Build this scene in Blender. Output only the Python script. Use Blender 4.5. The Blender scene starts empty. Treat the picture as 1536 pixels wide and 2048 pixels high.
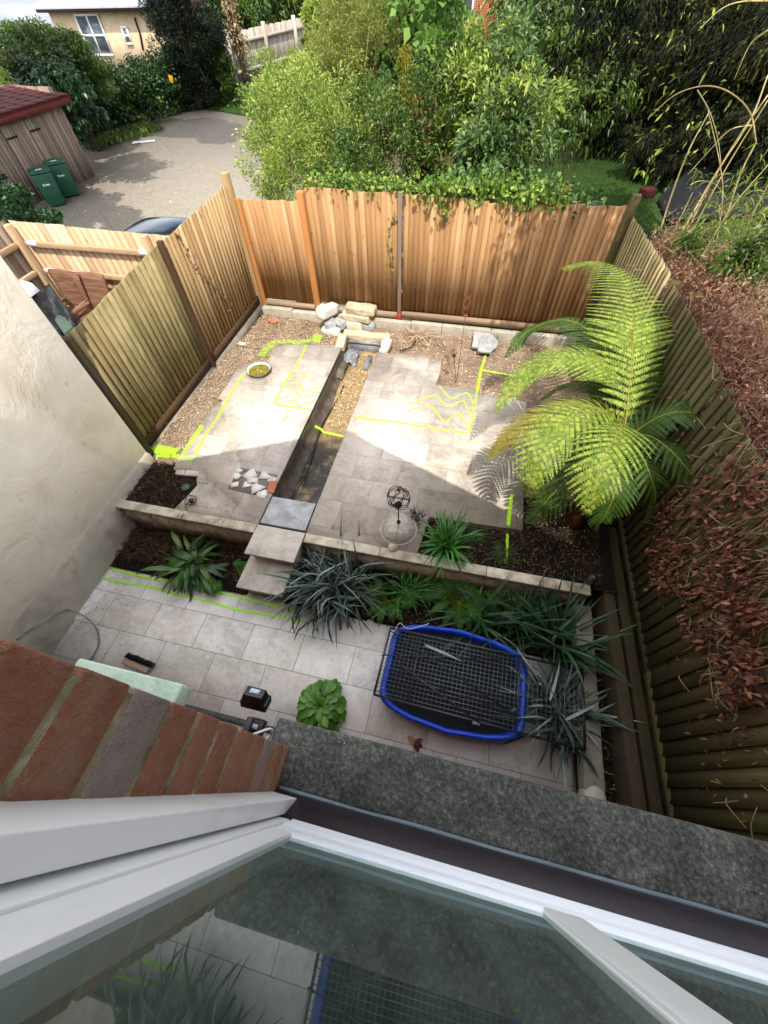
import bpy, math, random
import numpy as np
from mathutils import Vector, Matrix, noise as mnoise

# ---------------------------------------------------------------- camera
S = bpy.context.scene
COL = S.collection
RC = np.array([[.97569042, .21791046, -.02330744],
               [.16589439, -.80388257, -.57118462],
               [-.14320355, .55343279, -.82049064]])
_u, _s, _v = np.linalg.svd(RC)
RC = _u @ _v
FP, CXP, CYP = 788.97, 768.0, 1024.0
CAM = np.array([0.0, 0.0, 4.5])
cd = bpy.data.cameras.new('camera')
cam = bpy.data.objects.new('camera', cd)
COL.objects.link(cam)
S.camera = cam
cd.sensor_fit = 'VERTICAL'
cd.sensor_height = 24.0
cd.lens = FP / 2048 * 24.0
cd.clip_start = 0.01
cd.clip_end = 600
cam.matrix_world = Matrix(((RC[0][0], -RC[1][0], -RC[2][0], CAM[0]),
                           (RC[0][1], -RC[1][1], -RC[2][1], CAM[1]),
                           (RC[0][2], -RC[1][2], -RC[2][2], CAM[2]),
                           (0, 0, 0, 1)))

# ---------------------------------------------------------------- sky and sun
SUN_EL = 60.0
HX, HY = -.3, .954                       # the way the light travels over the ground
w = bpy.data.worlds.new('World')
S.world = w
w.use_nodes = True
nt = w.node_tree
sky = nt.nodes.new('ShaderNodeTexSky')
sky.sky_type = 'NISHITA'
sky.sun_disc = False
sky.sun_elevation = math.radians(SUN_EL)
sky.sun_rotation = math.atan2(-HX, -HY)
sky.air_density = 1.0
sky.dust_density = 2.0
# broken white cloud added over the blue, bright to raise the fill light
_tc = nt.nodes.new('ShaderNodeTexCoord')
_mp = nt.nodes.new('ShaderNodeMapping'); _mp.inputs['Scale'].default_value = (1, 1, 2.2)
_ns = nt.nodes.new('ShaderNodeTexNoise'); _ns.inputs['Scale'].default_value = 2.2; _ns.inputs['Detail'].default_value = 7
_cr = nt.nodes.new('ShaderNodeValToRGB')
_cr.color_ramp.elements[0].position = .40; _cr.color_ramp.elements[1].position = .62
_mx = nt.nodes.new('ShaderNodeMix'); _mx.data_type = 'RGBA'
_mx.inputs[7].default_value = (10.4, 10.1, 9.7, 1)
nt.links.new(_tc.outputs['Generated'], _mp.inputs[0]); nt.links.new(_mp.outputs[0], _ns.inputs['Vector'])
nt.links.new(_ns.outputs['Fac'], _cr.inputs[0]); nt.links.new(_cr.outputs[0], _mx.inputs[0])
nt.links.new(sky.outputs[0], _mx.inputs[6]); nt.links.new(_mx.outputs[2], nt.nodes['Background'].inputs[0])
nt.nodes['Background'].inputs[1].default_value = 0.15
sl = bpy.data.lights.new('sun', 'SUN')
sun = bpy.data.objects.new('sun', sl)
COL.objects.link(sun)
sl.energy = 2.5
sl.angle = math.radians(0.5)
sl.color = (1.0, .93, .82)
ce = math.cos(math.radians(SUN_EL))
hn = math.hypot(HX, HY)
sd = Vector((HX / hn * ce, HY / hn * ce, -math.sin(math.radians(SUN_EL))))
sun.rotation_euler = sd.to_track_quat('-Z', 'Y').to_euler()
S.view_settings.view_transform = 'Standard'
S.view_settings.look = 'None'
S.view_settings.exposure = 1.22
S.view_settings.gamma = 1.0
S.cycles.max_bounces = 8
S.cycles.transparent_max_bounces = 12
S.cycles.use_denoising = True

R = random.Random(7)
NR = np.random.default_rng(11)


def at(px, py, x=None, y=None, z=None):
    """photo pixel -> the metric point on one given plane"""
    d = RC.T @ np.array([(px - CXP) / FP, (py - CYP) / FP, 1.0])
    if z is not None:
        t = (z - CAM[2]) / d[2]
    elif y is not None:
        t = (y - CAM[1]) / d[1]
    else:
        t = (x - CAM[0]) / d[0]
    return CAM + d * t


def A3(*pts):
    return np.array(pts, float)


# ---------------------------------------------------------------- mesh builder
class MB:
    def __init__(s):
        s.V = []; s.F = []; s.R = []; s.n = 0

    def add(s, V, F, r=None):
        V = np.asarray(V, float).reshape(-1, 3)
        s.V.append(V)
        o = s.n
        s.F.extend([tuple(int(i) + o for i in f) for f in F])
        if r is None:
            r = R.random()
        if np.ndim(r) == 0:
            s.R.extend([float(r)] * len(F))
        else:
            s.R.extend([float(q) for q in r])
        s.n += len(V)
        return s

    def box(s, c, d, M=None, r=None, taper=1.0):
        c = np.array(c, float); h = np.array(d, float) / 2
        v = np.array([[x, y, z] for z in (-1, 1) for y in (-1, 1) for x in (-1, 1)], float)
        v[4:, :2] *= taper
        v = v * h
        if M is not None:
            v = v @ np.array(M).T
        return s.add(v + c, [(0, 2, 3, 1), (4, 5, 7, 6), (0, 1, 5, 4), (1, 3, 7, 5), (3, 2, 6, 7), (2, 0, 4, 6)], r)

    def box2(s, a, b, r=None):
        a = np.array(a, float); b = np.array(b, float)
        return s.box((a + b) / 2, np.abs(b - a), r=r)

    def prism(s, poly, z0, z1, r=None):
        n = len(poly)
        p = np.array(poly, float)
        ar = sum(p[i][0] * p[(i + 1) % n][1] - p[(i + 1) % n][0] * p[i][1] for i in range(n))
        if ar < 0:
            p = p[::-1]
        V = np.vstack([np.c_[p, np.full(n, z0)], np.c_[p, np.full(n, z1)]])
        F = [tuple(range(n))[::-1], tuple(range(n, 2 * n))] + [(i, (i + 1) % n, n + (i + 1) % n, n + i) for i in range(n)]
        return s.add(V, F, r)

    def beam(s, a, b, wd, th, r=None, up=(0, 0, 1)):
        """straight bar from a to b; wd across, th along up"""
        a = np.array(a, float); b = np.array(b, float)
        d = b - a; L = np.linalg.norm(d); d = d / L
        u = np.array(up, float)
        if abs(d @ u) > .98:
            u = np.array([0, 1.0, 0])
        q = np.cross(u, d); q /= np.linalg.norm(q)
        k = np.cross(d, q)
        M = np.array([d, q, k]).T
        return s.box((a + b) / 2, (L, wd, th), M, r)

    def tube(s, pts, rad, seg=6, r=None, caps=True):
        P = np.array(pts, float); n = len(P)
        rad = np.broadcast_to(np.array(rad, float), (n,))
        T = np.gradient(P, axis=0)
        T /= np.linalg.norm(T, axis=1)[:, None] + 1e-9
        ref = np.array([0, 0, 1.0]) if abs(T[0][2]) < .9 else np.array([1.0, 0, 0])
        N = np.cross(T[0], ref); N /= np.linalg.norm(N)
        V = []
        for i in range(n):
            N = N - T[i] * (N @ T[i]); N /= np.linalg.norm(N) + 1e-9
            B = np.cross(T[i], N)
            for k in range(seg):
                a = 2 * math.pi * k / seg
                V.append(P[i] + rad[i] * (math.cos(a) * N + math.sin(a) * B))
        F = [(i * seg + k, i * seg + (k + 1) % seg, (i + 1) * seg + (k + 1) % seg, (i + 1) * seg + k)
             for i in range(n - 1) for k in range(seg)]
        if caps:
            F.append(tuple(range(seg))[::-1]); F.append(tuple((n - 1) * seg + k for k in range(seg)))
        return s.add(V, F, r)

    def ring(s, c, rad, th, ax=(0, 0, 1), seg=32, r=None):
        ax = np.array(ax, float); ax /= np.linalg.norm(ax)
        u = np.cross(ax, [1, 0, 0] if abs(ax[0]) < .9 else [0, 1, 0]); u /= np.linalg.norm(u)
        v = np.cross(ax, u)
        pts = [np.array(c) + rad * (math.cos(a) * u + math.sin(a) * v) for a in np.linspace(0, 2 * math.pi, seg + 1)]
        return s.tube(pts, th, 6, r, caps=False)

    def lathe(s, prof, c=(0, 0, 0), M=None, seg=32, r=None, cap=True):
        V = []
        for (rr, z) in prof:
            for k in range(seg):
                a = 2 * math.pi * k / seg
                V.append((rr * math.cos(a), rr * math.sin(a), z))
        V = np.array(V)
        if M is not None:
            V = V @ np.array(M).T
        V = V + np.array(c)
        n = len(prof)
        F = [(i * seg + k, i * seg + (k + 1) % seg, (i + 1) * seg + (k + 1) % seg, (i + 1) * seg + k)
             for i in range(n - 1) for k in range(seg)]
        if cap:
            F.append(tuple(range(seg))[::-1]); F.append(tuple((n - 1) * seg + k for k in range(seg)))
        return s.add(V, F, r)

    def quads(s, Q, r=None):
        """Q (n,4,3)"""
        Q = np.asarray(Q, float); n = len(Q)
        if r is None:
            r = NR.random(n)
        return s.add(Q.reshape(-1, 3), np.arange(4 * n).reshape(n, 4), r)

    def build(s, name, m, parent=None, smooth=False, bevel=0.0):
        me = bpy.data.meshes.new(name)
        V = np.vstack(s.V)
        loc = np.zeros(3)
        q = parent
        while q is not None:
            loc = loc + np.array(q.location); q = q.parent
        V = V - loc
        nl = np.array([len(f) for f in s.F], np.int32)
        li = np.fromiter((i for f in s.F for i in f), np.int32)
        me.vertices.add(len(V)); me.vertices.foreach_set('co', V.astype(np.float32).ravel())
        me.loops.add(len(li)); me.loops.foreach_set('vertex_index', li)
        me.polygons.add(len(nl))
        me.polygons.foreach_set('loop_start', np.concatenate([[0], np.cumsum(nl)[:-1]]).astype(np.int32))
        me.polygons.foreach_set('loop_total', nl)
        at_ = me.attributes.new('rnd', 'FLOAT', 'FACE')
        at_.data.foreach_set('value', np.array(s.R, np.float32))
        me.update(calc_edges=True)
        if smooth:
            me.polygons.foreach_set('use_smooth', [True] * len(nl))
        me.validate()
        me.materials.append(m)
        o = bpy.data.objects.new(name, me)
        COL.objects.link(o)
        if parent is not None:
            o.parent = parent
        if bevel:
            b = o.modifiers.new('bevel', 'BEVEL'); b.width = bevel; b.segments = 2; b.limit_method = 'ANGLE'
        return o


def tag(o, label=None, cat=None, group=None, kind=None):
    if label: o['label'] = label
    if cat: o['category'] = cat
    if group: o['group'] = group
    if kind: o['kind'] = kind
    return o


def empty(name, loc, label=None, cat=None, group=None):
    o = bpy.data.objects.new(name, None)
    o.empty_display_size = .1
    COL.objects.link(o)
    o.location = [float(q) for q in loc]
    return tag(o, label, cat, group)


def struct(o):
    o['kind'] = 'structure'
    return o


def copy_tree(o, loc, rz=0.0, label=None):
    c = o.copy(); COL.objects.link(c)
    c.location = [float(q) for q in loc]; c.rotation_euler = (0, 0, rz)
    if label: c['label'] = label
    for ch in list(o.children):
        k = ch.copy(); COL.objects.link(k); k.parent = c
        for g in list(ch.children):
            e = g.copy(); COL.objects.link(e); e.parent = k
    return c


# ---------------------------------------------------------------- materials
def lin(h):
    if isinstance(h, str):
        v = [int(h[i:i + 2], 16) / 255 for i in (0, 2, 4)]
        return tuple(((q / 12.92) if q <= .04045 else ((q + .055) / 1.055) ** 2.4) for q in v) + (1,)
    return tuple(h) + (1,)


class NT:
    def __init__(s, name):
        s.m = bpy.data.materials.new(name); s.m.use_nodes = True
        s.t = s.m.node_tree
        s.b = s.t.nodes['Principled BSDF']; s.out = s.t.nodes['Material Output']

    def n(s, k, **kw):
        x = s.t.nodes.new('ShaderNode' + k)
        for a, b in kw.items():
            setattr(x, a, b)
        return x

    def l(s, a, b):
        s.t.links.new(a, b)

    def setv(s, sock, v):
        if hasattr(v, 'is_output') or isinstance(v, bpy.types.NodeSocket):
            s.l(v, sock)
        else:
            sock.default_value = v

    def coords(s, scale=(1, 1, 1), rnd=True, kind='Object'):
        tc = s.n('TexCoord')
        mp = s.n('Mapping'); s.l(tc.outputs[kind], mp.inputs[0])
        mp.inputs['Scale'].default_value = scale
        if rnd:
            oi = s.n('ObjectInfo'); mu = s.n('Math', operation='MULTIPLY'); mu.inputs[1].default_value = 37.0
            s.l(oi.outputs['Random'], mu.inputs[0])
            cx = s.n('CombineXYZ'); s.l(mu.outputs[0], cx.inputs[0]); s.l(mu.outputs[0], cx.inputs[1])
            s.l(cx.outputs[0], mp.inputs['Location'])
        return mp.outputs[0]

    def noise(s, vec, scale, detail=4, rough=.6, dist=0):
        x = s.n('TexNoise'); s.l(vec, x.inputs['Vector'])
        x.inputs['Scale'].default_value = scale; x.inputs['Detail'].default_value = detail
        x.inputs['Roughness'].default_value = rough; x.inputs['Distortion'].default_value = dist
        return x.outputs['Fac']

    def math(s, op, a, b=0.0, clamp=False):
        x = s.n('Math', operation=op); x.use_clamp = clamp
        s.setv(x.inputs[0], a); s.setv(x.inputs[1], b)
        return x.outputs[0]

    def ramp(s, f, stops, interp='LINEAR'):
        x = s.n('ValToRGB'); s.l(f, x.inputs[0])
        e = x.color_ramp.elements; x.color_ramp.interpolation = interp
        while len(e) < len(stops): e.new(.5)
        for i, (p, c) in enumerate(stops):
            e[i].position = p; e[i].color = lin(c) if not isinstance(c, (int, float)) else (c, c, c, 1)
        return x.outputs[0]

    def mix(s, f, a, b, mode='MIX'):
        x = s.n('Mix', data_type='RGBA', blend_type=mode)
        s.setv(x.inputs[0], f)
        for i, v in ((6, a), (7, b)):
            if isinstance(v, (str, tuple)):
                x.inputs[i].default_value = lin(v) if isinstance(v, str) or len(v) == 3 else v
            else:
                s.l(v, x.inputs[i])
        return x.outputs[2]

    def rnd(s):
        x = s.n('Attribute'); x.attribute_name = 'rnd'
        return x.outputs['Fac']

    def bump(s, h, st=.3, dist=.01):
        x = s.n('Bump'); x.inputs['Strength'].default_value = st; x.inputs['Distance'].default_value = dist
        s.l(h, x.inputs['Height']); s.l(x.outputs[0], s.b.inputs['Normal'])
        return x

    def fin(s, col=None, rough=.8, spec=.3, metal=0.0):
        if col is not None: s.setv(s.b.inputs['Base Color'], col if not isinstance(col, str) else lin(col))
        s.setv(s.b.inputs['Roughness'], rough)
        s.b.inputs['Specular IOR Level'].default_value = spec
        s.b.inputs['Metallic'].default_value = metal
        return s.m


def mat(name, cols, rough=.8, spec=.3, sc=8.0, st=(1, 1, 1), rw=.5, bump=0.0, bsc=60.0, metal=0.0, lo=.3, hi=.7, bd=.01):
    """ramp of colours driven by noise and the per-face random value (weight rw)"""
    t = NT(name)
    v = t.coords(st)
    n = t.noise(v, sc, 6, .65)
    n = t.math('MULTIPLY', t.math('SUBTRACT', n, lo), 1.0 / (hi - lo), True)
    f = t.math('ADD', t.math('MULTIPLY', n, 1 - rw), t.math('MULTIPLY', t.rnd(), rw), True)
    k = len(cols)
    c = t.ramp(f, [(i / max(1, k - 1), q) for i, q in enumerate(cols)])
    if bump:
        t.bump(t.noise(v, bsc, 4, .6), bump, bd)
    return t.fin(c, rough, spec, metal)


def leafmat(name, cols, rough=.45, spec=.4, trans=.3, rw=.8):
    t = NT(name)
    v = t.coords((1, 1, 1))
    n = t.noise(v, 2.5, 3)
    f = t.math('ADD', t.math('MULTIPLY', n, 1 - rw), t.math('MULTIPLY', t.rnd(), rw), True)
    k = len(cols)
    c = t.ramp(f, [(i / max(1, k - 1), q) for i, q in enumerate(cols)])
    t.fin(c, rough, spec)
    if trans:
        tr = t.n('BsdfTranslucent'); t.l(c, tr.inputs[0])
        mx = t.n('MixShader'); mx.inputs[0].default_value = trans
        t.l(t.b.outputs[0], mx.inputs[1]); t.l(tr.outputs[0], mx.inputs[2]); t.l(mx.outputs[0], t.out.inputs[0])
    return t.m


def woodmat(name, cols, algae=None, aamt=.5, grain=(26, 26, 1.6), rough=.85, bump=.35):
    t = NT(name)
    v = t.coords(grain)
    v2 = t.coords((1, 1, 1))
    g = t.noise(v, 1.0, 6, .7, .6)
    g = t.math('MULTIPLY', t.math('SUBTRACT', g, .3), 2.3, True)
    f = t.math('ADD', t.math('MULTIPLY', g, .45), t.math('MULTIPLY', t.rnd(), .55), True)
    k = len(cols)
    c = t.ramp(f, [(i / max(1, k - 1), q) for i, q in enumerate(cols)])
    kn = t.n('TexVoronoi'); kn.inputs['Scale'].default_value = 1.0
    t.l(t.coords((9, 9, 3.2)), kn.inputs['Vector'])
    kf = t.ramp(kn.outputs['Distance'], [(0.0, 1.0), (.09, .75), (.14, 0.0)])
    c = t.mix(t.math('MULTIPLY', kf, .55), c, '3a2413')
    if algae:
        a = t.noise(v2, 1.3, 5, .7)
        a = t.math('MULTIPLY', t.math('SUBTRACT', a, .5 - aamt * .35), 3.0, True)
        c = t.mix(a, c, algae)
    t.bump(g, bump, .004)
    return t.fin(c, rough, .2)


M = {}
M['fence_green'] = woodmat('fence_green', ['5e5238', '857450', 'a89a70', 'c2b68e'], '6a6640', .25)
M['fence_tan'] = woodmat('fence_tan', ['7d6444', '957a55', 'ab9169', 'bfa988'])
M['fence_warm'] = woodmat('fence_warm', ['7a5b40', '94714c', 'aa855c', 'bc9e7a'])
M['fence_new'] = woodmat('fence_new', ['93795c', 'aa8f70', 'bea587', 'cdb89e'])
M['post_orange'] = woodmat('post_orange', ['946238', 'a87342', 'b48150', 'c0905f'])
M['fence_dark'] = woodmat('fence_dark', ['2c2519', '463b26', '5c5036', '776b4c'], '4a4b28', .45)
M['fence_old'] = woodmat('fence_old', ['7f776c', '9a9185', 'b0a89c', 'c4bdb2'])
M['sleeper'] = woodmat('sleeper', ['2c2419', '40362a', '564b37'], '3c3a1c', .3)
M['shed_wood'] = woodmat('shed_wood', ['5a4c42', '75665a', '8b7c6e', 'a09182'])
M['timber_dark'] = woodmat('timber_dark', ['3b2c20', '4c3a2a', '5c4733'])
M['timber_pink'] = woodmat('timber_pink', ['86705c', '9a846c', 'ae9a82'], grain=(2, 26, 26))

M['concrete'] = mat('concrete', ['8d877a', 'a8a293', 'bdb7a8'], .9, .2, 5, rw=.25, bump=.5, bsc=70)
M['concrete_dark'] = mat('concrete_dark', ['5a564c', '777267', '928c7f'], .9, .2, 6, rw=.3, bump=.5, bsc=60)
M['stone_pale'] = mat('stone_pale', ['a79b80', 'c7bba0', 'd9cfb8', 'b8a98c'], .85, .25, 7, rw=.3, bump=.5, bsc=40)
M['stone_yellow'] = mat('stone_yellow', ['948468', 'b0a084', 'c4b89c', '9c9480'], .9, .2, 9, rw=.2, bump=.8, bsc=24, bd=.02)
M['stone_white'] = mat('stone_white', ['b4b0a8', 'cfccc6', 'dcd9d3'], .8, .3, 8, rw=.6, bump=.3)
M['stone_grey'] = mat('stone_grey', ['6f7172', '94979a', 'adb0b1'], .85, .25, 8, rw=.3, bump=.6, bsc=30)
M['brick_loose'] = mat('brick_loose', ['96583c', 'a86c4c', 'b4805e'], .9, .2, 20, rw=.2, bump=.5)
M['black_plastic'] = mat('black_plastic', ['08090b', '101216'], .35, .5, 6, rw=.3)
M['black_matt'] = mat('black_matt', ['0c0c0d', '191817'], .7, .3, 20, rw=.3, bump=.2)
M['liner'] = mat('liner', ['2e2a24', '5a5246', '8a806c'], .5, .4, 6, rw=.4, bump=.6, bsc=9, bd=.02)
M['sheet_grey'] = mat('sheet_grey', ['4c4f55', '74777c', '9a9da2'], .35, .5, 7, rw=.4, bump=.8, bsc=14, bd=.03)
M['white_paint'] = mat('white_paint', ['a2a6a6', 'cfd2d3', 'dcdfe0', 'e0e2e3'], .35, .45, 7, st=(1, 1, .35), rw=.05, bump=.1, bsc=30, lo=.25, hi=.5)
M['white_old'] = mat('white_old', ['8e96a6', 'd2dae6', 'dde3ec', 'e2e7ee'], .4, .4, 9, st=(1, 5, 5), rw=.1, bump=.2, bsc=40, lo=.28, hi=.5)
M['blue_plastic'] = mat('blue_plastic', ['0a2f95', '0f3fb6', '1a4fca'], .4, .45, 6, rw=.1, bump=.12, bsc=60)
M['dark_water'] = mat('dark_water', ['05090b', '0a1114', '121b1f'], .55, .12, 3, rw=0, bump=.05, bsc=8)
M['murky_water'] = mat('murky_water', ['4c4712', '6b6420', '83792f'], .06, .6, 12, rw=0)
M['enamel'] = mat('enamel', ['c8cac8', 'dcdedb'], .35, .5, 12, rw=.2)
M['enamel_grey'] = mat('enamel_grey', ['3d4446', '555c5e'], .4, .5, 12, rw=.2)
M['wire_dark'] = mat('wire_dark', ['10100f', '1f1c18'], .5, .5, 30, rw=.3, metal=.4)
M['wire_rust'] = mat('wire_rust', ['4a2a1c', '6b3c28', '7c4c34'], .8, .3, 30, rw=.3)
M['mesh_wire'] = mat('mesh_wire', ['4a5258', '6a747a', '858f95'], .4, .5, 25, rw=.3, metal=.5)
M['galv'] = mat('galv', ['26292d', '3a3f45', '50565e'], .45, .5, 25, rw=.3, metal=.6)
M['hoop'] = mat('hoop', ['24262a', '6f726f', '9b9c96'], .4, .5, 3, rw=0, metal=.3)
M['label'] = mat('label', ['b3bccb', 'cdd5e0'], .5, .4, 40, rw=.3)
M['grate'] = mat('grate', ['5a5b58', '74746f'], .6, .4, 14, rw=.4, metal=.4)
M['seafoam'] = mat('seafoam', ['9fb8a3', 'b4cbb6', 'c1d3c0'], .85, .2, 10, rw=.05, bump=.6, bsc=45)
M['purple'] = mat('purple', ['19131a', '211a20', '292127'], .5, .4, 8, rw=.1, bump=.15, bsc=30, st=(1, 6, 6))
M['lead'] = mat('lead', ['3c474c', '56636a', '6a777c'], .6, .4, 7, rw=.2, bump=.3)
M['wicker'] = mat('wicker', ['4a3227', '74543f', '9a7660'], .7, .3, 5, st=(.4, .4, 7), rw=.1, bump=.6, bsc=60)
M['wood_brush'] = mat('wood_brush', ['8d7a62', 'a28e74'], .8, .3, 20, rw=.3)
M['bin_green'] = mat('bin_green', ['123c2c', '1b4c38', '24583f'], .5, .4, 4, rw=.2)
M['roof_red'] = mat('roof_red', ['3a1615', '54201b', '6c2c22'], .7, .3, 8, rw=.4, bump=.4)
M['roof_slate'] = mat('roof_slate', ['70757e', '8a8f98', '9da2aa'], .6, .3, 3, rw=.4, bump=.2)
M['felt_dark'] = mat('felt_dark', ['101213', '1a1c1e', '26282a'], .85, .2, 6, rw=.3, bump=.3)
M['render_yellow'] = mat('render_yellow', ['b09c7c', 'c0ae90', 'ccbca0'], .9, .2, 3, rw=.1, bump=.2)
M['upvc'] = mat('upvc', ['d9dbdc', 'e3e4e4'], .35, .4, 4, rw=.1)
M['pane_dark'] = mat('pane_dark', ['2e3a42', '4b5960', '66757b'], .1, .6, 4, rw=.3)
M['fascia'] = mat('fascia', ['3f2f2c', '4e3b36'], .6, .3, 6, rw=.3)
M['car_paint'] = mat('car_paint', ['0b1018', '101722'], .12, .6, 3, rw=.1)
M['car_glass'] = mat('car_glass', ['05070a', '0a0e13'], .03, .8, 3, rw=.1)
M['tyre'] = mat('tyre', ['0d0d0d', '161616'], .8, .2, 20, rw=.2)
M['rim'] = mat('rim', ['8a8c8f', 'a5a7aa'], .35, .5, 8, rw=.2, metal=.8)
M['bag_white'] = mat('bag_white', ['c9ccd6', 'e4e6ee'], .4, .4, 9, rw=.4, bump=.6, bsc=20, bd=.02)
M['bag_blue'] = mat('bag_blue', ['1c3f9a', '2955b8'], .5, .4, 9, rw=.4)
M['tarp'] = mat('tarp', ['101113', '1c1e21', '282b30'], .45, .4, 5, rw=.2, bump=.8, bsc=12, bd=.03)
M['box_green'] = mat('box_green', ['3b4a42', '4a5b51'], .55, .4, 8, rw=.2)
M['jar_glass'] = mat('jar_glass', ['22282a', '3b4244'], .15, .6, 8, rw=.2)
M['terracotta'] = mat('terracotta', ['8d4a30', 'a3593c'], .85, .2, 12, rw=.2)
M['red_paint'] = mat('red_paint', ['7a2320', '8f2d28'], .7, .3, 10, rw=.2)
M['bone'] = mat('bone', ['bdb79c', 'd6d1b8'], .8, .3, 20, rw=.2)

M['bark'] = mat('bark', ['2b231b', '42372a', '5a4c3a'], .9, .2, 14, st=(1, 1, .3), rw=.2, bump=.8, bsc=30, bd=.02)
M['bark_fern'] = mat('bark_fern', ['1c110b', '38210f', '523018'], .95, .1, 30, rw=.4, bump=1, bsc=50, bd=.02)
M['twig'] = mat('twig', ['6b5a42', '8b7959', 'a8977a'], .9, .2, 10, rw=.6)
M['cane'] = mat('cane', ['8f8350', 'b5a66f', 'cabd8c', '9a7248'], .6, .3, 3, rw=.7)
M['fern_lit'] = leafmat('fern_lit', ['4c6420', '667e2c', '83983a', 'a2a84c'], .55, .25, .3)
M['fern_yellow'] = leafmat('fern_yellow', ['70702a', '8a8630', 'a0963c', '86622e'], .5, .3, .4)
M['fern_shaded'] = leafmat('fern_shaded', ['2c4418', '3c581e', '506c28'], .5, .3, .35)  # darker copy of the lit frond colour, for fronds in shade
M['fern_brown'] = leafmat('fern_brown', ['8b5a40', 'a8785a', 'b98d6c'], .8, .2, .3)
M['fern_rachis'] = mat('fern_rachis', ['6f7a24', '8a7a34'], .6, .3, 10, rw=.4)
M['silver_blade'] = leafmat('silver_blade', ['101a10', '1c2a1e', '2e3e32', '46564a', '6c7c74', 'a8b4b0'], .4, .45, .1)
M['phormium'] = leafmat('phormium', ['16301a', '264628', '446440'], .4, .45, .2)
M['agapanthus'] = leafmat('agapanthus', ['1c4a14', '2f6a1e', '468a2c'], .35, .5, .25)
M['sedge'] = leafmat('sedge', ['16260d', '2f4a18', '4a6a22'], .5, .3, .2)
M['black_grass'] = leafmat('black_grass', ['07090a', '12141a', '1d2028'], .4, .4, .1)
M['aspidistra'] = leafmat('aspidistra', ['142f12', '24481a', '3c6224', '66803a'], .35, .5, .2)
M['small_fern'] = leafmat('small_fern', ['1e4a14', '30641c', '4a8030'], .5, .3, .3)
M['hosta'] = leafmat('hosta', ['3c6a20', '507f2a', '6c983a'], .4, .4, .25)
M['leaf_bright'] = leafmat('leaf_bright', ['405a20', '6a8232', '98a84c', 'c6cc80'], .5, .35, .25)
M['leaf_olive'] = leafmat('leaf_olive', ['4c5a24', '6c7836', '8c9448', 'a8a45c'], .5, .3, .4)
M['leaf_mid'] = leafmat('leaf_mid', ['1a3210', '345018', '587228', '98a65c'], .4, .5, .3)
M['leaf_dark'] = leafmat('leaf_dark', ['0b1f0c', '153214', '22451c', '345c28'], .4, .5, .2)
M['leaf_blue'] = leafmat('leaf_blue', ['22381c', '3a5428', '607a44', '8a9c62'], .5, .3, .2)
M['leaf_round'] = leafmat('leaf_round', ['486a2a', '62863a', '8caa56'], .45, .35, .35)
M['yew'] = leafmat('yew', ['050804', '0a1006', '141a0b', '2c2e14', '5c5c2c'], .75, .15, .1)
M['conifer'] = leafmat('conifer', ['070f07', '0e1c0c', '1c2e12'], .6, .3, .1)
M['ivy'] = leafmat('ivy', ['1a3210', '2c4a16', '4c7026', '7e9c40'], .35, .5, .25)
M['ivy_bright'] = leafmat('ivy_bright', ['3c5f1e', '587c2a', '88a444', '9a9a54'], .5, .3, .3)
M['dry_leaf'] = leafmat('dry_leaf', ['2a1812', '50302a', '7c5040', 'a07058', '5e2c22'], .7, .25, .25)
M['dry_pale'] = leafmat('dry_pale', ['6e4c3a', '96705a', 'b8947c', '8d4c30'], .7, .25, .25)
M['bamboo_leaf'] = leafmat('bamboo_leaf', ['44581c', '62762a', '86963e', '5c7428'], .45, .4, .4)
M['grass'] = leafmat('grass', ['22401a', '345a22', '4a7430'], .6, .3, .3)
M['flower_yellow'] = leafmat('flower_yellow', ['d09a08', 'e0b010'], .6, .2, .3)
M['flower_red'] = leafmat('flower_red', ['a01028', 'c41c38'], .6, .2, .3)
M['moss'] = leafmat('moss', ['5c7a10', '84a012'], .8, .1, .2)
M['chip'] = mat('chip', ['725a44', '9a8066', 'bca488', 'd8c6aa'], .9, .2, 20, rw=.9)
M['chip_dark'] = mat('chip_dark', ['1c1611', '32281e', '54452f', '7c6a50'], .9, .2, 20, rw=.9)
M['root'] = mat('root', ['241a12', '3a2c1e', '6a563c'], .9, .2, 10, rw=.9)
M['dry_straw'] = mat('dry_straw', ['84705a', 'a8947a', 'c8b698'], .9, .2, 10, rw=.9)


def soil_mat(name, cols):
    t = NT(name)
    v = t.coords((1, 1, 1), False)
    a = t.noise(v, 3.0, 8, .75)
    b = t.noise(v, 40.0, 5, .7)
    f = t.math('ADD', t.math('MULTIPLY', a, .55), t.math('MULTIPLY', b, .45))
    c = t.ramp(f, [(.3, cols[0]), (.45, cols[1]), (.55, cols[2]), (.7, cols[3])])
    t.bump(b, .9, .03)
    return t.fin(c, .95, .15)


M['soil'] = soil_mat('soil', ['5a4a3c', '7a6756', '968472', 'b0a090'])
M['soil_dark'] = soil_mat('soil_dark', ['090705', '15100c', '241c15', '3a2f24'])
M['rill_floor'] = soil_mat('rill_floor', ['2a2318', '4a3f2a', '7a6848', '9c8862'])
M['litter'] = soil_mat('litter', ['2c1e16', '4f382a', '7a5a46', 'a08068'])
M['earth'] = soil_mat('earth', ['2a2418', '3f3826', '5a5138', '716649'])
M['lawn_base'] = soil_mat('lawn_base', ['1e2e12', '2c401a', '3a5222', '48602c'])


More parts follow.
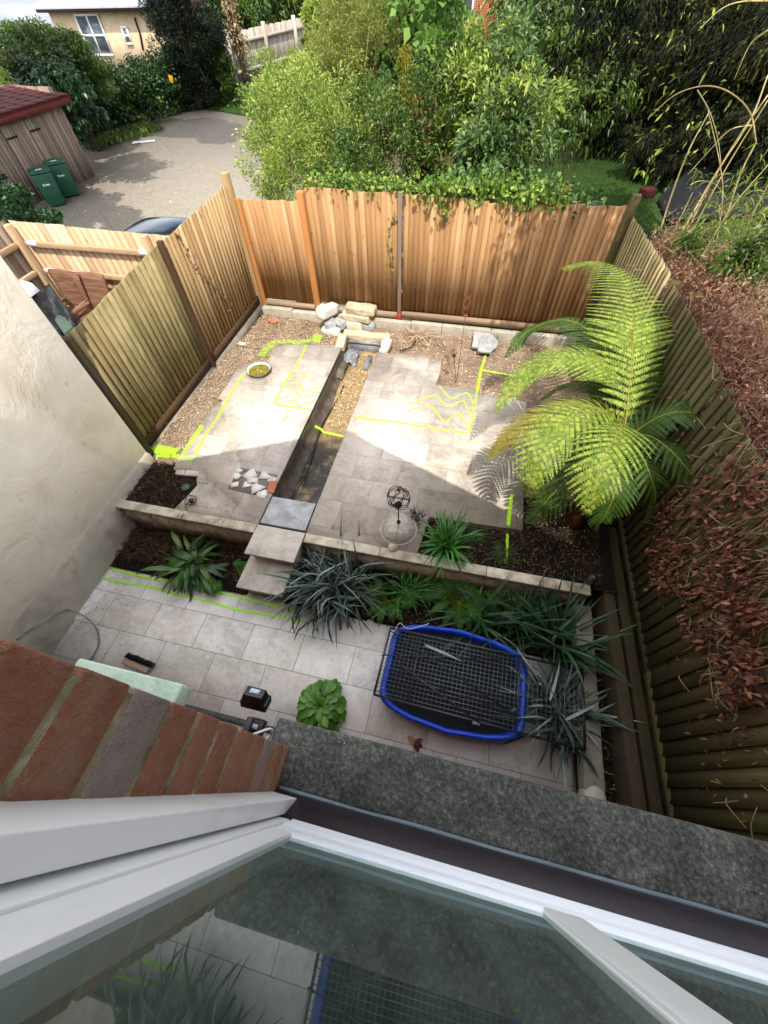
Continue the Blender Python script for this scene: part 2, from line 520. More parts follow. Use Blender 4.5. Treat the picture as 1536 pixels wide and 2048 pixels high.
def paving_mat(name, ox, oy, bw=.61, bh=.405, base=('b5aaa0', 'c9c0b6', 'd6cfc6'), rot=0, mort='4a443c', dirty=3.0):
    t = NT(name)
    tc = t.n('TexCoord'); mp = t.n('Mapping'); t.l(tc.outputs['Object'], mp.inputs[0])
    mp.inputs['Location'].default_value = (-ox, -oy, 0)
    br = t.n('TexBrick'); t.l(mp.outputs[0], br.inputs['Vector'])
    br.inputs['Scale'].default_value = 1.0
    br.inputs['Brick Width'].default_value = bw; br.inputs['Row Height'].default_value = bh
    br.inputs['Mortar Size'].default_value = .003; br.inputs['Mortar Smooth'].default_value = .3
    br.offset = .5
    br.inputs['Color1'].default_value = (0, 0, 0, 1); br.inputs['Color2'].default_value = (1, 1, 1, 1)
    br.inputs['Mortar'].default_value = (.5, .5, .5, 1)
    v = tc.outputs['Object']
    # shift the cloud pattern per tile
    sh = t.n('VectorMath', operation='MULTIPLY_ADD')
    t.l(br.outputs['Color'], sh.inputs[0]); sh.inputs[1].default_value = (9, 9, 9); t.l(v, sh.inputs[2])
    n1 = t.noise(sh.outputs[0], 3.2, 7, .72, .6)
    n2 = t.noise(sh.outputs[0], 26, 5, .7)
    n3 = t.noise(v, .7, 4, .6)
    f = t.math('ADD', t.math('MULTIPLY', n1, .55), t.math('MULTIPLY', n2, .25))
    tv = t.n('RGBToBW'); t.l(br.outputs['Color'], tv.inputs[0])
    f = t.math('ADD', f, t.math('MULTIPLY', tv.outputs[0], .12))
    f = t.math('ADD', f, t.math('MULTIPLY', n3, .12))
    c = t.ramp(f, [(.40, base[0]), (.5, base[1]), (.60, base[2])])
    warm = t.noise(sh.outputs[0], 1.6, 4, .6)
    c = t.mix(t.math('MULTIPLY', t.math('SUBTRACT', warm, .5), 1.6, True), c, 'b89f86')
    dirt = t.noise(v, 5.0, 8, .8)
    c = t.mix(t.math('MULTIPLY', t.math('SUBTRACT', dirt, .56), dirty, True), c, '857c6e')
    pv = t.n('TexVoronoi'); pv.inputs['Scale'].default_value = 13; t.l(v, pv.inputs['Vector'])
    pit = t.ramp(pv.outputs['Distance'], [(0, 1.0), (.05, .8), (.09, 0.0)])
    c = t.mix(t.math('MULTIPLY', pit, .35), c, '6b6154')
    mf = t.math('MULTIPLY', br.outputs['Fac'], t.math('ADD', .55, t.math('MULTIPLY', n3, .7)), True)
    c = t.mix(mf, c, mort)
    h = t.math('SUBTRACT', t.math('MULTIPLY', n2, .25), br.outputs['Fac'])
    t.bump(h, .5, .004)
    return t.fin(c, .55, .35)


def brick_mat(name, c1, c2, mortar, ax='XZ', bw=.225, bh=.0788, oz=0.0, ms=.006):
    t = NT(name)
    tc = t.n('TexCoord'); sp = t.n('SeparateXYZ'); t.l(tc.outputs['Object'], sp.inputs[0])
    cb = t.n('CombineXYZ')
    h = t.math('ADD', sp.outputs[0], sp.outputs[1])
    t.l(h, cb.inputs[0]); t.l(t.math('SUBTRACT', sp.outputs[2], oz), cb.inputs[1])
    br = t.n('TexBrick'); t.l(cb.outputs[0], br.inputs['Vector'])
    br.inputs['Scale'].default_value = 1; br.inputs['Brick Width'].default_value = bw
    br.inputs['Row Height'].default_value = bh; br.inputs['Mortar Size'].default_value = ms
    br.inputs['Color1'].default_value = lin(c1); br.inputs['Color2'].default_value = lin(c2)
    br.inputs['Mortar'].default_value = lin(mortar)
    v = tc.outputs['Object']
    n = t.noise(v, 18, 6, .7)
    c = t.mix(t.math('MULTIPLY', n, .5), br.outputs['Color'], '5a3524', 'MULTIPLY')
    t.bump(t.math('SUBTRACT', t.math('MULTIPLY', n, .3), br.outputs['Fac']), .6, .006)
    return t.fin(c, .9, .15)


M['pave_low'] = paving_mat('pave_low', -3.13 - .305 * 0, .36, base=('b8b3aa', 'd2cec6', 'e2dfd9'), dirty=2.0)
M['pave_right'] = paving_mat('pave_right', -1.545, 5.58 - .405 * 12, base=('9c9388', 'bab2a7', 'cdc7bd'), mort='8a8072')
M['pave_left'] = paving_mat('pave_left', -3.45, 5.55 - .405 * 12, base=('9c9388', 'bab2a7', 'cdc7bd'), mort='8a8072')
M['slab'] = mat('slab', ['8f8a80', 'b3aca0', 'c9c2b6'], .6, .35, 6, rw=.15, bump=.3, bsc=40)
M['slab_grey'] = mat('slab_grey', ['77797a', '9a9d9e', 'b4b6b6'], .5, .4, 7, rw=.15, bump=.3, bsc=40)
M['brick_house'] = brick_mat('brick_house', '8a4a30', '9c5a3c', '8d8468')
M['brick_red'] = brick_mat('brick_red', 'b8583a', 'c46a48', 'c9b8a0')
M['wall_stain'] = mat('wall_stain', ['6f6a5c', '99927f', 'bdb5a2', 'cfc8b6'], .85, .2, 6, rw=.2, bump=.5, bsc=30)


def render_mat():
    t = NT('white_render')
    v = t.coords((1, 1, 1), False)
    n1 = t.noise(v, 1.1, 5, .6, .5)
    n2 = t.noise(v, 2.0, 7, .6, .6)
    n3 = t.noise(v, 60, 4, .6)
    c = t.ramp(t.math('ADD', t.math('MULTIPLY', n1, .6), t.math('MULTIPLY', n2, .4)),
               [(.35, 'd2c6ac'), (.5, 'e4dac4'), (.62, 'ebe2cd')])
    sp = t.n('SeparateXYZ'); tc = t.n('TexCoord'); t.l(tc.outputs['Object'], sp.inputs[0])
    st = t.noise(v, 7, 7, .8)
    c = t.mix(t.math('MULTIPLY', t.math('SUBTRACT', st, .60), 5.0, True), c, '8b8468')
    b1 = t.n('Bump'); b1.inputs['Strength'].default_value = .7; b1.inputs['Distance'].default_value = .05
    t.l(n2, b1.inputs['Height'])
    b2 = t.n('Bump'); b2.inputs['Strength'].default_value = .3; b2.inputs['Distance'].default_value = .004
    t.l(n3, b2.inputs['Height']); t.l(b1.outputs[0], b2.inputs['Normal']); t.l(b2.outputs[0], t.b.inputs['Normal'])
    return t.fin(c, .9, .15)


M['white_render'] = render_mat()


def plinth_mat():
    t = NT('plinth')
    v = t.coords((1, 1, 1), False)
    n1 = t.noise(v, 2.0, 6, .65)
    c = t.ramp(n1, [(.35, '8d8776'), (.5, 'a8a190'), (.65, 'b6af9d')])
    a = t.noise(v, 3.1, 7, .75)
    c = t.mix(t.math('MULTIPLY', t.math('SUBTRACT', a, .55), 4.0, True), c, '5c5a2a')
    t.bump(t.noise(v, 30, 4), .4, .01)
    return t.fin(c, .9, .15)


M['plinth'] = plinth_mat()


def sill_mat():
    t = NT('pebbly_concrete')
    v = t.coords((1, 1, 1), False)
    n1 = t.noise(v, 9, 6, .7)
    n2 = t.noise(v, 120, 5, .7)
    vo = t.n('TexVoronoi'); vo.inputs['Scale'].default_value = 150; t.l(v, vo.inputs['Vector'])
    n4 = t.noise(v, 3.5, 3, .5)
    f = t.math('ADD', t.math('ADD', t.math('MULTIPLY', n1, .28), t.math('MULTIPLY', n2, .52)), t.math('MULTIPLY', n4, .2))
    c = t.ramp(f, [(.37, '1f1e1b'), (.47, '3c3c37'), (.54, '53544e'), (.64, '7c7e78')])
    sp = t.math('LESS_THAN', vo.outputs['Distance'], .16)
    sel = t.math('GREATER_THAN', t.noise(v, 210, 2), .66)
    c = t.mix(t.math('MULTIPLY', sp, sel), c, 'd8d6cc')
    h = t.math('ADD', t.math('MULTIPLY', n2, .7), t.math('MULTIPLY', n1, .5))
    t.bump(h, .8, .006)
    return t.fin(c, .8, .3)


M['sill'] = sill_mat()


def reveal_brick_mat():
    t = NT('reveal_brick')
    v = t.coords((1, 1, 1), False)
    n1 = t.noise(v, 22, 6, .7)
    n2 = t.noise(v, 160, 5, .7)
    n0 = t.noise(v, 6, 4, .6)
    f = t.math('ADD', t.math('MULTIPLY', t.rnd(), .62), t.math('MULTIPLY', n1, .38))
    c = t.ramp(f, [(.0, '6e4a3a'), (.25, '8a5c46'), (.45, '9f6e54'), (.60, '93675a'), (.70, '8e807a'), (.9, 'a2958e')])
    c = t.mix(t.math('MULTIPLY', t.math('SUBTRACT', n0, .62), 6, True), c, 'a09078')
    sm = t.noise(v, 45, 7, .8)
    c = t.mix(t.math('MULTIPLY', t.math('SUBTRACT', sm, .57), 4, True), c, '5a4a36')
    pl = t.noise(v, 75, 6, .8)
    c = t.mix(t.math('MULTIPLY', t.math('SUBTRACT', pl, .50), 2.2, True), c, 'b39a8a')
    t.bump(t.math('ADD', t.math('MULTIPLY', n1, 1.5), n2), 1.0, .008)
    return t.fin(c, .9, .15)


M['reveal_brick'] = reveal_brick_mat()
M['mortar'] = mat('mortar', ['554e3a', '787054', '908870', 'a8a088'], .95, .1, 22, rw=.1, bump=.8, bsc=90)


def block_mat():
    t = NT('block_paving')
    tc = t.n('TexCoord'); mp = t.n('Mapping'); t.l(tc.outputs['Object'], mp.inputs[0])
    mp.inputs['Rotation'].default_value = (0, 0, .6)
    br = t.n('TexBrick'); t.l(mp.outputs[0], br.inputs['Vector'])
    br.inputs['Scale'].default_value = 1; br.inputs['Brick Width'].default_value = .22
    br.inputs['Row Height'].default_value = .11; br.inputs['Mortar Size'].default_value = .006
    br.inputs['Color1'].default_value = lin('7a746a'); br.inputs['Color2'].default_value = lin('8e877b')
    br.inputs['Mortar'].default_value = lin('5c5346')
    n = t.noise(tc.outputs['Object'], 1.2, 7, .75)
    n2 = t.noise(tc.outputs['Object'], 14, 5, .7)
    c = t.mix(t.math('MULTIPLY', n, .9, True), br.outputs['Color'], '8a8478')
    c = t.mix(t.math('MULTIPLY', t.math('SUBTRACT', n2, .55), 2.0, True), c, '6d6252')
    t.bump(t.math('SUBTRACT', n2, br.outputs['Fac']), .4, .01)
    return t.fin(c, .85, .2)


M['blocks'] = block_mat()


def glass_mat():
    t = NT('window_glass')
    tr = t.n('BsdfTransparent'); tr.inputs[0].default_value = (.75, .85, .8, 1)
    gl = t.n('BsdfGlossy'); gl.inputs['Roughness'].default_value = .01; gl.inputs[0].default_value = (.85, .92, .9, 1)
    df = t.n('BsdfDiffuse'); df.inputs[0].default_value = lin('66786f')
    lw = t.n('LayerWeight'); lw.inputs[0].default_value = .5
    frs = t.math('ADD', .16, t.math('MULTIPLY', t.math('POWER', lw.outputs['Facing'], 4.0), .84))
    v = t.coords((18, 18, 3), False)
    n = t.noise(v, 1.0, 6, .7)
    m1 = t.n('MixShader'); t.l(t.math('MULTIPLY', frs, 1.0, True), m1.inputs[0])
    t.l(tr.outputs[0], m1.inputs[1]); t.l(gl.outputs[0], m1.inputs[2])
    m2 = t.n('MixShader')
    t.l(t.math('MULTIPLY', t.math('SUBTRACT', n, .15), .55, True), m2.inputs[0])
    t.l(m1.outputs[0], m2.inputs[1]); t.l(df.outputs[0], m2.inputs[2]); t.l(m2.outputs[0], t.out.inputs[0])
    return t.m


M['glass'] = glass_mat()


def clear_mat():
    t = NT('clear_plastic')
    tr = t.n('BsdfTransparent'); tr.inputs[0].default_value = (.8, .8, .77, 1)
    gl = t.n('BsdfGlossy'); gl.inputs['Roughness'].default_value = .08
    df = t.n('BsdfDiffuse'); df.inputs[0].default_value = lin('b8b4a6')
    lw = t.n('LayerWeight'); lw.inputs[0].default_value = .5
    frs = t.math('ADD', .08, t.math('MULTIPLY', t.math('POWER', lw.outputs['Facing'], 3.0), .7))
    m1 = t.n('MixShader'); t.l(frs, m1.inputs[0])
    t.l(tr.outputs[0], m1.inputs[1]); t.l(gl.outputs[0], m1.inputs[2])
    m2 = t.n('MixShader')
    n = t.noise(t.coords((1, 1, 1)), 14, 4)
    t.l(t.math('MULTIPLY', n, .75, True), m2.inputs[0])
    t.l(m1.outputs[0], m2.inputs[1]); t.l(df.outputs[0], m2.inputs[2]); t.l(m2.outputs[0], t.out.inputs[0])
    return t.m


M['clear'] = clear_mat()


def paint_mat():
    t = NT('neon_spray_paint')
    a = t.n('Attribute'); a.attribute_name = 'edge'
    n = t.noise(t.coords((1, 1, 1), False), 70, 5, .75)
    n2 = t.noise(t.coords((1, 1, 1), False), 9, 4, .6)
    f = t.math('ADD', t.math('MULTIPLY', a.outputs['Fac'], 1.5), t.math('MULTIPLY', t.math('SUBTRACT', n, .5), 2.6))
    f = t.math('ADD', f, t.math('MULTIPLY', t.math('SUBTRACT', n2, .5), .6))
    f = t.math('ADD', f, t.math('MULTIPLY', t.math('SUBTRACT', t.noise(t.coords((1, 1, 1), False), 28, 3, .7), .5), 1.1))
    f = t.math('SUBTRACT', f, .3, True)
    t.fin('aef02c', .7, .2)
    tr = t.n('BsdfTransparent'); mx = t.n('MixShader')
    t.l(t.math('MULTIPLY', f, .74), mx.inputs[0]); t.l(tr.outputs[0], mx.inputs[1]); t.l(t.b.outputs[0], mx.inputs[2])
    t.l(mx.outputs[0], t.out.inputs[0])
    return t.m


M['spray'] = paint_mat()


def rill_mat():
    t = NT('rill_floor')
    tc = t.n('TexCoord'); v = tc.outputs['Object']
    sp = t.n('SeparateXYZ'); t.l(v, sp.inputs[0])
    a = t.noise(v, 3.2, 7, .7, .8); b = t.noise(v, 45, 5, .7)
    dry = t.ramp(t.math('ADD', t.math('MULTIPLY', a, .6), t.math('MULTIPLY', b, .4)), [(.36, '5a4a30'), (.5, '8c7650'), (.62, 'b09a70')])
    wet = t.ramp(a, [(.42, '17130d'), (.52, '2a2318'), (.58, '5c4c34'), (.66, '8c7a5c')])
    f = t.math('ADD', t.math('MULTIPLY', t.math('SUBTRACT', 4.15, sp.outputs[1]), 1.6), t.math('MULTIPLY', t.math('SUBTRACT', a, .5), 2.0))
    f = t.math('ADD', f, .4, True)
    c = t.mix(f, dry, wet)
    t.bump(b, .6, .015)
    return t.fin(c, t.math('SUBTRACT', .9, t.math('MULTIPLY', f, .6)), .4)


M['rill_floor'] = rill_mat()

M['twig_dark'] = mat('twig_dark', ['2c2218', '4a3a28', '6e583e'], .9, .2, 10, rw=.9)

# ================================================================ THE PLACE
def fnoise(x, y, s=1.0, o=0.0):
    return mnoise.fractal(Vector((x * s + o, y * s - o, o)), 1.0, 2.0, 4)


def soilz(x, y):
    t = min(1, max(0, (y - 4.8) / 2.0))
    z = .43 - .2 * t
    if x < -3.2:
        z = .44 - .17 * t
    z += .022 * fnoise(x, y, 2.2) + .012 * fnoise(x, y, 9, 3.1)
    if x < -3.0 and y < 2.95:
        z -= .03
    return z


def grid(name, x0, x1, y0, y1, st, zf, m, parent=None, skip=None):
    nx = max(2, int(round((x1 - x0) / st))); ny = max(2, int(round((y1 - y0) / st)))
    xs = np.linspace(x0, x1, nx + 1); ys = np.linspace(y0, y1, ny + 1)
    V = [(x, y, zf(x, y)) for y in ys for x in xs]
    F = []
    for j in range(ny):
        for i in range(nx):
            cx, cy = (xs[i] + xs[i + 1]) / 2, (ys[j] + ys[j + 1]) / 2
            if skip and skip(cx, cy): continue
            a = j * (nx + 1) + i
            F.append((a, a + 1, a + nx + 2, a + nx + 1))
    mb = MB(); mb.add(V, F, .5)
    return mb.build(name, m, parent, smooth=True)


# ---- ground, drive, lawns (setting)
g = MB(); g.add([(-250, -60, -.86), (250, -60, -.86), (250, 400, -.86), (-250, 400, -.86)], [(0, 1, 2, 3)], .5)
struct(g.build('ground', M['earth']))
drive = [(-18.9, 15.5), (-19.9, 19.5), (-21.2, 22.5), (-19.9, 25.5), (-18.4, 30.2), (-14.0, 28.2), (-11.0, 24.0), (-4.5, 18), (-3.0, 8.2),
         (-4.6, 7.6), (-8.0, 6.3), (-13, 5.5), (-17.5, 11)]
g = MB(); g.prism(drive, -.855, -.8); struct(g.build('driveway', M['blocks']))
lw = [(-18.3, 30.3), (-14.0, 28.3), (-11.0, 24.2), (-6, 21), (-4, 40), (-16.5, 48), (-18.4, 37)]
g = MB(); g.prism(lw, -.85, -.76); struct(g.build('lawn', M['lawn_base']))
g = MB(); g.prism([(-.6, 7.45), (-1.6, 12), (-1.5, 26), (12, 26), (12, 7.45)], -.84, 0.02); struct(g.build('back_garden_lawn', M['lawn_base']))
g = MB(); g.prism([(2.25, -1.0), (2.2, 3.2), (2.0, 7.42), (9, 7.42), (9, -1.0)], -.84, .42); struct(g.build('side_garden_ground', M['litter']))
g = MB(); g.prism([(-8.0, 2.92), (-8.0, 6.12), (-4.32, 6.12), (-4.32, 2.92)], -.84, .38); struct(g.build('yard_ground', M['concrete']))
g = MB(); g.prism([(-4.3, 2.0), (-4.3, 7.4), (2.2, 7.4), (2.2, 2.0)], -.84, -.02)
struct(g.build('subsoil', M['soil']))

CX0, CX1, CY0, CY1 = -2.17, -1.55, 2.66, 6.42


def sz2(x, y):
    if CX0 - .04 < x < CX1 + .04 and CY0 - .3 < y < CY1 + .02:
        return .06
    return soilz(x, y)


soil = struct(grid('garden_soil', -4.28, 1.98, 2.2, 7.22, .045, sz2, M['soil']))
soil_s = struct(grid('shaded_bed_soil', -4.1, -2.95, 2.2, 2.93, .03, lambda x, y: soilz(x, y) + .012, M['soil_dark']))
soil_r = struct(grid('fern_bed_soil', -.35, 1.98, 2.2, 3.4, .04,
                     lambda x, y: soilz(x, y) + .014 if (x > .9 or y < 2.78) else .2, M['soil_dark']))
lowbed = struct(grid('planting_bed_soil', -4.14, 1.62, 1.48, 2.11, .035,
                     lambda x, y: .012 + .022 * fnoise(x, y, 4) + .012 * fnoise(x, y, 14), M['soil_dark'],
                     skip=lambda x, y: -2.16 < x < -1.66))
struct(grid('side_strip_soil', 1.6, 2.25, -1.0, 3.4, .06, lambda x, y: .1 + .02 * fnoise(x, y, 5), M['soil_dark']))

# ---- paved areas
def pxy(pts, z):
    return [tuple(at(a, b, z=z)[:2]) for a, b in pts]


lowpoly = [(-4.16, -.02), (1.62, -.02), (1.62, 1.5), (.2, 1.49), (-1.62, 1.52), (-1.62, 1.60), (-2.3, 1.60), (-2.75, 1.59),
           (-3.28, 1.55), (-3.45, 1.60), (-3.62, 1.62), (-3.72, 1.53), (-3.86, 1.545), (-3.98, 1.60), (-4.08, 1.72), (-4.16, 1.71)]
g = MB(); g.prism(lowpoly, -.04, 0.0)
lower = struct(g.build('lower_patio', M['pave_low']))
LP = pxy([(684, 692), (640, 689), (600, 690), (556, 688), (549, 694), (541, 712), (532, 724), (505, 728), (482, 730), (470, 746), (436, 796), (446, 799),
          (440, 808), (421, 819), (405, 842), (358, 914), (347, 938), (397, 942), (398, 949), (393, 958), (394, 971), (386, 980), (372, 995)], .5)
LP += [(-3.30, 2.215), (-2.172, 2.215)]
g = MB(); g.prism(LP, .455, .5)
patio_l = struct(g.build('upper_patio_left', M['pave_left']))
g = MB(); g.prism([(x * .985 - .04, 2.22 + (y - 2.2) * .985) for x, y in LP], .05, .452)
struct(g.build('patio_base_left', M['concrete_dark']))
RP = [(-1.548, 5.95), (-.425, 5.98), (-.41, 5.60), (-.43, 5.26), (.0, 5.25), (.22, 5.19), (.52, 5.14), (.97, 5.12), (.97, 2.78), (-.14, 2.74), (-.2, 2.215), (-1.548, 2.215)]
g = MB(); g.prism(RP, .455, .5)
patio_r = struct(g.build('upper_patio_right', M['pave_right']))
g = MB(); g.prism([(x - .02 if x > -1.5 else x + .012, y - .012) for x, y in RP], .05, .452)
struct(g.build('patio_base_right', M['concrete_dark']))

# ---- the water channel between the two patios
grid('channel_floor', CX0, CX1, CY0 - .02, CY1, .03,
     lambda x, y: .17 + .05 * min(1, max(0, (y - 4.2) / 1.2)) + .012 * fnoise(x, y, 7), M['rill_floor'])['kind'] = 'structure'
ch = empty('channel_lining', (-1.86, 4.3, .2), 'black rubber lining along both sides of the empty water channel', 'liner')
mb = MB()
ys = np.linspace(CY0, 5.95, 40)
for sx, x0, sl in ((1, CX0 + .012, .05), (-1, CX1 - .008, .02)):
    V = []; F = []
    prof = [(.0, .465), (.004, .40), (.008, .33), (.02, .27), (.07, .235), (.11, .19)] if sx > 0 else [(0, .46), (.008, .35), (.015, .25), (.03, .19)]
    for i, y in enumerate(ys):
        for (dx, z) in prof:
            V.append((x0 + sx * (dx + .012 * fnoise(y * 2, z * 4, 1.6, sx)), y, z))
    n = len(prof)
    F = [(i * n + k, i * n + k + 1, (i + 1) * n + k + 1, (i + 1) * n + k) for i in range(len(ys) - 1) for k in range(n - 1)]
    mb.add(V, F, .3)
mb.build('liner_sheet', M['liner'], ch, smooth=True)
mb = MB(); mb.tube([(-2.02 + .03 * math.sin(q * 3), 2.7 + q, .22 + .02 * math.sin(q * 5)) for q in np.linspace(0, 2.6, 30)], .011)
tag(mb.build('black_hose', M['black_plastic']), 'thin black hose lying along the left side of the channel floor', 'hose')

# ---- low garden walls and steps
def garden_wall(x0, x1, label):
    e = empty('garden_wall', ((x0 + x1) / 2, 2.15, 0), label, 'garden wall')
    b = MB(); b.box2((x0 + .01, 2.115, -.02), (x1 - .01, 2.21, .455)); b.build('wall_face', M['wall_stain'], e)
    b = MB(); x = x0; k = 0
    while x < x1 - .02:
        xe = min(x1, x + (.61 if k else .92)); b.box2((x + .002, 2.09, .458), (xe - .002, 2.213, .497)); x = xe; k += 1
    b.build('coping', M['wall_stain'], e, bevel=.006)
    return e


garden_wall(-4.13, -2.175, 'low stained stone garden wall left of the steps, in front of the dark bare bed')
garden_wall(-1.545, 1.70, 'low stone garden wall right of the steps, behind the ferns and blue tray')
e = empty('side_wall', (1.71, 1.2, 0), 'low pale rendered kerb wall running beside the spiky plant and timber sleepers', 'garden wall')
b = MB(); b.box2((1.62, .34, 0), (1.80, 2.09, .25)); b.build('wall_face', M['concrete_dark'], e, bevel=.02)
b = MB(); b.lathe([(.10, 0), (.10, .22), (.085, .25), (.001, .26)], (1.71, .30, 0), seg=20); b.build('rounded_end', M['plinth'], e, smooth=True)


def slab(name, x0, x1, y0, y1, z, m, label, base=None):
    e = empty(name, ((x0 + x1) / 2, (y0 + y1) / 2, z - .04), label, 'paving slab')
    b = MB(); b.box2((x0, y0, z - .035), (x1, y1, z)); b.build('slab_top', m, e, bevel=.003)
    if base is not None:
        b = MB(); b.box2(*base); b.build('support_block', M['wall_stain'], e)
    return e


slab('step_slab', -2.165, -1.555, 1.80, 2.205, .505, M['slab'], 'upper pale step slab level with the raised patio',
     ((-2.12, 1.86, 0), (-1.60, 2.18, .468)))
slab('step_slab', -2.2, -1.63, 1.47, 1.90, .27, M['slab'], 'lower pale step slab, half under the spiky silver plant',
     ((-2.15, 1.53, 0), (-1.68, 1.85, .233)))
slab('channel_slab', -2.155, -1.572, 2.245, 2.655, .49, M['slab_grey'], 'square grey slab bridging the near end of the channel',
     ((-2.1, 2.3, .05), (-1.62, 2.6, .45)))

# ---- timber sleepers on the right
for (xa, xb, ya, yb, zt, lab) in ((1.85, 1.96, .0, 3.02, .40, 'olive weathered timber sleeper edging the bed beside the low side wall'),
                                  (2.0, 2.1, -.1, 3.12, .38, 'dark timber sleeper lying against the foot of the right fence')):
    b = MB(); b.add([(xa, yb, .0), (xb, yb, .0), (xb + .1, ya, .0), (xa + .1, ya, .0), (xa, yb, zt), (xb, yb, zt), (xb + .1, ya, zt), (xa + .1, ya, zt)],
                    [(0, 1, 2, 3)[::-1], (4, 5, 6, 7), (0, 4, 7, 3), (1, 2, 6, 5), (0, 1, 5, 4), (3, 7, 6, 2)], .6 if xa < 1.9 else .1)
    tag(b.build('timber_sleeper', M['sleeper'], bevel=.008), lab, 'timber sleeper')

# ---- fences
def boards(mb, a, b, n, z0, z1, sp=.10, ragged=.012, thick=.036, w=None):
    """feather-edge boards from a to b (xy), visible side n; z0/z1 functions of the distance"""
    a = np.array(a, float); b = np.array(b, float); u = b - a; L = np.hypot(*u); u /= L; n = np.array(n, float)
    k = int(L / sp); sp = L / k
    for i in range(k):
        s0 = i * sp; s1 = min(L + .004, s0 + sp + .018)
        j = R.uniform(-.003, .003)
        t0 = thick + j; t1 = thick * .18 + j
        zt = z1(s0) + R.uniform(-ragged, ragged); zb = z0(s0) + R.uniform(-ragged, ragged) * .4
        c = [a + u * s0 + n * t0 * .52, a + u * s0 + n * t0, a + u * s1 + n * (t1 + .003), a + u * s1]
        lean = R.uniform(-.004, .004)
        V = [(p[0], p[1], zb) for p in c] + [(p[0] + u[0] * lean, p[1] + u[1] * lean, zt) for p in c]
        mb.add(V, [(3, 2, 1, 0), (4, 5, 6, 7), (0, 1, 5, 4), (1, 2, 6, 5), (2, 3, 7, 6), (3, 0, 4, 7)], R.random())
    return mb


def post(e, x, y, z0, z1, m, wd=.1, name='post', r=.5):
    b = MB(); b.box2((x - wd / 2, y - wd / 2, z0), (x + wd / 2, y + wd / 2, z1), r=r)
    return b.build(name, m, e, bevel=.005)


# left fence
e = empty('left_fence', (-4.27, 5.1, .3), 'featheredge timber fence on the left, greenish near the white wall and brown further off', 'fence')
b = boards(MB(), (-4.28, 3.08), (-4.28, 5.10), (1, 0), lambda s: .60, lambda s: 2.17 + .07 * s, ragged=.008)
b.build('board_panel', M['fence_green'], e)
b = boards(MB(), (-4.28, 5.11), (-4.28, 7.16), (1, 0), lambda s: .60, lambda s: 2.30 + .03 * s, ragged=.008)
b.build('board_panel', M['fence_tan'], e)['label'] = 'browner panel beside the corner'
post(e, -4.17, 3.03, .2, 2.22, M['sleeper'], .09)
post(e, -4.235, 5.115, .2, 2.34, M['timber_dark'], .07)
post(e, -4.26, 7.24, .2, 2.50, M['fence_tan'], .11)
for ya, yb in ((3.07, 5.07), (5.17, 7.18)):
    b = MB(); b.box2((-4.275, ya, .46), (-4.235, yb, .615)); b.build('kick_board', M['timber_dark'], e)
    b = MB(); b.box2((-4.28, ya, .2), (-4.20, yb, .462)); b.build('gravel_board', M['concrete_dark'], e)
b = MB()
for ya, yb in ((3.07, 5.07), (5.17, 7.18)):
    for z in (.8, 1.4, 2.0):
        b.box2((-4.34, ya, z), (-4.283, yb, z + .08))
b.build('rear_rails', M['fence_tan'], e)

# back fence
e = empty('back_fence', (-1.2, 7.3, .3), 'sunlit warm brown featheredge timber fence across the end of the garden', 'fence')
def top2(s): return 2.34 + .015 * math.sin(s * 5)
def top3(s): return 2.29 + .03 * math.sin(s * 2.1 + 1) + (.04 if 1.9 < s < 2.6 else 0) * .6
boards(MB(), (-4.18, 7.32), (-3.11, 7.32), (0, -1), lambda s: .52, lambda s: 2.13 + .03 * s, ragged=.006, sp=.082, thick=.028).build('board_panel', M['fence_warm'], e)
boards(MB(), (-2.98, 7.32), (-1.47, 7.32), (0, -1), lambda s: .55 - .03 * s, top2, ragged=.006, sp=.085, thick=.028).build('board_panel', M['fence_warm'], e)
boards(MB(), (-1.37, 7.32), (1.86, 7.32), (0, -1), lambda s: .51, top3, ragged=.014, sp=.085, thick=.028).build('board_panel', M['fence_warm'], e)['label'] = 'long ragged-topped panel with loose boards'
post(e, -4.17, 7.27, .2, 2.16, M['post_orange'], .07)
post(e, -3.045, 7.27, .2, 2.30, M['post_orange'], .11)
post(e, -1.42, 7.27, .44, 2.36, M['shed_wood'], .065)
b = MB(); b.box2((-1.465, 7.215, .28), (-1.375, 7.30, .50)); b.build('post_foot', M['red_paint'], e)
post(e, 1.90, 7.27, .2, 2.46, M['fence_dark'], .11)
b = MB(); b.box2((-1.37, 7.24, .42), (1.86, 7.285, .535)); b.build('kick_board', M['timber_pink'], e)
b = MB(); b.box2((-4.18, 7.25, .38), (-1.47, 7.285, .50)); b.build('kick_board', M['timber_pink'], e)
b = MB()
for z in (.8, 1.4, 2.0):
    b.box2((-4.15, 7.323, z), (1.86, 7.38, z + .08))
b.build('rear_rails', M['fence_warm'], e)
b = MB(); x = -4.2
while x < 1.85:
    xe = min(1.86, x + R.uniform(.5, .95))
    b.box2((x, 7.13 + R.uniform(-.01, .01), .02), (xe - .006, 7.235, .40 + R.uniform(-.02, .02))); x = xe
tag(b.build('concrete_footing', M['concrete'], bevel=.012), 'rough concrete footing along the foot of the back fence', 'footing')

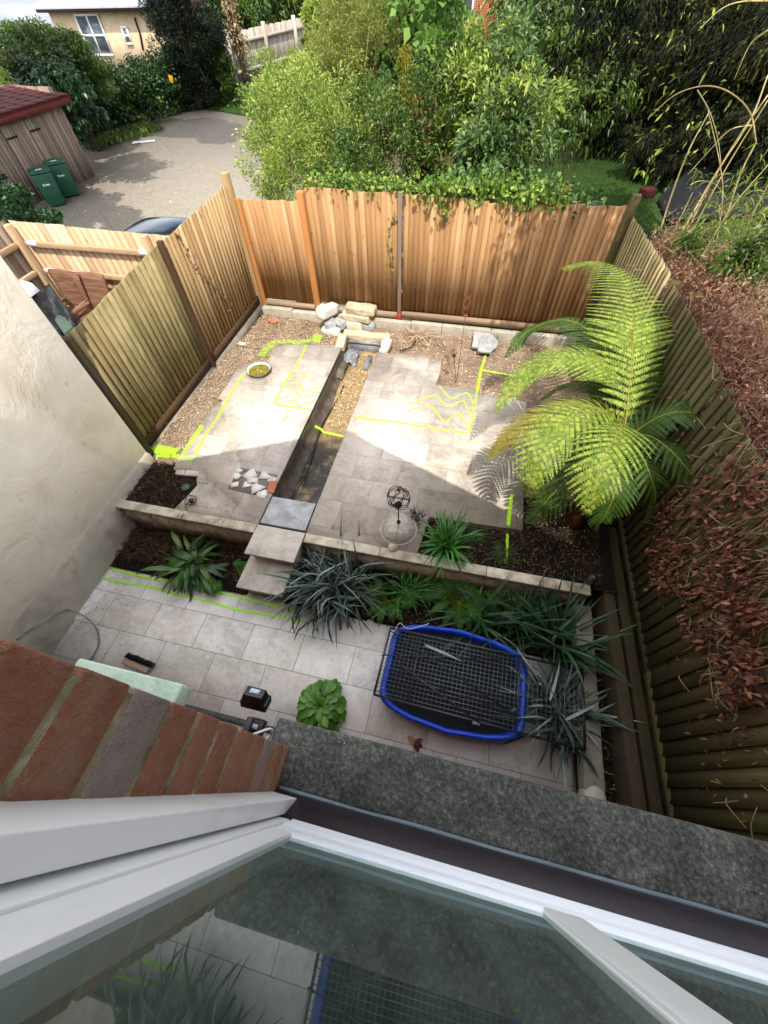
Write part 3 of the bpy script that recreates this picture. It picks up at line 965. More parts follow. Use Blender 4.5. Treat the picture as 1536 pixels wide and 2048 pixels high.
# right fence: three runs
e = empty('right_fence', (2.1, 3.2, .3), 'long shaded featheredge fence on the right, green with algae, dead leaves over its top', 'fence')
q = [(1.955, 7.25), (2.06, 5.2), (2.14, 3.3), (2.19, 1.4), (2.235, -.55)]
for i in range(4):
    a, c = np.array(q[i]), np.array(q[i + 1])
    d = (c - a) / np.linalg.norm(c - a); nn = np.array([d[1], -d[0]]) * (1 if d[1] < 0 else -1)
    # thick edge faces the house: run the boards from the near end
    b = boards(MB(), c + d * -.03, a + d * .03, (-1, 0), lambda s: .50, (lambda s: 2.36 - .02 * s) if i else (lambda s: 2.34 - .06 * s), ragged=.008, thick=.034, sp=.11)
    o = b.build('board_panel', M['fence_dark'] if i else M['fence_green'], e)  # sunlight on the far panel is put into a paler wood colour
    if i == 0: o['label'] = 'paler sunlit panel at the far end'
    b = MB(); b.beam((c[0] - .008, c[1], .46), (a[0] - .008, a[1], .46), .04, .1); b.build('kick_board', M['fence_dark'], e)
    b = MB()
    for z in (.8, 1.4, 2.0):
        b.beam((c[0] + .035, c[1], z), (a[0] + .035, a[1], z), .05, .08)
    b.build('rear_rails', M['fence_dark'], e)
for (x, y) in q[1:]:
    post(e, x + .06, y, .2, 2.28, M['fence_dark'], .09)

# neighbour's fence round the little yard
e = empty('yard_fence', (-6.2, 6.15, .3), 'pale new timber fence with rails round the neighbouring yard, car behind it', 'fence')
boards(MB(), (-7.86, 6.17), (-4.4, 6.17), (0, 1), lambda s: .0, lambda s: 2.03 - .02 * s, sp=.13, thick=.018).build('board_panel', M['fence_new'], e)
boards(MB(), (-7.9, 3.2), (-7.9, 6.15), (-1, 0), lambda s: .0, lambda s: 2.03, sp=.13, thick=.018).build('board_panel', M['shed_wood'], e)['label'] = 'shaded side panel'
for z, x0 in ((1.72, -7.84), (1.28, -7.8), (.62, -7.8)):
    b = MB(); b.box2((-7.74, 6.10, z - .04), (-5.36, 6.165, z + .035)); b.box2((-5.26, 6.10, z - .05), (-4.4, 6.165, z + .03)); b.build('rail', M['fence_new'], e, bevel=.004)
    b = MB(); b.box2((-7.89, 3.3, z - .04), (-7.83, 6.02, z + .035)); b.build('rail', M['fence_new'], e, bevel=.004)
    for xx in (-7.60, -5.44, -5.16):
        b = MB(); b.box2((xx - .09, 6.094, z - .03), (xx + .09, 6.103, z + .035)); b.box2((xx - .09, 6.094, z + .0352), (xx + .09, 6.165, z + .041))
        b.build('bracket', M['upvc'], e)
for x in (-5.31,):
    post(e, x, 6.11, .0, 1.98, M['fence_new'], .095)
post(e, -7.83, 6.09, .0, 2.0, M['fence_new'], .1)

# ---- neighbour's white rendered extension, left
e = empty('rendered_extension', (-5.8, 1.0, 0), 'white rendered side wall of the neighbouring extension filling the left edge', 'building')
b = MB(); b.box2((-7.4, -3, -.5), (-4.13, 2.96, 3.35)); b.build('wall', M['white_render'], e)
b = MB(); b.box2((-4.13, -3, -.5), (-4.105, 2.955, 3.347)); b.build('wall', M['white_render'], e)
b = MB()
V = []; F = []
yy = np.linspace(-3, 2.95, 40)
for y in yy:
    w_ = .006 * fnoise(y, 0, 3)
    for (dx, z) in ((0, .60 + w_), (.028 + w_, .575 + w_), (.034, .30), (.045, .02), (.045, -.3)):
        V.append((-4.105 + dx, y, z))
F = [(i * 5 + k, (i + 1) * 5 + k, (i + 1) * 5 + k + 1, i * 5 + k + 1) for i in range(39) for k in range(4)]
b.add(V, F, .5); b.add([(-4.105, 2.951, z) for z in (-.3, .6)] + [(-4.06, 2.951, .575), (-4.06, 2.951, -.3)], [(0, 1, 2, 3)], .5)
b.build('plinth', M['plinth'], e)
b = MB(); b.box2((-7.6, -3, 3.35), (-4.105, 2.965, 3.5)); b.build('flat_roof', M['felt_dark'], e)

# ---- own house: rear wall, window, roof
H = empty('house', (0, -2.5, 0), 'brick rear of the house with painted timber window directly below the camera', 'house')
X0, X1, ZS, ZH = -.26, 1.45, 3.335, 5.0
b = MB()
b.box2((-4.1, -.33, -.3), (-.49, .018, 5.6)); b.box2((X1, -.33, -.3), (2.3, .018, 4.6))
b.box2((-.49, -.33, -.3), (X1, .018, ZS)); b.box2((-.49, -.33, ZH), (X1, .018, 5.6))
b.add([(-2.3, -.33, 5.6), (1.3, -.33, 5.6), (-.39, -.33, 7.0), (-2.3, .018, 5.6), (1.3, .018, 5.6), (-.39, .018, 7.0)],
      [(0, 1, 2), (5, 4, 3), (0, 3, 4, 1), (1, 4, 5, 2), (2, 5, 3, 0)])
b.build('wall', M['brick_house'], H)
# roof: two slopes, verge 0.3 m beyond the wall
b = MB()
for sx in (-1, 1):
    xr, zr = -.39, 7.10
    hw = 3.7 if sx < 0 else 2.75; xe = xr + sx * hw; ze = zr - hw * (.77 if sx < 0 else .878)
    b.add([(xr, .3, zr), (xe, .3, ze), (xe, -7, ze), (xr, -7, zr), (xr, .3, zr + .12), (xe, .3, ze + .12), (xe, -7, ze + .12), (xr, -7, zr + .12)],
          [(0, 1, 2, 3), (7, 6, 5, 4), (0, 4, 5, 1), (1, 5, 6, 2), (2, 6, 7, 3), (3, 7, 4, 0)])
b.build('roof', M['roof_slate'], H)
b = MB(); b.box2((-4.1, -7, -.3), (-3.9, -.33, 4.4)); b.box2((2.3, -7, -.3), (2.35, -.2, 4.3)); b.box2((-4.1, -7.1, -.3), (2.3, -7, 4.4)); b.build('side_wall', M['brick_house'], H)
# modelled bricks of the left reveal
b = MB(); mo = MB()
ch_ = .0788; zj = 4.175 - ch_ * 14
k = 0
while zj < 5.0:
    zb, zt = zj + .006, zj + ch_ - .006
    j = R.uniform(-.0012, .0012)
    rr = {1.0: 0}.get(0, 0)
    idx = int(round((4.175 - zj) / ch_))
    j *= .5
    rv = {0: .35, 1: .28, 2: .92, 3: .3, 4: .42, 5: .25, 6: .5, 7: .3, 8: .75, 9: .35, 10: .3, 11: .45, 12: .85}.get(idx, R.random() * .6)
    w1, w2, w3, w4 = [R.uniform(-.0022, .0022) for _ in range(4)]
    xf = -.2602 + j; yf = .0215 + R.uniform(-.001, .0015)
    b.add([(-.355, -.078, zb + w1), (xf, -.078, zb + w1), (xf, yf, zb + w2), (-.355, yf, zb + w2), (-.355, -.078, zt + w3), (xf, -.078, zt + w3), (xf, yf, zt + w4), (-.355, yf, zt + w4)],
          [(0, 3, 2, 1), (4, 5, 6, 7), (0, 1, 5, 4), (1, 2, 6, 5), (2, 3, 7, 6), (3, 0, 4, 7)], rv)
    b.box2((-.485, -.078, zb), (-.366, .021, zt))
    zj += ch_
br = b.build('reveal_bricks', M['reveal_brick'], H, bevel=.0025)
mo.box2((-.488, -.33, ZS), (-.2622, .0165, ZH)); mo.build('mortar', M['mortar'], H)
# sill
b = MB(); b.box2((-.31, -.058, 3.345), (1.6, .076, 3.42)); b.build('sill', M['sill'], H, bevel=.008)
b = MB(); pr = [(-.0585, 3.34), (-.0585, 3.416), (-.0925, 3.531), (-.14, 3.531), (-.14, 3.34)]; n = len(pr)
b.add([(-.26, y, z) for y, z in pr] + [(X1, y, z) for y, z in pr], [tuple(range(n)), tuple(range(2 * n - 1, n - 1, -1))] + [(i, n + i, n + (i + 1) % n, (i + 1) % n) for i in range(n)], .5)
b.build('sub_sill', M['purple'], H)
b = MB(); b.tube([(x, -.0595 + .002 * fnoise(x, 0, 6), 3.421) for x in np.linspace(-.255, X1, 40)], .005, 6); b.build('lead_strip', M['lead'], H)
# window frame
W = MB()
W.box2((-.2652, -.0915, 3.424), (-.204, -.067, ZH)); wl = W.build('window_lining', M['white_paint'], H, bevel=.0015)
win = bpy.data.objects.new('window', None); COL.objects.link(win); win.parent = H
win.location = (0, 0, 0)
W = MB(); W.box2((-.262, -.13, 3.533), (-.1895, -.096, ZH)); W.box2((-.189, -.13, 3.66), (-.1555, -.0985, ZH)); W.build('stile', M['white_paint'], win, bevel=.0008)
W = MB()
pr = [(-.0935, 3.533), (-.0935, 3.539), (-.0950, 3.541), (-.0950, 3.604), (-.0975, 3.607), (-.0975, 3.646), (-.1035, 3.663), (-.13, 3.663), (-.13, 3.533)]
V = [(-.184, y, z) for y, z in pr] + [(X1, y, z) for y, z in pr]; n = len(pr)
W.add(V, [tuple(range(n)), tuple(range(2 * n - 1, n - 1, -1))] + [(i, n + i, n + (i + 1) % n, (i + 1) % n) for i in range(n)], .5)
W.build('bottom_rail', M['white_old'], win)
W = MB(); W.box2((.251, -.125, 3.655), (.309, -.0975, ZH)); W.box2((.2475, -.125, 3.664), (.2505, -.1015, ZH))
W.build('mullion', M['white_paint'], win, bevel=.0015)
W = MB(); W.add([(-.1555, -.1045, 3.66), (.2475, -.1045, 3.66), (.2475, -.1045, ZH), (-.1555, -.1045, ZH)], [(0, 1, 2, 3)]); W.build('pane', M['glass'], win)
W = MB(); W.add([(.309, -.1045, 3.66), (X1, -.1045, 3.66), (X1, -.1045, ZH), (.309, -.1045, ZH)], [(0, 1, 2, 3)]); W.build('pane', M['glass'], win)
W = MB()
for (a, c) in (((-.262, -3.4, 2.5), (2.2, -.34, 2.55)), ((-1.5, -3.5, 2.5), (2.2, -3.4, 5.3)), ((-1.6, -3.5, 2.5), (-1.5, -.34, 5.3)), ((2.2, -3.5, 2.5), (2.25, -.34, 5.3)), ((-1.6, -3.5, 5.3), (2.25, -.34, 5.35)), ((-1.6, -3.5, 2.45), (2.25, -.34, 2.5))):
    W.box2(a, c)
W.build('room_inside', mat('room_wall', ['5c5a52', '6e6c62'], .9, .1), H)

# pale green painted lintel on the wall to the left
b = MB(); b.box2((-1.57, .0, 2.49), (-1.02, .165, 2.60))
tag(b.build('painted_ledge', M['seafoam'], bevel=.01), 'pale green painted concrete ledge sticking out past the brick edge', 'ledge')

# tall neighbour on the right (throws the shade over the right side)
e = empty('neighbouring_house', (4.6, -2, 0), 'brick house beyond the right fence', 'house')
b = MB(); b.box2((2.95, -6, -.5), (7, 1.2, 8.3)); b.build('wall', M['brick_red'], e)
b = MB(); b.box2((2.93, -6.2, 8.3), (7.2, 1.4, 8.45)); b.build('roof', M['roof_slate'], e)

# ================================================================ SPRAY MARKS
def ribbon(name, pts, wd, z, parent, zf=None, soft=1.0):
    """soft-edged strip lying on a surface; pts are metric xy"""
    P = [np.array(p[:2], float) for p in pts]
    Q = []
    for a, b in zip(P[:-1], P[1:]):
        n = max(1, int(np.linalg.norm(b - a) / .04))
        Q += [a + (b - a) * i / n for i in range(n)]
    Q.append(P[-1]); Q = np.array(Q)
    if len(Q) > 6:
        for _ in range(2):
            Q[1:-1] = .25 * Q[:-2] + .5 * Q[1:-1] + .25 * Q[2:]
    T = np.gradient(Q, axis=0); T /= np.linalg.norm(T, axis=1)[:, None] + 1e-9
    N = np.c_[-T[:, 1], T[:, 0]]
    V = []; E = []
    for i in range(len(Q)):
        k = wd * (1 + .25 * fnoise(Q[i][0] * 5, Q[i][1] * 5, 1.0, 2.2))
        for s, e in ((-1, 0), (-.45, 1), (.45, 1), (1, 0)):
            p = Q[i] + N[i] * s * k
            zz = zf(p[0], p[1]) if zf else z
            V.append((p[0], p[1], zz)); E.append(e * soft if 0 < i < len(Q) - 1 else 0.0)
    F = [(i * 4 + k, i * 4 + k + 1, i * 4 + 5 + k, i * 4 + 4 + k) for i in range(len(Q) - 1) for k in range(3)]
    mb = MB(); mb.add(V, F, .5)
    o = mb.build(name, M['spray'], parent)
    a = o.data.attributes.new('edge', 'FLOAT', 'POINT'); a.data.foreach_set('value', np.array(E, np.float32))
    return o


def zpts(off, sc, pts, z):
    return [at(off[0] + x / sc, off[1] + y / sc, z=z)[:2] for x, y in pts]


LO, LS = (350, 680), 5.297
ZL = .504
for pts, wd in (([(1390, 55), (1340, 180), (1200, 400), (1100, 580), (1045, 685)], .022), ([(1045, 685), (1300, 715), (1440, 735)], .022),
                ([(1320, 320), (1365, 400), (1440, 395)], .014), ([(1200, 405), (1320, 355)], .014), ([(1180, 480), (1305, 435), (1360, 550), (1530, 500)], .015),
                ([(1130, 550), (1275, 520), (1330, 620)], .015), ([(1085, 635), (1250, 590)], .014), ([(1355, 625), (1530, 560)], .013),
                ([(1060, 680), (1270, 635), (1310, 710), (1480, 640)], .016),
                ([(800, 280), (690, 420), (560, 620), (450, 830), (330, 1000), (250, 1150), (200, 1245)], .022),
                ([(290, 890), (180, 1040), (60, 1240)], .02), ([(60, 1245), (210, 1275)], .03)):
    ribbon('spray_line', zpts(LO, LS, pts, .5), wd, ZL, patio_l)
zz = []
for i in range(13):
    t_ = i / 12
    a = (300 - 230 * t_, 920 + 290 * t_); b = (310 - 190 * t_, 900 + 300 * t_)
    zz += [a, b]
ribbon('spray_line', zpts(LO, LS, zz, .5), .022, ZL, patio_l)
RO, RS = (680, 680), 5.486
for pts, wd in (([(140, 830), (340, 875), (560, 895), (900, 945), (1100, 985), (1430, 1025)], .022), ([(1430, 1025), (1460, 830), (1500, 590)], .02),
                ([(735, 710), (1050, 600), (1190, 745), (1355, 655), (1430, 830)], .015), ([(715, 790), (990, 705), (1150, 915), (1310, 790), (1430, 1020)], .015),
                ([(1090, 510), (1215, 655), (1400, 570), (1490, 750)], .015), ([(1380, 1110), (1440, 1100)], .05)):
    ribbon('spray_line', zpts(RO, RS, pts, .5), wd, ZL, patio_r)
ribbon('spray_line', [at(1024, 985, z=.5), at(1020, 1010, z=.5), at(1016, 1056, z=.5)], .03, ZL, patio_r)
ribbon('spray_line', [at(1024, 984, z=.5), at(1024, 992, z=.5)], .06, ZL + .003, patio_r)
sfz = lambda x, y: soilz(x, y) + .022
sfd = lambda x, y: soilz(x, y) + .035
ribbon('spray_line', [at(953, 790, z=.4), at(962, 740, z=.36), at(975, 694, z=.34)], .03, 0, soil, sfz)
ribbon('spray_line', [at(962, 738, z=.36), at(1000, 744, z=.36), at(1045, 752, z=.36)], .03, 0, soil, sfz)
ribbon('spray_line', [at(640, 664, z=.3), at(625, 676, z=.33), at(590, 684, z=.33), at(548, 684, z=.35), at(532, 700, z=.36), at(522, 716, z=.38)], .12, 0, soil, sfz, .55)
ribbon('spray_line', [at(640, 668, z=.3), at(632, 684, z=.33)], .09, 0, soil, sfz, .7)
ribbon('spray_line', [at(300, 898, z=.42), at(330, 905, z=.42), at(358, 912, z=.42)], .12, 0, soil, sfz, .9)
ribbon('spray_line', [at(312, 915, z=.42), at(350, 917, z=.42), at(372, 921, z=.42)], .05, 0, soil, sfz, .9)
ribbon('spray_line', [at(1014, 1066, z=.43), at(1012, 1100, z=.43), at(1008, 1128, z=.43)], .025, 0, soil_r, sfd, .8)
LO2, LS2 = (200, 960), 3.491
ribbon('spray_line', zpts(LO2, LS2, [(-40, 580), (60, 608), (150, 640), (270, 670), (460, 705), (600, 722), (770, 775), (980, 820), (1250, 885), (1370, 930)], 0), .022, .004, lower)
ribbon('spray_line', zpts(LO2, LS2, [(-50, 655), (0, 680), (100, 705), (350, 745), (520, 795), (640, 820), (800, 860), (950, 905), (1200, 945), (1340, 975), (1440, 990)], 0), .02, .004, lower)
ribbon('spray_line', [at(621, 838, z=.3), at(628, 853, z=.25), at(643, 863, z=.23), at(689, 872, z=.235)], .028, 0, soil,
       lambda x, y: .27 if x < -2.0 else .222)

# ================================================================ SCATTER (uncountable)
def chips(name, xr, yr, n, L, W_, zf, m, ok=None, lift=.006, seed=1, tilt=.35):
    g = np.random.default_rng(seed)
    Q = []
    while len(Q) < n:
        x = g.uniform(*xr); y = g.uniform(*yr)
        if ok and not ok(x, y): continue
        a = g.uniform(0, 2 * math.pi); l = L * g.uniform(.4, 1.3); w_ = W_ * g.uniform(.5, 1.3)
        z = zf(x, y) + lift + g.uniform(0, .012)
        d = np.array([math.cos(a), math.sin(a), g.normal() * tilt]) * l / 2
        s = np.array([-math.sin(a), math.cos(a), g.normal() * tilt]) * w_ / 2
        c = np.array([x, y, z + abs(d[2])])
        Q.append([c - d, c + s, c + d, c - s])
    mb = MB(); mb.quads(Q); o = mb.build(name, m); o['kind'] = 'stuff'
    return o


def inpoly(x, y, P):
    c = False; n = len(P)
    for i in range(n):
        x1, y1 = P[i]; x2, y2 = P[(i + 1) % n]
        if (y1 > y) != (y2 > y) and x < (x2 - x1) * (y - y1) / (y2 - y1) + x1:
            c = not c
    return c


def on_soil(x, y):
    return not (inpoly(x, y, LP) or inpoly(x, y, RP) or (CX0 - .1 < x < CX1 + .1 and y < 6.6))


chips('wood_chips', (-4.2, 1.8), (2.95, 7.1), 5200, .045, .014, soilz, M['chip'], on_soil, seed=2)
chips('wood_chips', (-4.2, -2.4), (5.6, 7.1), 1500, .09, .008, soilz, M['dry_straw'], on_soil, .01, seed=5)
chips('wood_chips', (-4.2, -3.75), (3.2, 5.8), 900, .08, .008, soilz, M['dry_straw'], on_soil, .01, seed=6)
chips('channel_litter', (-2.0, -1.58), (4.3, 6.1), 900, .05, .014, lambda x, y: .2, M['chip'],
      lambda x, y: R.random() < (y - 4.0) / 1.4, .01, seed=3)
chips('bed_litter', (-4.1, -2.2), (1.62, 2.1), 1500, .06, .008, lambda x, y: .03, M['twig_dark'], lambda x, y: R.random() < .5 or x < -3.2, .01, seed=4)
chips('bed_litter', (-1.5, 1.6), (1.5, 2.1), 1500, .04, .012, lambda x, y: .03, M['chip_dark'], None, .01, seed=7)
chips('bed_litter', (-.3, 1.85), (2.25, 3.4), 2600, .035, .012, lambda x, y: soilz(x, y) + .014, M['chip_dark'],
      lambda x, y: not inpoly(x, y, RP), .006, seed=8)
chips('bed_litter', (-4.08, -3.0), (2.22, 2.95), 1500, .05, .01, lambda x, y: soilz(x, y) + .012, M['chip_dark'], on_soil, .006, seed=9)
chips('side_strip_litter', (1.82, 2.2), (-.3, 3.2), 700, .05, .015, lambda x, y: .12, M['chip_dark'], None, .01, seed=10)
chips('side_garden_litter', (2.35, 5.5), (1.8, 7.4), 9000, .07, .03, lambda x, y: .43, M['dry_pale'], None, .01, seed=12, tilt=.6)
chips('patio_crumbs', (-4.1, -3.2), (.4, 1.6), 260, .014, .01, lambda x, y: .001, M['chip_dark'], lambda x, y: R.random() < math.exp(-((x + 4) / .5) ** 2), .002, seed=13)
chips('patio_crumbs', (-4.1, 1.4), (.3, 1.5), 160, .012, .008, lambda x, y: .001, M['chip_dark'], None, .002, seed=14)
chips('patio_crumbs', (-3.6, .9), (2.3, 5.9), 420, .022, .007, lambda x, y: .501, M['chip'], lambda x, y: inpoly(x, y, LP) or inpoly(x, y, RP), .002, seed=15)


def curve_pts(P, n=24):
    """Catmull-Rom through the control points"""
    P = [np.array(p, float) for p in P]
    P = [2 * P[0] - P[1]] + P + [2 * P[-1] - P[-2]]
    k = len(P) - 3; out = []
    for i in range(n):
        t = i / (n - 1) * k; j = min(int(t), k - 1); u = t - j
        a, b, c, d = P[j:j + 4]
        out.append(.5 * (2 * b + (c - a) * u + (2 * a - 5 * b + 4 * c - d) * u * u + (3 * b - a - 3 * c + d) * u ** 3))
    return np.array(out)


def twigs(name, n, cx, cy, sx, sy, z, L, rad, m, label, cat, arch=.05, seg=4):
    mb = MB()
    for _ in range(n):
        x = R.gauss(cx, sx); y = R.gauss(cy, sy); a = R.uniform(0, 6.28); l = L * R.uniform(.4, 1.2)
        h = R.uniform(0, arch)
        p = [(x, y, z), (x + math.cos(a) * l / 2, y + math.sin(a) * l / 2, z + h), (x + math.cos(a) * l, y + math.sin(a) * l, z + R.uniform(0, .02))]
        mb.tube(curve_pts(p, 6), rad, seg)
    o = mb.build(name, m); o['kind'] = 'stuff'
    return o


twigs('dead_roots', 150, -3.55, 2.5, .2, .14, .45, .3, .004, M['root'], '', '', .08)
twigs('dry_twigs', 110, -3.75, 1.85, .18, .12, .03, .25, .004, M['twig_dark'], '', '', .05)
twigs('dry_twigs', 60, -.95, 6.85, .12, .08, .3, .3, .005, M['chip'], '', '', .06)
twigs('dry_twigs', 60, -3.9, 5.4, .1, .6, .36, .35, .004, M['dry_straw'], '', '', .04)
twigs('dry_twigs', 60, -3.7, 6.4, .35, .3, .3, .3, .004, M['dry_straw'], '', '', .05)

# ================================================================ SMALL THINGS IN THE GARDEN
# broken tiles in their gap in the left patio
hole = pxy([(480, 936), (455, 978), (533, 996), (556, 950)], .5)
g = MB(); g.prism(hole, .5005, .5035); g.build('tile_gap_bed', M['concrete_dark'])['kind'] = 'structure'
hc = np.mean(hole, axis=0)
tl = [((500, 948), .17, .3), ((468, 968), .1, 1.2), ((492, 969), .12, 2.0), ((512, 975), .19, .2), ((545, 958), .1, .9), ((530, 950), .16, -.1), ((472, 951), .09, .5), ((505, 962), .13, 2.6), ((524, 986), .12, .3), ((478, 941), .08, 1.8)]
for i, (p, s, a) in enumerate(tl):
    x, y = at(p[0], p[1], z=.52)[:2]
    k = R.choice((3, 4, 4, 5)); b = MB()
    poly = [(x + s * .75 * math.cos(a + 6.28 * j / k + R.uniform(-.25, .25)) * R.uniform(.8, 1.1), y + s * .75 * math.sin(a + 6.28 * j / k + R.uniform(-.25, .25)) * R.uniform(.7, 1)) for j in range(k)]
    z0 = .5045 + .004 * (i % 4)
    b.prism(poly, z0, z0 + .005)
    tag(b.build('broken_tile', M['stone_white']), 'white broken tile fragment in the hole of the left patio', 'tile fragment', 'broken tile pieces in the patio gap')
x, y = at(543, 972, z=.53)[:2]
b = MB(); b.box((x, y, .508), (.1, .2, .02), Matrix.Rotation(.15, 3, 'Z'), r=.4); tag(b.build('loose_brick', M['brick_loose'], bevel=.006), 'orange brick lying beside the broken white tiles', 'brick')
x, y = at(547, 637, z=.3)[:2]
x, y = at(545, 642, z=.3)[:2]
b = MB(); b.box((x, y, .30), (.2, .1, .06), Matrix.Rotation(-.3, 3, 'Z')); tag(b.build('loose_brick', M['brick_loose'], bevel=.008), 'pinkish brick half sunk in the soil near the left back corner', 'brick')

# bowl of murky water
x, y = at(518, 741, z=.53)[:2]
e = empty('water_bowl', (x, y, .5), 'round enamel bowl of brown water standing on the left patio', 'bowl')
b = MB(); b.lathe([(.10, .504), (.155, .508), (.175, .535), (.192, .56), (.200, .562), (.196, .555), (.178, .53), (.155, .516), (.0, .514)], (x, y, 0), seg=40, cap=False)
b.build('bowl_shell', M['enamel'], e, smooth=True)
b = MB(); b.ring((x, y, .561), .2, .006); b.build('rim', M['enamel_grey'], e, smooth=True)
b = MB(); b.lathe([(.0, .532), (.172, .532)], (x, y, 0), seg=40, cap=False); b.build('water', M['murky_water'], e)
for dx, dy in ((-.03, .01), (.05, -.02)):
    b = MB(); b.lathe([(.012, .534), (.008, .537), (0, .538)], (x + dx, y + dy, 0), seg=8, cap=False)
    b.build('floating_petal', M['stone_white'], e)


def rock(name, c, size, rz, m, label, cat='stone', group=None, rough=.012, ry=0.0, rx=0.0):
    """rough hewn block"""
    nx = 6; V = []; sx, sy, sz = [q / 2 for q in size]
    import bmesh
    bm = bmesh.new(); bmesh.ops.create_cube(bm, size=1)
    bmesh.ops.subdivide_edges(bm, edges=bm.edges[:], cuts=4, use_grid_fill=True)
    Mr = Matrix.Rotation(rz, 3, 'Z') @ Matrix.Rotation(ry, 3, 'Y') @ Matrix.Rotation(rx, 3, 'X')
    o_ = R.uniform(0, 50); vv = []
    for v in bm.verts:
        p = Vector((v.co.x * size[0], v.co.y * size[1], v.co.z * size[2]))
        q_ = Vector((p.x * 7 + o_, p.y * 7, p.z * 7))
        ed = sum(abs(abs(v.co[i]) - .5) < .01 for i in range(3))
        p = p * (1 - .035 * max(0, ed - 1)) + Vector((mnoise.noise(q_), mnoise.noise(q_ + Vector((9, 0, 0))), mnoise.noise(q_ + Vector((0, 9, 0))))) * rough
        vv.append(tuple(Mr @ p + Vector(c)))
    fs = [tuple(v.index for v in f.verts) for f in bm.faces]; bm.free()
    b = MB(); b.add(vv, fs, .5)
    return tag(b.build(name, m), label, cat, group)


def R3(p, z):
    q = at(p[0], p[1], z=z); return (q[0], q[1], z)


rock('stone_block', R3((655, 622), .56), (.19, .46, .17), -.42, M['stone_white'], 'long white stone block resting slanted on top of the rubble heap', rough=.006, rx=-.1)
rock('stone_block', R3((722, 618), .56), (.58, .24, .13), -.05, M['stone_yellow'], 'topmost yellow stone slab of the stack by the back fence', rough=.02)
rock('stone_block', R3((714, 632), .43), (.56, .26, .12), -.1, M['stone_yellow'], 'middle yellow stone of the stack by the back fence', rough=.025)
rock('stone_block', R3((708, 648), .30), (.34, .2, .14), .05, M['stone_pale'], 'pale bottom stone under the yellow stack', rough=.02)
rock('stone_block', R3((738, 650), .29), (.26, .2, .12), -.1, M['stone_grey'], 'grey bottom stone under the yellow stack', rough=.02)
rock('stone_block', R3((738, 642), .36), (.2, .12, .05), .3, M['stone_yellow'], 'thin yellow chip of stone at the end of the stack', rough=.02)
rock('stone_block', R3((660, 648), .38), (.2, .22, .16), .5, M['stone_grey'], 'grey mortar-caked lump in the rubble heap', rough=.04)
rock('stone_block', R3((678, 648), .36), (.24, .2, .14), -.3, M['stone_grey'], 'grey jagged lump between the white block and yellow stack', rough=.04)
rock('stone_block', R3((662, 662), .30), (.36, .16, .10), -.12, M['stone_white'], 'white flat slab at the front foot of the rubble heap', rough=.01)
rock('stone_block', R3((643, 622), .42), (.13, .18, .22), .1, M['stone_pale'], 'pale stone with a green spray dab beside the orange post', rough=.01)
x, y, z = R3((646, 617), .50)
ribbon('stone_spray_mark', [(x, y - .03), (x + .02, y + .05)], .03, .535, None)
bpy.data.objects['stone_spray_mark']['kind'] = 'structure'
# pool coping
rock('coping_stone', (-1.86, 6.45, .45), (.86, .17, .13), .0, M['stone_yellow'], 'rough yellow coping stone across the far end of the channel', rough=.03)
rock('coping_stone', (-2.26, 6.19, .45), (.16, .42, .12), .15, M['stone_yellow'], 'yellow coping stone on the left of the channel end', rough=.02)
rock('coping_stone', (-1.45, 6.2, .45), (.15, .42, .12), .0, M['stone_pale'], 'pale coping stone on the right of the channel end', rough=.03)
b = MB(); b.box2((-2.17, 6.34, .12), (-1.54, 6.37, .36), r=.2); b.box2((-2.17, 6.335, .36), (-1.54, 6.375, .41), r=.9)
tag(b.build('channel_end_board', M['sheet_grey']), 'grey and brown end panel below the yellow coping stone', 'panel')


def crumple(name, c, r, sq, m, label, cat, seed=0):
    mb = MB(); V = []; F = []
    n, k = 26, 20
    for i in range(n):
        for j in range(k):
            u = (i / (n - 1) - .5) * 2; v = (j / (k - 1) - .5) * 2
            h = math.sqrt(max(0, 1 - min(1, u * u * .8 + v * v * .8)))
            q = Vector((u * 2.2 + seed, v * 2.2, seed))
            d = mnoise.noise(q) * .5 + mnoise.noise(q * 2.3) * .3
            V.append((c[0] + r[0] * (u + d * .25), c[1] + r[1] * (v + d * .25), c[2] + r[2] * (h + d * sq)))
    F = [(i * k + j, (i + 1) * k + j, (i + 1) * k + j + 1, i * k + j + 1) for i in range(n - 1) for j in range(k - 1)]
    mb.add(V, F, .5)
    return tag(mb.build(name, m, smooth=True), label, cat)


x, y, z = R3((701, 708), .34)
crumple('plastic_sheet', (x, y, .24), (.13, .2, .14), .6, M['sheet_grey'], 'crumpled grey plastic sheet at the far left of the channel', 'plastic sheet', 3)
x, y, z = R3((735, 716), .34)
crumple('plastic_sheet', (x, y, .2), (.06, .2, .13), .5, M['sheet_grey'], 'grey plastic flap against the right side of the channel', 'plastic sheet', 8)
x, y, z = R3((683, 732), .38)
crumple('plastic_sheet', (x - .02, y, .28), (.08, .22, .08), .6, M['liner'], 'dark folded plastic beside the far left patio edge', 'plastic sheet', 14)
mb = MB(); mb.tube(curve_pts([R3((800, 702), .33), R3((818, 696), .34), R3((829, 688), .36), R3((831, 680), .36)], 14), .012)
tag(mb.build('black_pipe', M['black_plastic']), 'short curved black pipe lying on the soil beyond the right patio', 'pipe')
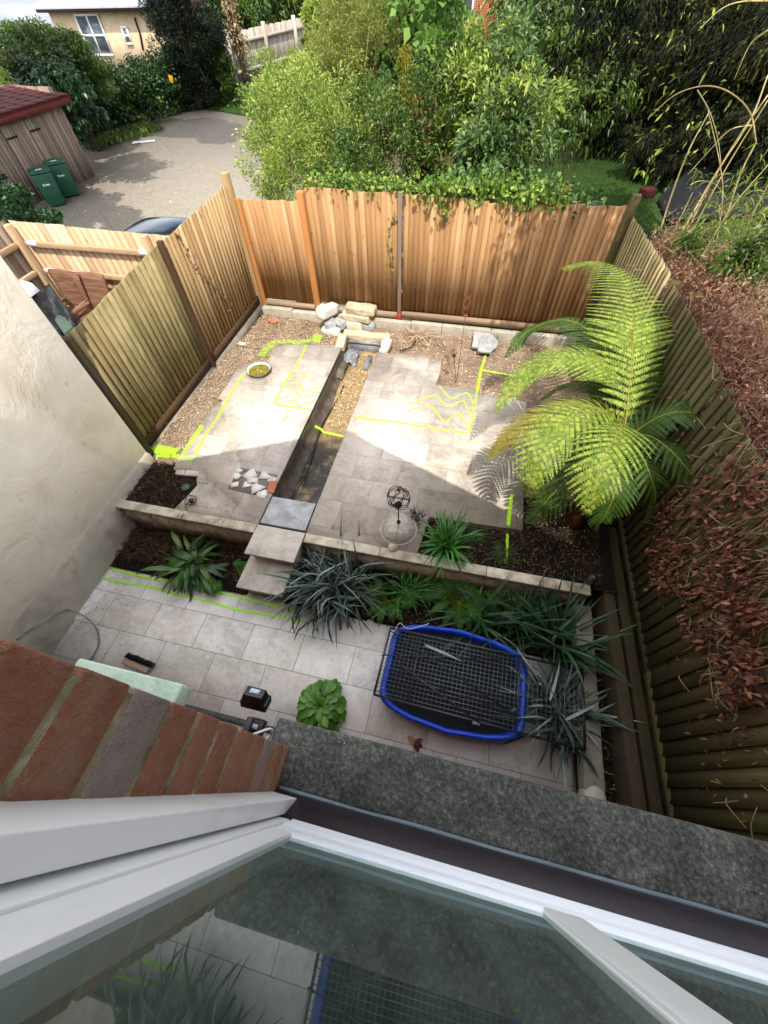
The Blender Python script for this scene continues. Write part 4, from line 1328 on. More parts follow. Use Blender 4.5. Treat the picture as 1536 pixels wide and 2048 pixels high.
# grey slab offcuts
b = MB(); b.prism(pxy([(948, 664), (981, 668), (997, 684), (994, 694), (984, 702), (944, 694)], .33), .31, .345)
tag(b.build('slab_offcut', M['slab_grey'], bevel=.003), 'grey paving offcut lying by the footing of the back fence', 'paving offcut')
b = MB(); b.prism(pxy([(959, 678), (986, 681), (983, 706), (955, 703)], .37), .35, .385)
tag(b.build('slab_offcut', M['slab_grey'], bevel=.003), 'smaller grey offcut with green spray resting on another', 'paving offcut')
b = MB(); b.prism(pxy([(353, 937), (399, 942), (397, 952), (350, 948)], .5), .455, .5)
tag(b.build('slab_offcut', M['slab'], bevel=.003), 'broken strip of slab at the near left patio corner', 'paving offcut')
x, y, _ = R3((482, 689), .33)
rock('slab_offcut', (x, y, .34), (.2, .09, .05), -.2, M['stone_white'], 'white rubble lump on the soil near the left fence', 'stone', rough=.02)

# rusty wire garden ornaments
def wire_ball(b, c, r, turns=6, th=.003, squash=1.0, seed=0):
    g = random.Random(seed)
    for k in range(turns):
        ax = Vector((g.uniform(-1, 1), g.uniform(-1, 1), g.uniform(-.35, .35))).normalized()
        b.ring(c, r * g.uniform(.78, 1.02), th, ax, 28)


p0 = R3((913, 763), .42)
top = at(931, 632, y=p0[1] + .12)
e = empty('wire_ornament', p0, 'tall rusty wire ball on a thin rod in front of the back fence', 'garden ornament')
b = MB(); b.tube([p0, tuple(top)], .005, 6); b.build('rod', M['wire_rust'], e)
b = MB(); cb_ = at(934, 606, y=top[1] + .02); wire_ball(b, cb_, .10, 6, .0032, seed=4); b.build('wire_ball', M['wire_rust'], e)
b = MB(); b.lathe([(0.001, -.012), (.035, 0), (.03, .014), (0.001, .02)], tuple(top), seg=12); b.build('cup', M['wire_rust'], e, smooth=True)
e = empty('wire_ornament', p0, 'short dark wire ornament with a black knob beside the tall rusty one', 'garden ornament')
top = at(908, 712, y=p0[1] + .06)
b = MB(); b.tube([(p0[0] - .01, p0[1], p0[2]), tuple(top)], .005, 6); b.build('rod', M['wire_dark'], e)
b = MB(); b.lathe([(0.001, -.03), (.03, 0), (.02, .02), (0.001, .03)], tuple(top), seg=12); b.build('knob', M['black_matt'], e, smooth=True)
b = MB(); wire_ball(b, top + np.array([-.02, .0, .06]), .06, 4, .003, seed=9); b.build('wire_ball', M['wire_rust'], e)

# clear dome with wire ball on a stake, near
yb = 2.33
base = (-.5, yb, .43)
e = empty('dome_ornament', base, 'clear round dome dish with a dark wire ball above it, by the spiky plant', 'garden ornament')
zc = float(at(797, 1058, y=yb)[2]); xc = float(at(797, 1058, y=yb)[0])
zb_ = float(at(797, 1002, y=yb)[2]); xb_ = float(at(797, 1002, y=yb)[0])
b = MB(); b.tube([base, (xc, yb, zc), (xb_, yb, zb_ - .02)], .006, 8); b.build('stake', M['wire_dark'], e)
prof = [(.012, .128)] + [(.195 * math.sin(t), .13 * math.cos(t)) for t in np.linspace(.12, math.pi / 2, 14)] + [(.2, -.006), (.195, -.012), (.188, -.004)]
b = MB(); b.lathe(prof, (xc, yb, zc), seg=48, cap=False); b.build('dome', M['clear'], e, smooth=True)
b = MB(); b.ring((xc, yb, zc - .006), .2, .005, seg=48); b.build('dome_rim', M['bone'], e, smooth=True)
b = MB(); b.lathe([(.001, -.03), (.018, -.025), (.024, 0), (.014, .02), (.001, .03)], (xc, yb, zc + .15), seg=14); b.build('finial', M['jar_glass'], e, smooth=True)
b = MB(); b.lathe([(.001, -.035), (.03, -.025), (.04, 0), (.03, .02), (.001, .03)], (xb_, yb, zb_ - .06), seg=18); b.build('knob', M['black_matt'], e, smooth=True)
b = MB(); wire_ball(b, (xb_, yb, zb_ + .05), .135, 7, .004, seed=21); b.build('wire_ball', M['wire_dark'], e)
b = MB(); b.lathe([(.001, -.02), (.014, -.014), (.018, 0), (.012, .016), (.001, .02)], (xb_, yb, zb_ + .185), seg=12); b.build('top_knob', M['jar_glass'], e, smooth=True)
b = MB(); b.lathe([(.055, .50), (.055, .53), (.02, .55), (.008, .56)], (at(786, 1094, z=.52)[0], at(786, 1094, z=.52)[1], 0), seg=16); b.build('foot', M['bone'], e, smooth=True)

# little wire cage lantern
p = R3((381, 1000), .55)
e = empty('wire_lantern', (p[0], p[1], .5), 'small round wire cage lantern on the patio corner beside the dark bed', 'lantern')
b = MB()
for k in range(14):
    a = 6.28 * k / 14
    b.tube([(p[0] + .05 * math.cos(a), p[1] + .05 * math.sin(a), .505), (p[0] + .075 * math.cos(a), p[1] + .075 * math.sin(a), .55), (p[0] + .035 * math.cos(a), p[1] + .035 * math.sin(a), .61)], .0022, 4)
for r_, z_ in ((.05, .506), (.075, .55), (.035, .61)):
    b.ring((p[0], p[1], z_), r_, .003, seg=20)
b.build('cage', M['wire_dark'], e)
b = MB(); b.lathe([(.025, .505), (.03, .54), (.012, .56)], (p[0], p[1], 0), seg=14); b.build('glass_cup', M['jar_glass'], e, smooth=True)
p2 = R3((371, 975), .5)
b = MB(); b.lathe([(.001, .46), (.05, .47), (.06, .50), (.05, .52), (.001, .525)], (p2[0], p2[1], 0), seg=16)
tag(b.build('glass_float', M['box_green'], smooth=True), 'dull green glass ball at the edge of the dark bare bed', 'glass ball')

# jar on the end of the low wall
p = R3((1183, 1160), .56)
e = empty('jar_light', (p[0], p[1], .5), 'dark glass jar standing at the right end of the garden wall', 'jar')
b = MB(); b.lathe([(.04, .50), (.045, .51), (.045, .60), (.035, .62)], (p[0], p[1], 0), seg=20); b.build('jar', M['jar_glass'], e, smooth=True)
b = MB(); b.lathe([(.036, .62), (.038, .64), (.001, .645)], (p[0], p[1], 0), seg=20, cap=False); b.build('lid', M['galv'], e, smooth=True)

# ---- blue tray and wire guard
TX, TY = .40, 1.01
def tray_outline(s, n=72):
    P = []
    for k in range(n):
        a = 2 * math.pi * k / n
        c_, s_ = math.cos(a), math.sin(a)
        ex = .26
        x_ = math.copysign(abs(c_) ** ex, c_) * .70 * s
        y_ = math.copysign(abs(s_) ** ex, s_) * (.39 * s + .11 * math.cos(x_ / (.70 * s) * math.pi / 2) * s)
        P.append((TX + x_ + .02 * y_, TY + y_ - .02 * x_))
    return P


e = empty('blue_tray', (TX, TY, 0), 'large blue plastic tray of dark water on the near patio, wire guard over it', 'tray')
prof = [(.86, .02), (.89, .10), (.915, .24), (.93, .268), (.96, .282), (.99, .28), (1.015, .262), (1.022, .235), (1.01, .22), (.97, .22), (.92, .03), (.86, .005)]
V = []; n = 72
for s_, z_ in prof:
    V += [(a, c_, z_) for a, c_ in tray_outline(s_, n)]
F = [(i * n + k, i * n + (k + 1) % n, (i + 1) * n + (k + 1) % n, (i + 1) * n + k) for i in range(len(prof) - 1) for k in range(n)]
F.append(tuple(range(n)))
b = MB(); b.add(V, F, .5); b.build('tray_shell', M['blue_plastic'], e, smooth=True)
V = [];
for s_, z_ in ((.0, .285), (.94, .285)):
    pass
b = MB(); b.add([(a, c_, .20) for a, c_ in tray_outline(.91, n)], [tuple(range(n))], .5); b.build('water', M['dark_water'], e)
gq = [at(781, 1256, z=.33), at(1164, 1340, z=.33), at(1170, 1500, z=.33), at(748, 1389, z=.33)]
gc = sum(gq) / 4
e = empty('wire_guard', (gc[0], gc[1], .3), 'long rectangular wire mesh guard lying over the blue tray and beyond its end', 'wire guard')
b = MB()
for i in range(4):
    b.beam(gq[i], gq[(i + 1) % 4], .022, .018)
for t_ in (.17, .69):
    b.beam(gq[0] + (gq[1] - gq[0]) * t_, gq[3] + (gq[2] - gq[3]) * t_, .014, .012)
b.build('guard_frame', M['galv'], e)
b = MB(); nx, ny = 46, 17
for i in range(1, nx):
    t_ = i / nx; a = gq[0] + (gq[1] - gq[0]) * t_; c_ = gq[3] + (gq[2] - gq[3]) * t_
    b.beam(a, c_, .0034, .0034)
for j in range(1, ny):
    t_ = j / ny; a = gq[0] + (gq[3] - gq[0]) * t_; c_ = gq[1] + (gq[2] - gq[1]) * t_
    b.beam(a, c_, .0042, .0042)
b.build('wire_mesh', M['mesh_wire'], e)
for (a, c_, r_, lab) in (((762, 1310), (1000, 1318), .006, 'thin dark rod lying straight across the wire guard'), ((782, 1262), (1015, 1420), .006, 'thin dark rod lying diagonally across the middle of the guard'),
                         ((800, 1330), (960, 1446), .007, 'dark rod from the centre of the guard to its lower edge'), ((775, 1340), (1060, 1440), .004, 'thinnest rod over the lower half of the guard')):
    b = MB(); b.tube([at(a[0], a[1], z=.352), at(c_[0], c_[1], z=.356)], r_, 6)
    tag(b.build('thin_rod', M['galv']), lab, 'rod')
b = MB(); q_ = at(952, 1447, z=.345); b.box(q_, (.07, .03, .02)); tag(b.build('metal_catch', M['enamel_grey'], bevel=.004), 'small metal catch on the lower edge of the guard', 'catch')
b = MB(); b.tube(curve_pts([R3((790, 1262), .36), R3((800, 1246), .40), R3((816, 1258), .36), R3((850, 1250), .37), R3((858, 1246), .38)], 20), .0035)
tag(b.build('white_string', M['stone_white']), 'white string loop tied at the top left of the tray', 'string')

# hoop of cable
hp = [(140, 1348, .02), (170, 1330, .012), (190, 1305, .015), (198, 1280, .02), (190, 1252, .05), (165, 1230, .11), (135, 1220, .18), (105, 1220, .25), (75, 1230, .33), (50, 1243, .40), (30, 1258, .46), (14, 1275, .50)]
b = MB(); P = [at(a, c_, z=z_) for a, c_, z_ in hp]
P = [np.array([max(p[0], -4.05), p[1], p[2]]) for p in P]
b.tube(curve_pts(P, 60), .009, 8); tag(b.build('cable_hoop', M['hoop'], smooth=True), 'thin grey cable hoop curving from the patio up the white wall', 'hoop')

# scrubbing brush head
p = R3((274, 1328), .04)
e = empty('brush_head', (p[0], p[1], 0), 'wooden scrubbing brush head with black bristles lying on the patio', 'brush')
rz = Matrix.Rotation(-.1, 3, 'Z')
b = MB(); b.box((p[0] - .01, p[1] - .02, .035), (.34, .055, .022), rz); b.build('brush_block', M['wood_brush'], e, bevel=.004)
b = MB()
for i in range(26):
    for j in range(4):
        x0_ = -.17 + .34 * i / 25 + R.uniform(-.004, .004); y0_ = .015 + .0 * j; z0_ = .022 + .012 * j
        v0 = rz @ Vector((x0_, y0_, 0)); v1 = rz @ Vector((x0_ + R.uniform(-.012, .012) + .01, y0_ + .055 + R.uniform(-.008, .008), 0))
        b.beam((p[0] + v0.x, p[1] + v0.y, z0_ + .006), (p[0] + v1.x, p[1] + v1.y, z0_ + R.uniform(-.01, .012)), .006, .006)
b.build('bristles', M['black_matt'], e)

# drain channel
e = empty('drain_channel', (-1.7, .18, 0), 'slotted grey drain channel cover along the foot of the house wall', 'drain')
b = MB(); b.box2((-2.6, .148, .001), (-1.1, .154, .006)); b.box2((-2.6, .212, .001), (-1.1, .218, .006))
x = -2.6
while x < -1.1:
    b.box2((x, .154, .001), (x + .014, .212, .0055)); x += .026
b.build('grate', M['grate'], e)
b = MB(); b.box2((-2.6, .15, .0005), (-1.1, .216, .0012)); b.build('drain_slot', M['black_matt'], e)

# floodlight with sensor
e = empty('floodlight', (-.8, .05, 2.4), 'black floodlight with a movement sensor on the wall above the drain', 'floodlight')
c0 = at(512, 1402, z=2.45)
dx_ = at(545, 1402, z=2.45)[0] - at(487, 1402, z=2.45)[0]
wq = dx_ * .95
Rt = Matrix.Rotation(-.5, 3, 'X')
def fb(b, off, size, r=.3, taper=1.0):
    v = Rt @ Vector(off); b.box((c0[0] + v.x, c0[1] + v.y, c0[2] + v.z), size, Rt, r, taper)
b = MB(); fb(b, (0, 0, 0), (wq, wq * .52, .045)); b.build('light_rim', M['black_plastic'], e, bevel=.005)
b = MB(); fb(b, (0, -.005, .045), (wq * .9, wq * .5, .05), taper=.8); b.build('light_body', M['black_plastic'], e, bevel=.004)
b = MB(); fb(b, (.0, -.002, .0715), (wq * .36, wq * .18, .002)); b.build('white_label', M['label'], e)
b = MB(); b.box((c0[0], .06, c0[2] - .02), (.03, .11, .03)); b.box((c0[0], .032, c0[2] - .03), (.10, .025, .09)); b.build('bracket', M['black_plastic'], e, bevel=.003)
b = MB(); b.box((c0[0] + .015, .085, c0[2] - .10), (.075, .075, .06)); b.build('sensor', M['black_plastic'], e, bevel=.008)
b = MB(); b.box((c0[0] + .01, .085, c0[2] - .069), (.035, .02, .002)); b.build('sensor_label', M['enamel'], e)
b = MB(); b.tube(curve_pts([(c0[0] + .05, .05, c0[2] + .02), (c0[0] + .10, .09, c0[2] - .04), (c0[0] + .09, .07, c0[2] - .12), (c0[0] + .06, .04, c0[2] - .12)], 14), .006); b.build('cable', M['enamel'], e, smooth=True)

# dead leaf on the patio
def leafshape(b, c, L, W_, rz, curl=.25, r=None, tilt=0.0):
    pts = [(0, 0), (.25, .42), (.55, .5), (.8, .3), (1, 0)]
    V = []; F = []
    for i, (u, w_) in enumerate(pts):
        for s in (-1, 0, 1):
            x_ = (u - .5) * L; y_ = s * w_ * W_ * (1 if i not in (0, 4) else 0)
            z_ = abs(s) * curl * W_ * w_ + tilt * (u - .5) * L + .12 * L * math.sin(u * 3.1) * .3
            ca, sa = math.cos(rz), math.sin(rz)
            V.append((c[0] + x_ * ca - y_ * sa, c[1] + x_ * sa + y_ * ca, c[2] + z_))
    for i in range(4):
        for s in (0, 1):
            F.append((i * 3 + s, (i + 1) * 3 + s, (i + 1) * 3 + s + 1, i * 3 + s + 1))
    b.add(V, F, r)


p = R3((829, 1486), .02)
b = MB()
for a in (-.9, -.2, .6, 2.6): leafshape(b, (p[0] + .04 * math.cos(a), p[1] + .04 * math.sin(a), .012), .1, .05, a, .7)
tag(b.build('dead_leaf', M['dry_leaf'], smooth=True), 'curled brown dead leaf on the patio below the blue tray', 'leaf')
M['red_dark'] = mat('red_dark', ['2a0d0e', '4a1618'], .8, .2, 9, rw=.2, bump=.6)

# ================================================================ PLANTS
def blade(b, p0, az, L, w_, lift, droop, r=None, bend=0.0, seg=7, fold=.25, twist=0.0):
    """strap leaf: leaves the base at angle lift, bows over by droop"""
    P = []; x = 0.0; z = 0.0; a = lift
    st = L / seg
    kink = R.randint(2, seg - 2) if bend else -1
    for i in range(seg + 1):
        P.append((x, z, a))
        a -= droop / seg * (.5 + i / seg)
        if i == kink: a -= bend
        x += math.cos(a) * st; z += math.sin(a) * st
    V = []; F = []
    ca, sa = math.cos(az), math.sin(az)
    for i, (x_, z_, a_) in enumerate(P):
        t_ = i / seg
        wd = w_ * (min(1, .55 + 2.2 * t_)) * (1 - t_ ** 2.6) + .0006
        tw = twist * t_
        for s in (-1, 0, 1):
            yy_ = s * wd / 2 * math.cos(tw); up = abs(s) * fold * wd * .5 + s * wd / 2 * math.sin(tw)
            X = x_ - math.sin(a_) * up; Z = z_ + math.cos(a_) * up
            V.append((p0[0] + X * ca - yy_ * sa, p0[1] + X * sa + yy_ * ca, max(p0[2] + Z, .012)))
    for i in range(seg):
        for s in (0, 1):
            F.append((i * 3 + s, i * 3 + s + 1, (i + 1) * 3 + s + 1, (i + 1) * 3 + s))
    b.add(V, F, r)


def strap_plant(name, base, n, L, w_, m, label, cat, spread=.08, lift=(.5, 1.45), droop=(.6, 1.8), bend=.0, azs=None, group=None, r=None, fold=.25):
    e = empty(name, base, label, cat, group)
    b = MB()
    for i in range(n):
        az = R.uniform(0, 2 * math.pi) if azs is None else R.gauss(*R.choice(azs))
        q_ = (base[0] + R.gauss(0, spread) * .8, base[1] + R.gauss(0, spread) * .8, base[2])
        blade(b, q_, az, L * R.uniform(.6, 1.1), w_ * R.uniform(.75, 1.15), R.uniform(*lift), R.uniform(*droop), r if r is not None else R.random(),
              bend=(R.uniform(.6, 1.6) if R.random() < bend else 0), fold=fold, twist=R.uniform(-.5, .5))
    b.build('leaves', m, e)
    c = MB(); c.lathe([(spread * .9, -.02), (spread * .8, .04), (spread * .3, .08)], base, seg=10); c.build('crown', M['bark'], e)
    return e


p = R3((678, 1170), .05)
sp1 = strap_plant('spiky_plant', (p[0] - .05, p[1] - .04, .03), 340, .80, .032, M['silver_blade'], 'big clump of folded silvery sword leaves beside the step slabs', 'plant', .17, (.5, 1.5), (.4, 1.9), .55, fold=.5)
p = R3((1188, 1440), .05)
sp2 = strap_plant('spiky_plant', (1.45, .95, .03), 170, .66, .032, M['silver_blade'], 'silvery spiky plant poking through the right end of the wire guard', 'plant', .12, (.5, 1.4), (.3, 1.5), .35, fold=.5)
strap_plant('spiky_plant', (1.42, 1.62, .03), 64, .95, .04, M['phormium'], 'green striped sword leaved plant behind the right corner of the blue tray', 'plant', .09, (.75, 1.5), (.3, 1.3), .05)
strap_plant('spiky_plant', (.62, 1.76, .03), 40, .78, .03, M['phormium'], 'few long green strap leaves arching out just behind the blue tray', 'plant', .06, (.5, 1.2), (.4, 1.2), .0)
p = R3((893, 1098), .45)
strap_plant('strap_leaf_plant', (p[0], p[1], .43), 90, .56, .026, M['agapanthus'], 'glossy green strap leaved clump arching over the garden wall right of the dome', 'plant', .05, (.5, 1.45), (.9, 2.2))
for (px, py, n, L, lab) in ((938, 1075, 150, .22, 'fine olive sedge tuft just right of the glossy strap plant'), (1003, 1112, 150, .2, 'fine sedge tuft by the green sprayed streak on the bed'),
                            (925, 1120, 90, .17, 'smallest sedge tuft at the edge of the garden wall')):
    p = R3((px, py), .44)
    strap_plant('sedge_tuft', (p[0], p[1], .44), n, L, .006, M['sedge'], lab, 'grass tuft', .05, (.3, 1.5), (.8, 2.2), group='sedge tufts in the dark bed')
p = R3((835, 1043), .47)
strap_plant('black_grass', (p[0], p[1], .44), 150, .2, .008, M['black_grass'], 'almost black grassy tuft beside the clear dome', 'grass tuft', .05, (.3, 1.5), (.6, 1.8))


def broadleaf(b, p0, az, L, w_, lift, droop, r=None, petiole=.1, fold=.2, seg=6, pet=.0022):
    """stalked pointed oval leaf"""
    ca, sa = math.cos(az), math.sin(az)
    P = []; x = z = 0.0; a = lift; tot = petiole + L
    N = seg + 3
    for i in range(N + 1):
        P.append((x, z, a)); a -= droop / N; x += math.cos(a) * tot / N; z += math.sin(a) * tot / N
    V = []; F = []
    for i, (x_, z_, a_) in enumerate(P):
        s0 = i / N * tot
        u = (s0 - petiole) / L
        wd = pet if u <= 0 else max(pet * .5, w_ * (math.sin(min(1, u) ** .8 * math.pi) ** .8) if u < 1 else .0005)
        for s in (-1, 0, 1):
            yy_ = s * wd / 2; up = abs(s) * fold * wd * .5
            X = x_ - math.sin(a_) * up; Z = z_ + math.cos(a_) * up
            V.append((p0[0] + X * ca - yy_ * sa, p0[1] + X * sa + yy_ * ca, max(p0[2] + Z, .01)))
    for i in range(N):
        for s in (0, 1):
            F.append((i * 3 + s, i * 3 + s + 1, (i + 1) * 3 + s + 1, (i + 1) * 3 + s))
    b.add(V, F, r)


p = R3((388, 1130), .05)
e = empty('broad_leaved_plant', (p[0], p[1], .02), 'dark glossy broad leaved plant spilling over the left bed onto the patio', 'plant')
b = MB()
for i in range(80):
    az = R.uniform(0, 6.28)
    broadleaf(b, (p[0] + R.gauss(0, .07), p[1] + R.gauss(0, .05), .02), az, R.uniform(.26, .40), R.uniform(.045, .07), R.uniform(.4, 1.4), R.uniform(1.0, 2.4), R.random(), petiole=R.uniform(.06, .2))
b.build('leaves', M['aspidistra'], e, smooth=True)
p = R3((645, 1418), .02)
e = empty('hosta', (p[0], p[1], 0), 'rounded mound of bright green heart shaped leaves in a pot by the sill', 'plant')
hz = .16
b = MB()
for ring_, (n, lf, dr, L, pet) in enumerate(((9, 1.35, 1.3, .08, .05), (14, 1.1, 1.3, .09, .10), (18, .8, 1.3, .095, .14), (24, .55, 1.3, .10, .18), (28, .3, 1.2, .10, .21), (28, .08, 1.1, .09, .22))):
    for k in range(n):
        az = 6.28 * (k + R.uniform(-.3, .3)) / n + ring_
        broadleaf(b, (p[0], p[1], hz), az, L * R.uniform(.8, 1.15), L * .68, lf + R.uniform(-.25, .25), dr + R.uniform(-.3, .4), R.random(), petiole=pet * R.uniform(.85, 1.15), fold=.35, pet=.006)
b.build('leaves', M['hosta'], e, smooth=True)
b = MB(); b.lathe([(.08, 0), (.11, .15), (.12, .16), (.10, .15), (.001, .145)], (p[0], p[1], 0), seg=20); b.build('pot', M['black_matt'], e, smooth=True)


def fern_frond(b, P, plen, npin, np2, pw, col=None, twist=0.0, prof=None, sag=.25, rach=None, bip=True, droop=.35):
    """P: rachis points; pinnae on both sides, each with its own pinnules"""
    C = curve_pts(P, npin * 2 + 6)
    T = np.gradient(C, axis=0); T /= np.linalg.norm(T, axis=1)[:, None]
    n = len(C); Q = []
    if rach is not None:
        rach.tube(C, np.linspace(.009, .0015, n) * (1 if bip else .35), 5, .5)
    i0 = int(n * .10)
    for i in range(i0, n - 1, 2):
        t_ = (i - i0) / (n - 1 - i0)
        if prof: pl = plen * prof(t_)
        else: pl = plen * (min(1, (.45 + 2.6 * t_)) * (1 - t_ ** 2.4) + .04)
        tan = T[i]; side = np.cross(tan, [0, 0, 1.0]); side /= np.linalg.norm(side) + 1e-9
        up = np.cross(side, tan)
        if twist:
            side, up = side * math.cos(twist) + up * math.sin(twist), up * math.cos(twist) - side * math.sin(twist)
        for s in (-1, 1):
            ang = 1.15 - .35 * t_ + R.uniform(-.06, .06)
            d = tan * math.cos(ang) + side * s * math.sin(ang)
            m_ = max(4, int(np2 * pl / plen))
            k = np.arange(m_ + 1) / (m_ + .3)
            pc = C[i] + (T[i] * .0) + np.outer(k * pl, d) + np.outer(-sag * droop * (k ** 2) * pl, [0, 0, 1.0]) + np.outer((k ** 2) * pl * .12, tan)
            pt = np.gradient(pc, axis=0); pt /= np.linalg.norm(pt, axis=1)[:, None]
            if not bip:
                w2 = pw
                ps = np.cross(pt[0], up); ps /= np.linalg.norm(ps) + 1e-9
                a_ = C[i]; e_ = pc[-1]; mid = (a_ + e_) / 2
                Q.append([a_, mid * .6 + a_ * .4 + ps * w2, e_, mid * .6 + a_ * .4 - ps * w2])
                continue
            ps = np.cross(pt, up); ps /= np.linalg.norm(ps, axis=1)[:, None]
            sp_ = pl / m_
            for j in range(m_):
                wa = (pw * (1 - (j / m_) ** 2.2) + .004) * .45; wb = (pw * (1 - ((j + 1) / m_) ** 2.2) + .002) * .45
                Q.append([pc[j] - ps[j] * wa, pc[j] + ps[j] * wa, pc[j + 1] + ps[j + 1] * wb, pc[j + 1] - ps[j + 1] * wb])
            for j in range(m_):
                w2 = pw * (1 - (j / m_) ** 2.2) + .004
                c_ = pc[j]
                for s2 in (-1, 1):
                    o_ = ps[j] * s2; f_ = pt[j]
                    dd = o_ * .93 + f_ * .35
                    tip = c_ + dd * w2 - np.array([0, 0, 1.0]) * w2 * .12
                    Q.append([c_ - f_ * sp_ * .05, c_ + dd * w2 * .5 + f_ * sp_ * .42, tip, c_ + dd * w2 * .45 - f_ * sp_ * .36])
    b.quads(np.array(Q))


strap_plant('spiky_plant', (1.05, 1.80, .03), 40, .75, .03, M['phormium'], 'dark green strap leaved plant against the wall between the ferns and the sword leaves', 'plant', .07, (.8, 1.5), (.4, 1.5), .1)
strap_plant('spiky_plant', (-.25, 1.86, .03), 44, .5, .022, M['agapanthus'], 'narrow green strap leaved plant against the wall just below the dome ornament', 'plant', .07, (.7, 1.5), (.6, 1.8), .1)
# tree fern
fb0 = (1.60, 3.06, .42)
hub = np.array([1.70, 3.34, 1.52])
e = empty('tree_fern', fb0, 'large tree fern with spreading yellow green fronds against the right fence', 'tree fern')
b = MB()
tr = curve_pts([fb0, (1.62, 3.12, .8), (1.67, 3.25, 1.2), hub - np.array([0, 0, .06])], 14)
b.tube(tr, [.13, .12, .11, .105, .10, .10, .10, .10, .10, .105, .11, .115, .12, .10], 12)
b.build('trunk', M['bark_fern'], e, smooth=True)
b = MB()
for i in range(260):
    t_ = R.random(); c_ = tr[int(t_ * 13)]; a = R.uniform(0, 6.28)
    q0 = c_ + np.array([math.cos(a), math.sin(a), 0]) * .1
    b.beam(q0, q0 + np.array([math.cos(a) * .05, math.sin(a) * .05, R.uniform(-.02, .09)]), .008, .008)
b.build('trunk_fibres', M['bark_fern'], e)
h = tuple(hub)
def A(px, py, z): return tuple(at(px, py, z=z))
# fallen sword leaves over the wire guard
for k, (px, py, az, lab) in enumerate(((1100, 1400, 1.3, 'grey fallen sword leaf across the right end of the wire guard'), (1080, 1370, 2.2, 'second grey fallen sword leaf on the right end of the guard'), (1130, 1440, .6, 'fallen sword leaf near the far right corner of the guard'),
                                       (850, 1290, -.2, 'dark dry leaf strip lying over the top left of the guard'))):
    p = at(px, py, z=.37); b_ = MB(); blade(b_, (p[0], p[1], .365), az, .42, .03, .12, .35, .95, fold=.3); tag(b_.build('sword_leaf', M['silver_blade']), lab, 'leaf')
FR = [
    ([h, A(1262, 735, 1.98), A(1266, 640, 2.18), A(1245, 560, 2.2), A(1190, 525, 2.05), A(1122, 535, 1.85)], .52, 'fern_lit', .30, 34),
    ([h, A(1225, 735, 1.85), A(1190, 672, 1.92), A(1130, 640, 1.85), A(1060, 660, 1.6), A(1010, 715, 1.35)], .38, 'fern_shaded', .1, 30),
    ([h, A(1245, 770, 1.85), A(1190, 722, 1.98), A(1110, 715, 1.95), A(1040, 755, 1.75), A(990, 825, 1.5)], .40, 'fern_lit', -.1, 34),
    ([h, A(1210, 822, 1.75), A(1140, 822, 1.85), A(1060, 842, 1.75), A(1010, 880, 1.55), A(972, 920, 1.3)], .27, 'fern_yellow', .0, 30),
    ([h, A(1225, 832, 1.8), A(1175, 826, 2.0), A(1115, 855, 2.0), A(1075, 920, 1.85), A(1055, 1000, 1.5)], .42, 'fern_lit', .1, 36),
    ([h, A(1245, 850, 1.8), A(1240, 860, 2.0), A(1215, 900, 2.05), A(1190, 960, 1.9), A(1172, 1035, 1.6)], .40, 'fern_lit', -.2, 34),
    ([h, A(1200, 885, 1.7), A(1150, 940, 1.65), A(1095, 1000, 1.35), A(1050, 1045, 1.0)], .34, 'fern_shaded', .0, 28),
    ([h, A(1240, 930, 1.7), A(1230, 985, 1.6), A(1210, 1030, 1.35), A(1190, 1060, 1.1)], .26, 'fern_shaded', .0, 24),
    ([h, A(1290, 850, 1.75), A(1350, 825, 1.95), A(1430, 838, 1.95), A(1500, 900, 1.75)], .30, 'fern_shaded', .0, 32),
    ([h, A(1275, 900, 1.7), A(1300, 950, 1.7), A(1310, 1000, 1.5), A(1290, 1040, 1.2)], .26, 'fern_shaded', .1, 24),
    ([h, A(1275, 790, 1.75), A(1300, 720, 1.85), A(1330, 690, 1.75), A(1370, 700, 1.5)], .26, 'fern_shaded', .0, 24),
    ([h, A(1290, 870, 1.7), A(1340, 900, 1.8), A(1390, 960, 1.7), A(1420, 1020, 1.4)], .26, 'fern_shaded', .0, 26),
    ([h, A(1230, 800, 1.65), A(1190, 770, 1.6), A(1130, 770, 1.4), A(1080, 800, 1.1)], .28, 'fern_shaded', .0, 26),
    ([h, A(1200, 860, 1.6), A(1150, 880, 1.45), A(1090, 900, 1.1), A(1050, 930, .8)], .26, 'fern_shaded', .0, 26),
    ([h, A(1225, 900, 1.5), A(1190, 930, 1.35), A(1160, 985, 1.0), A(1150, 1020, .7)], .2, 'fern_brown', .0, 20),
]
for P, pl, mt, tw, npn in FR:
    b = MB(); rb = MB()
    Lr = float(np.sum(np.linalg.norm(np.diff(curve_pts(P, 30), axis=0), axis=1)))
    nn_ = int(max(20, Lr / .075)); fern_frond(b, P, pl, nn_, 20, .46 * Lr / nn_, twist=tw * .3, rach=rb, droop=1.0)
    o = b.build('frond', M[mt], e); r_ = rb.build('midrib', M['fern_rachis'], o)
    if mt == 'fern_brown': o['label'] = 'dead brown frond hanging by the trunk'
    if mt == 'fern_yellow': o['label'] = 'yellower frond reaching furthest left'
# brown ends on the biggest frond
b = MB()
C = curve_pts([A(1266, 640, 2.19), A(1245, 560, 2.21), A(1190, 525, 2.06)], 9)
Q = []
for i in range(9):
    d0 = np.array([.55, -.1 + .2 * i / 8, -.05]); st_ = C[i] + d0 * .75
    for k in range(12):
        c_ = st_ + d0 * .03 * k * .9
        for s in (-1, 1):
            o_ = np.array([0, s * .022, .004])
            Q.append([c_, c_ + o_ * .6 + d0 * .012, c_ + o_ + d0 * .006, c_ + o_ * .5 - d0 * .012])
b.quads(Q); b.build('frond_tip', M['fern_brown'], bpy.data.objects['frond'])['label'] = 'dry brown leaflet ends'


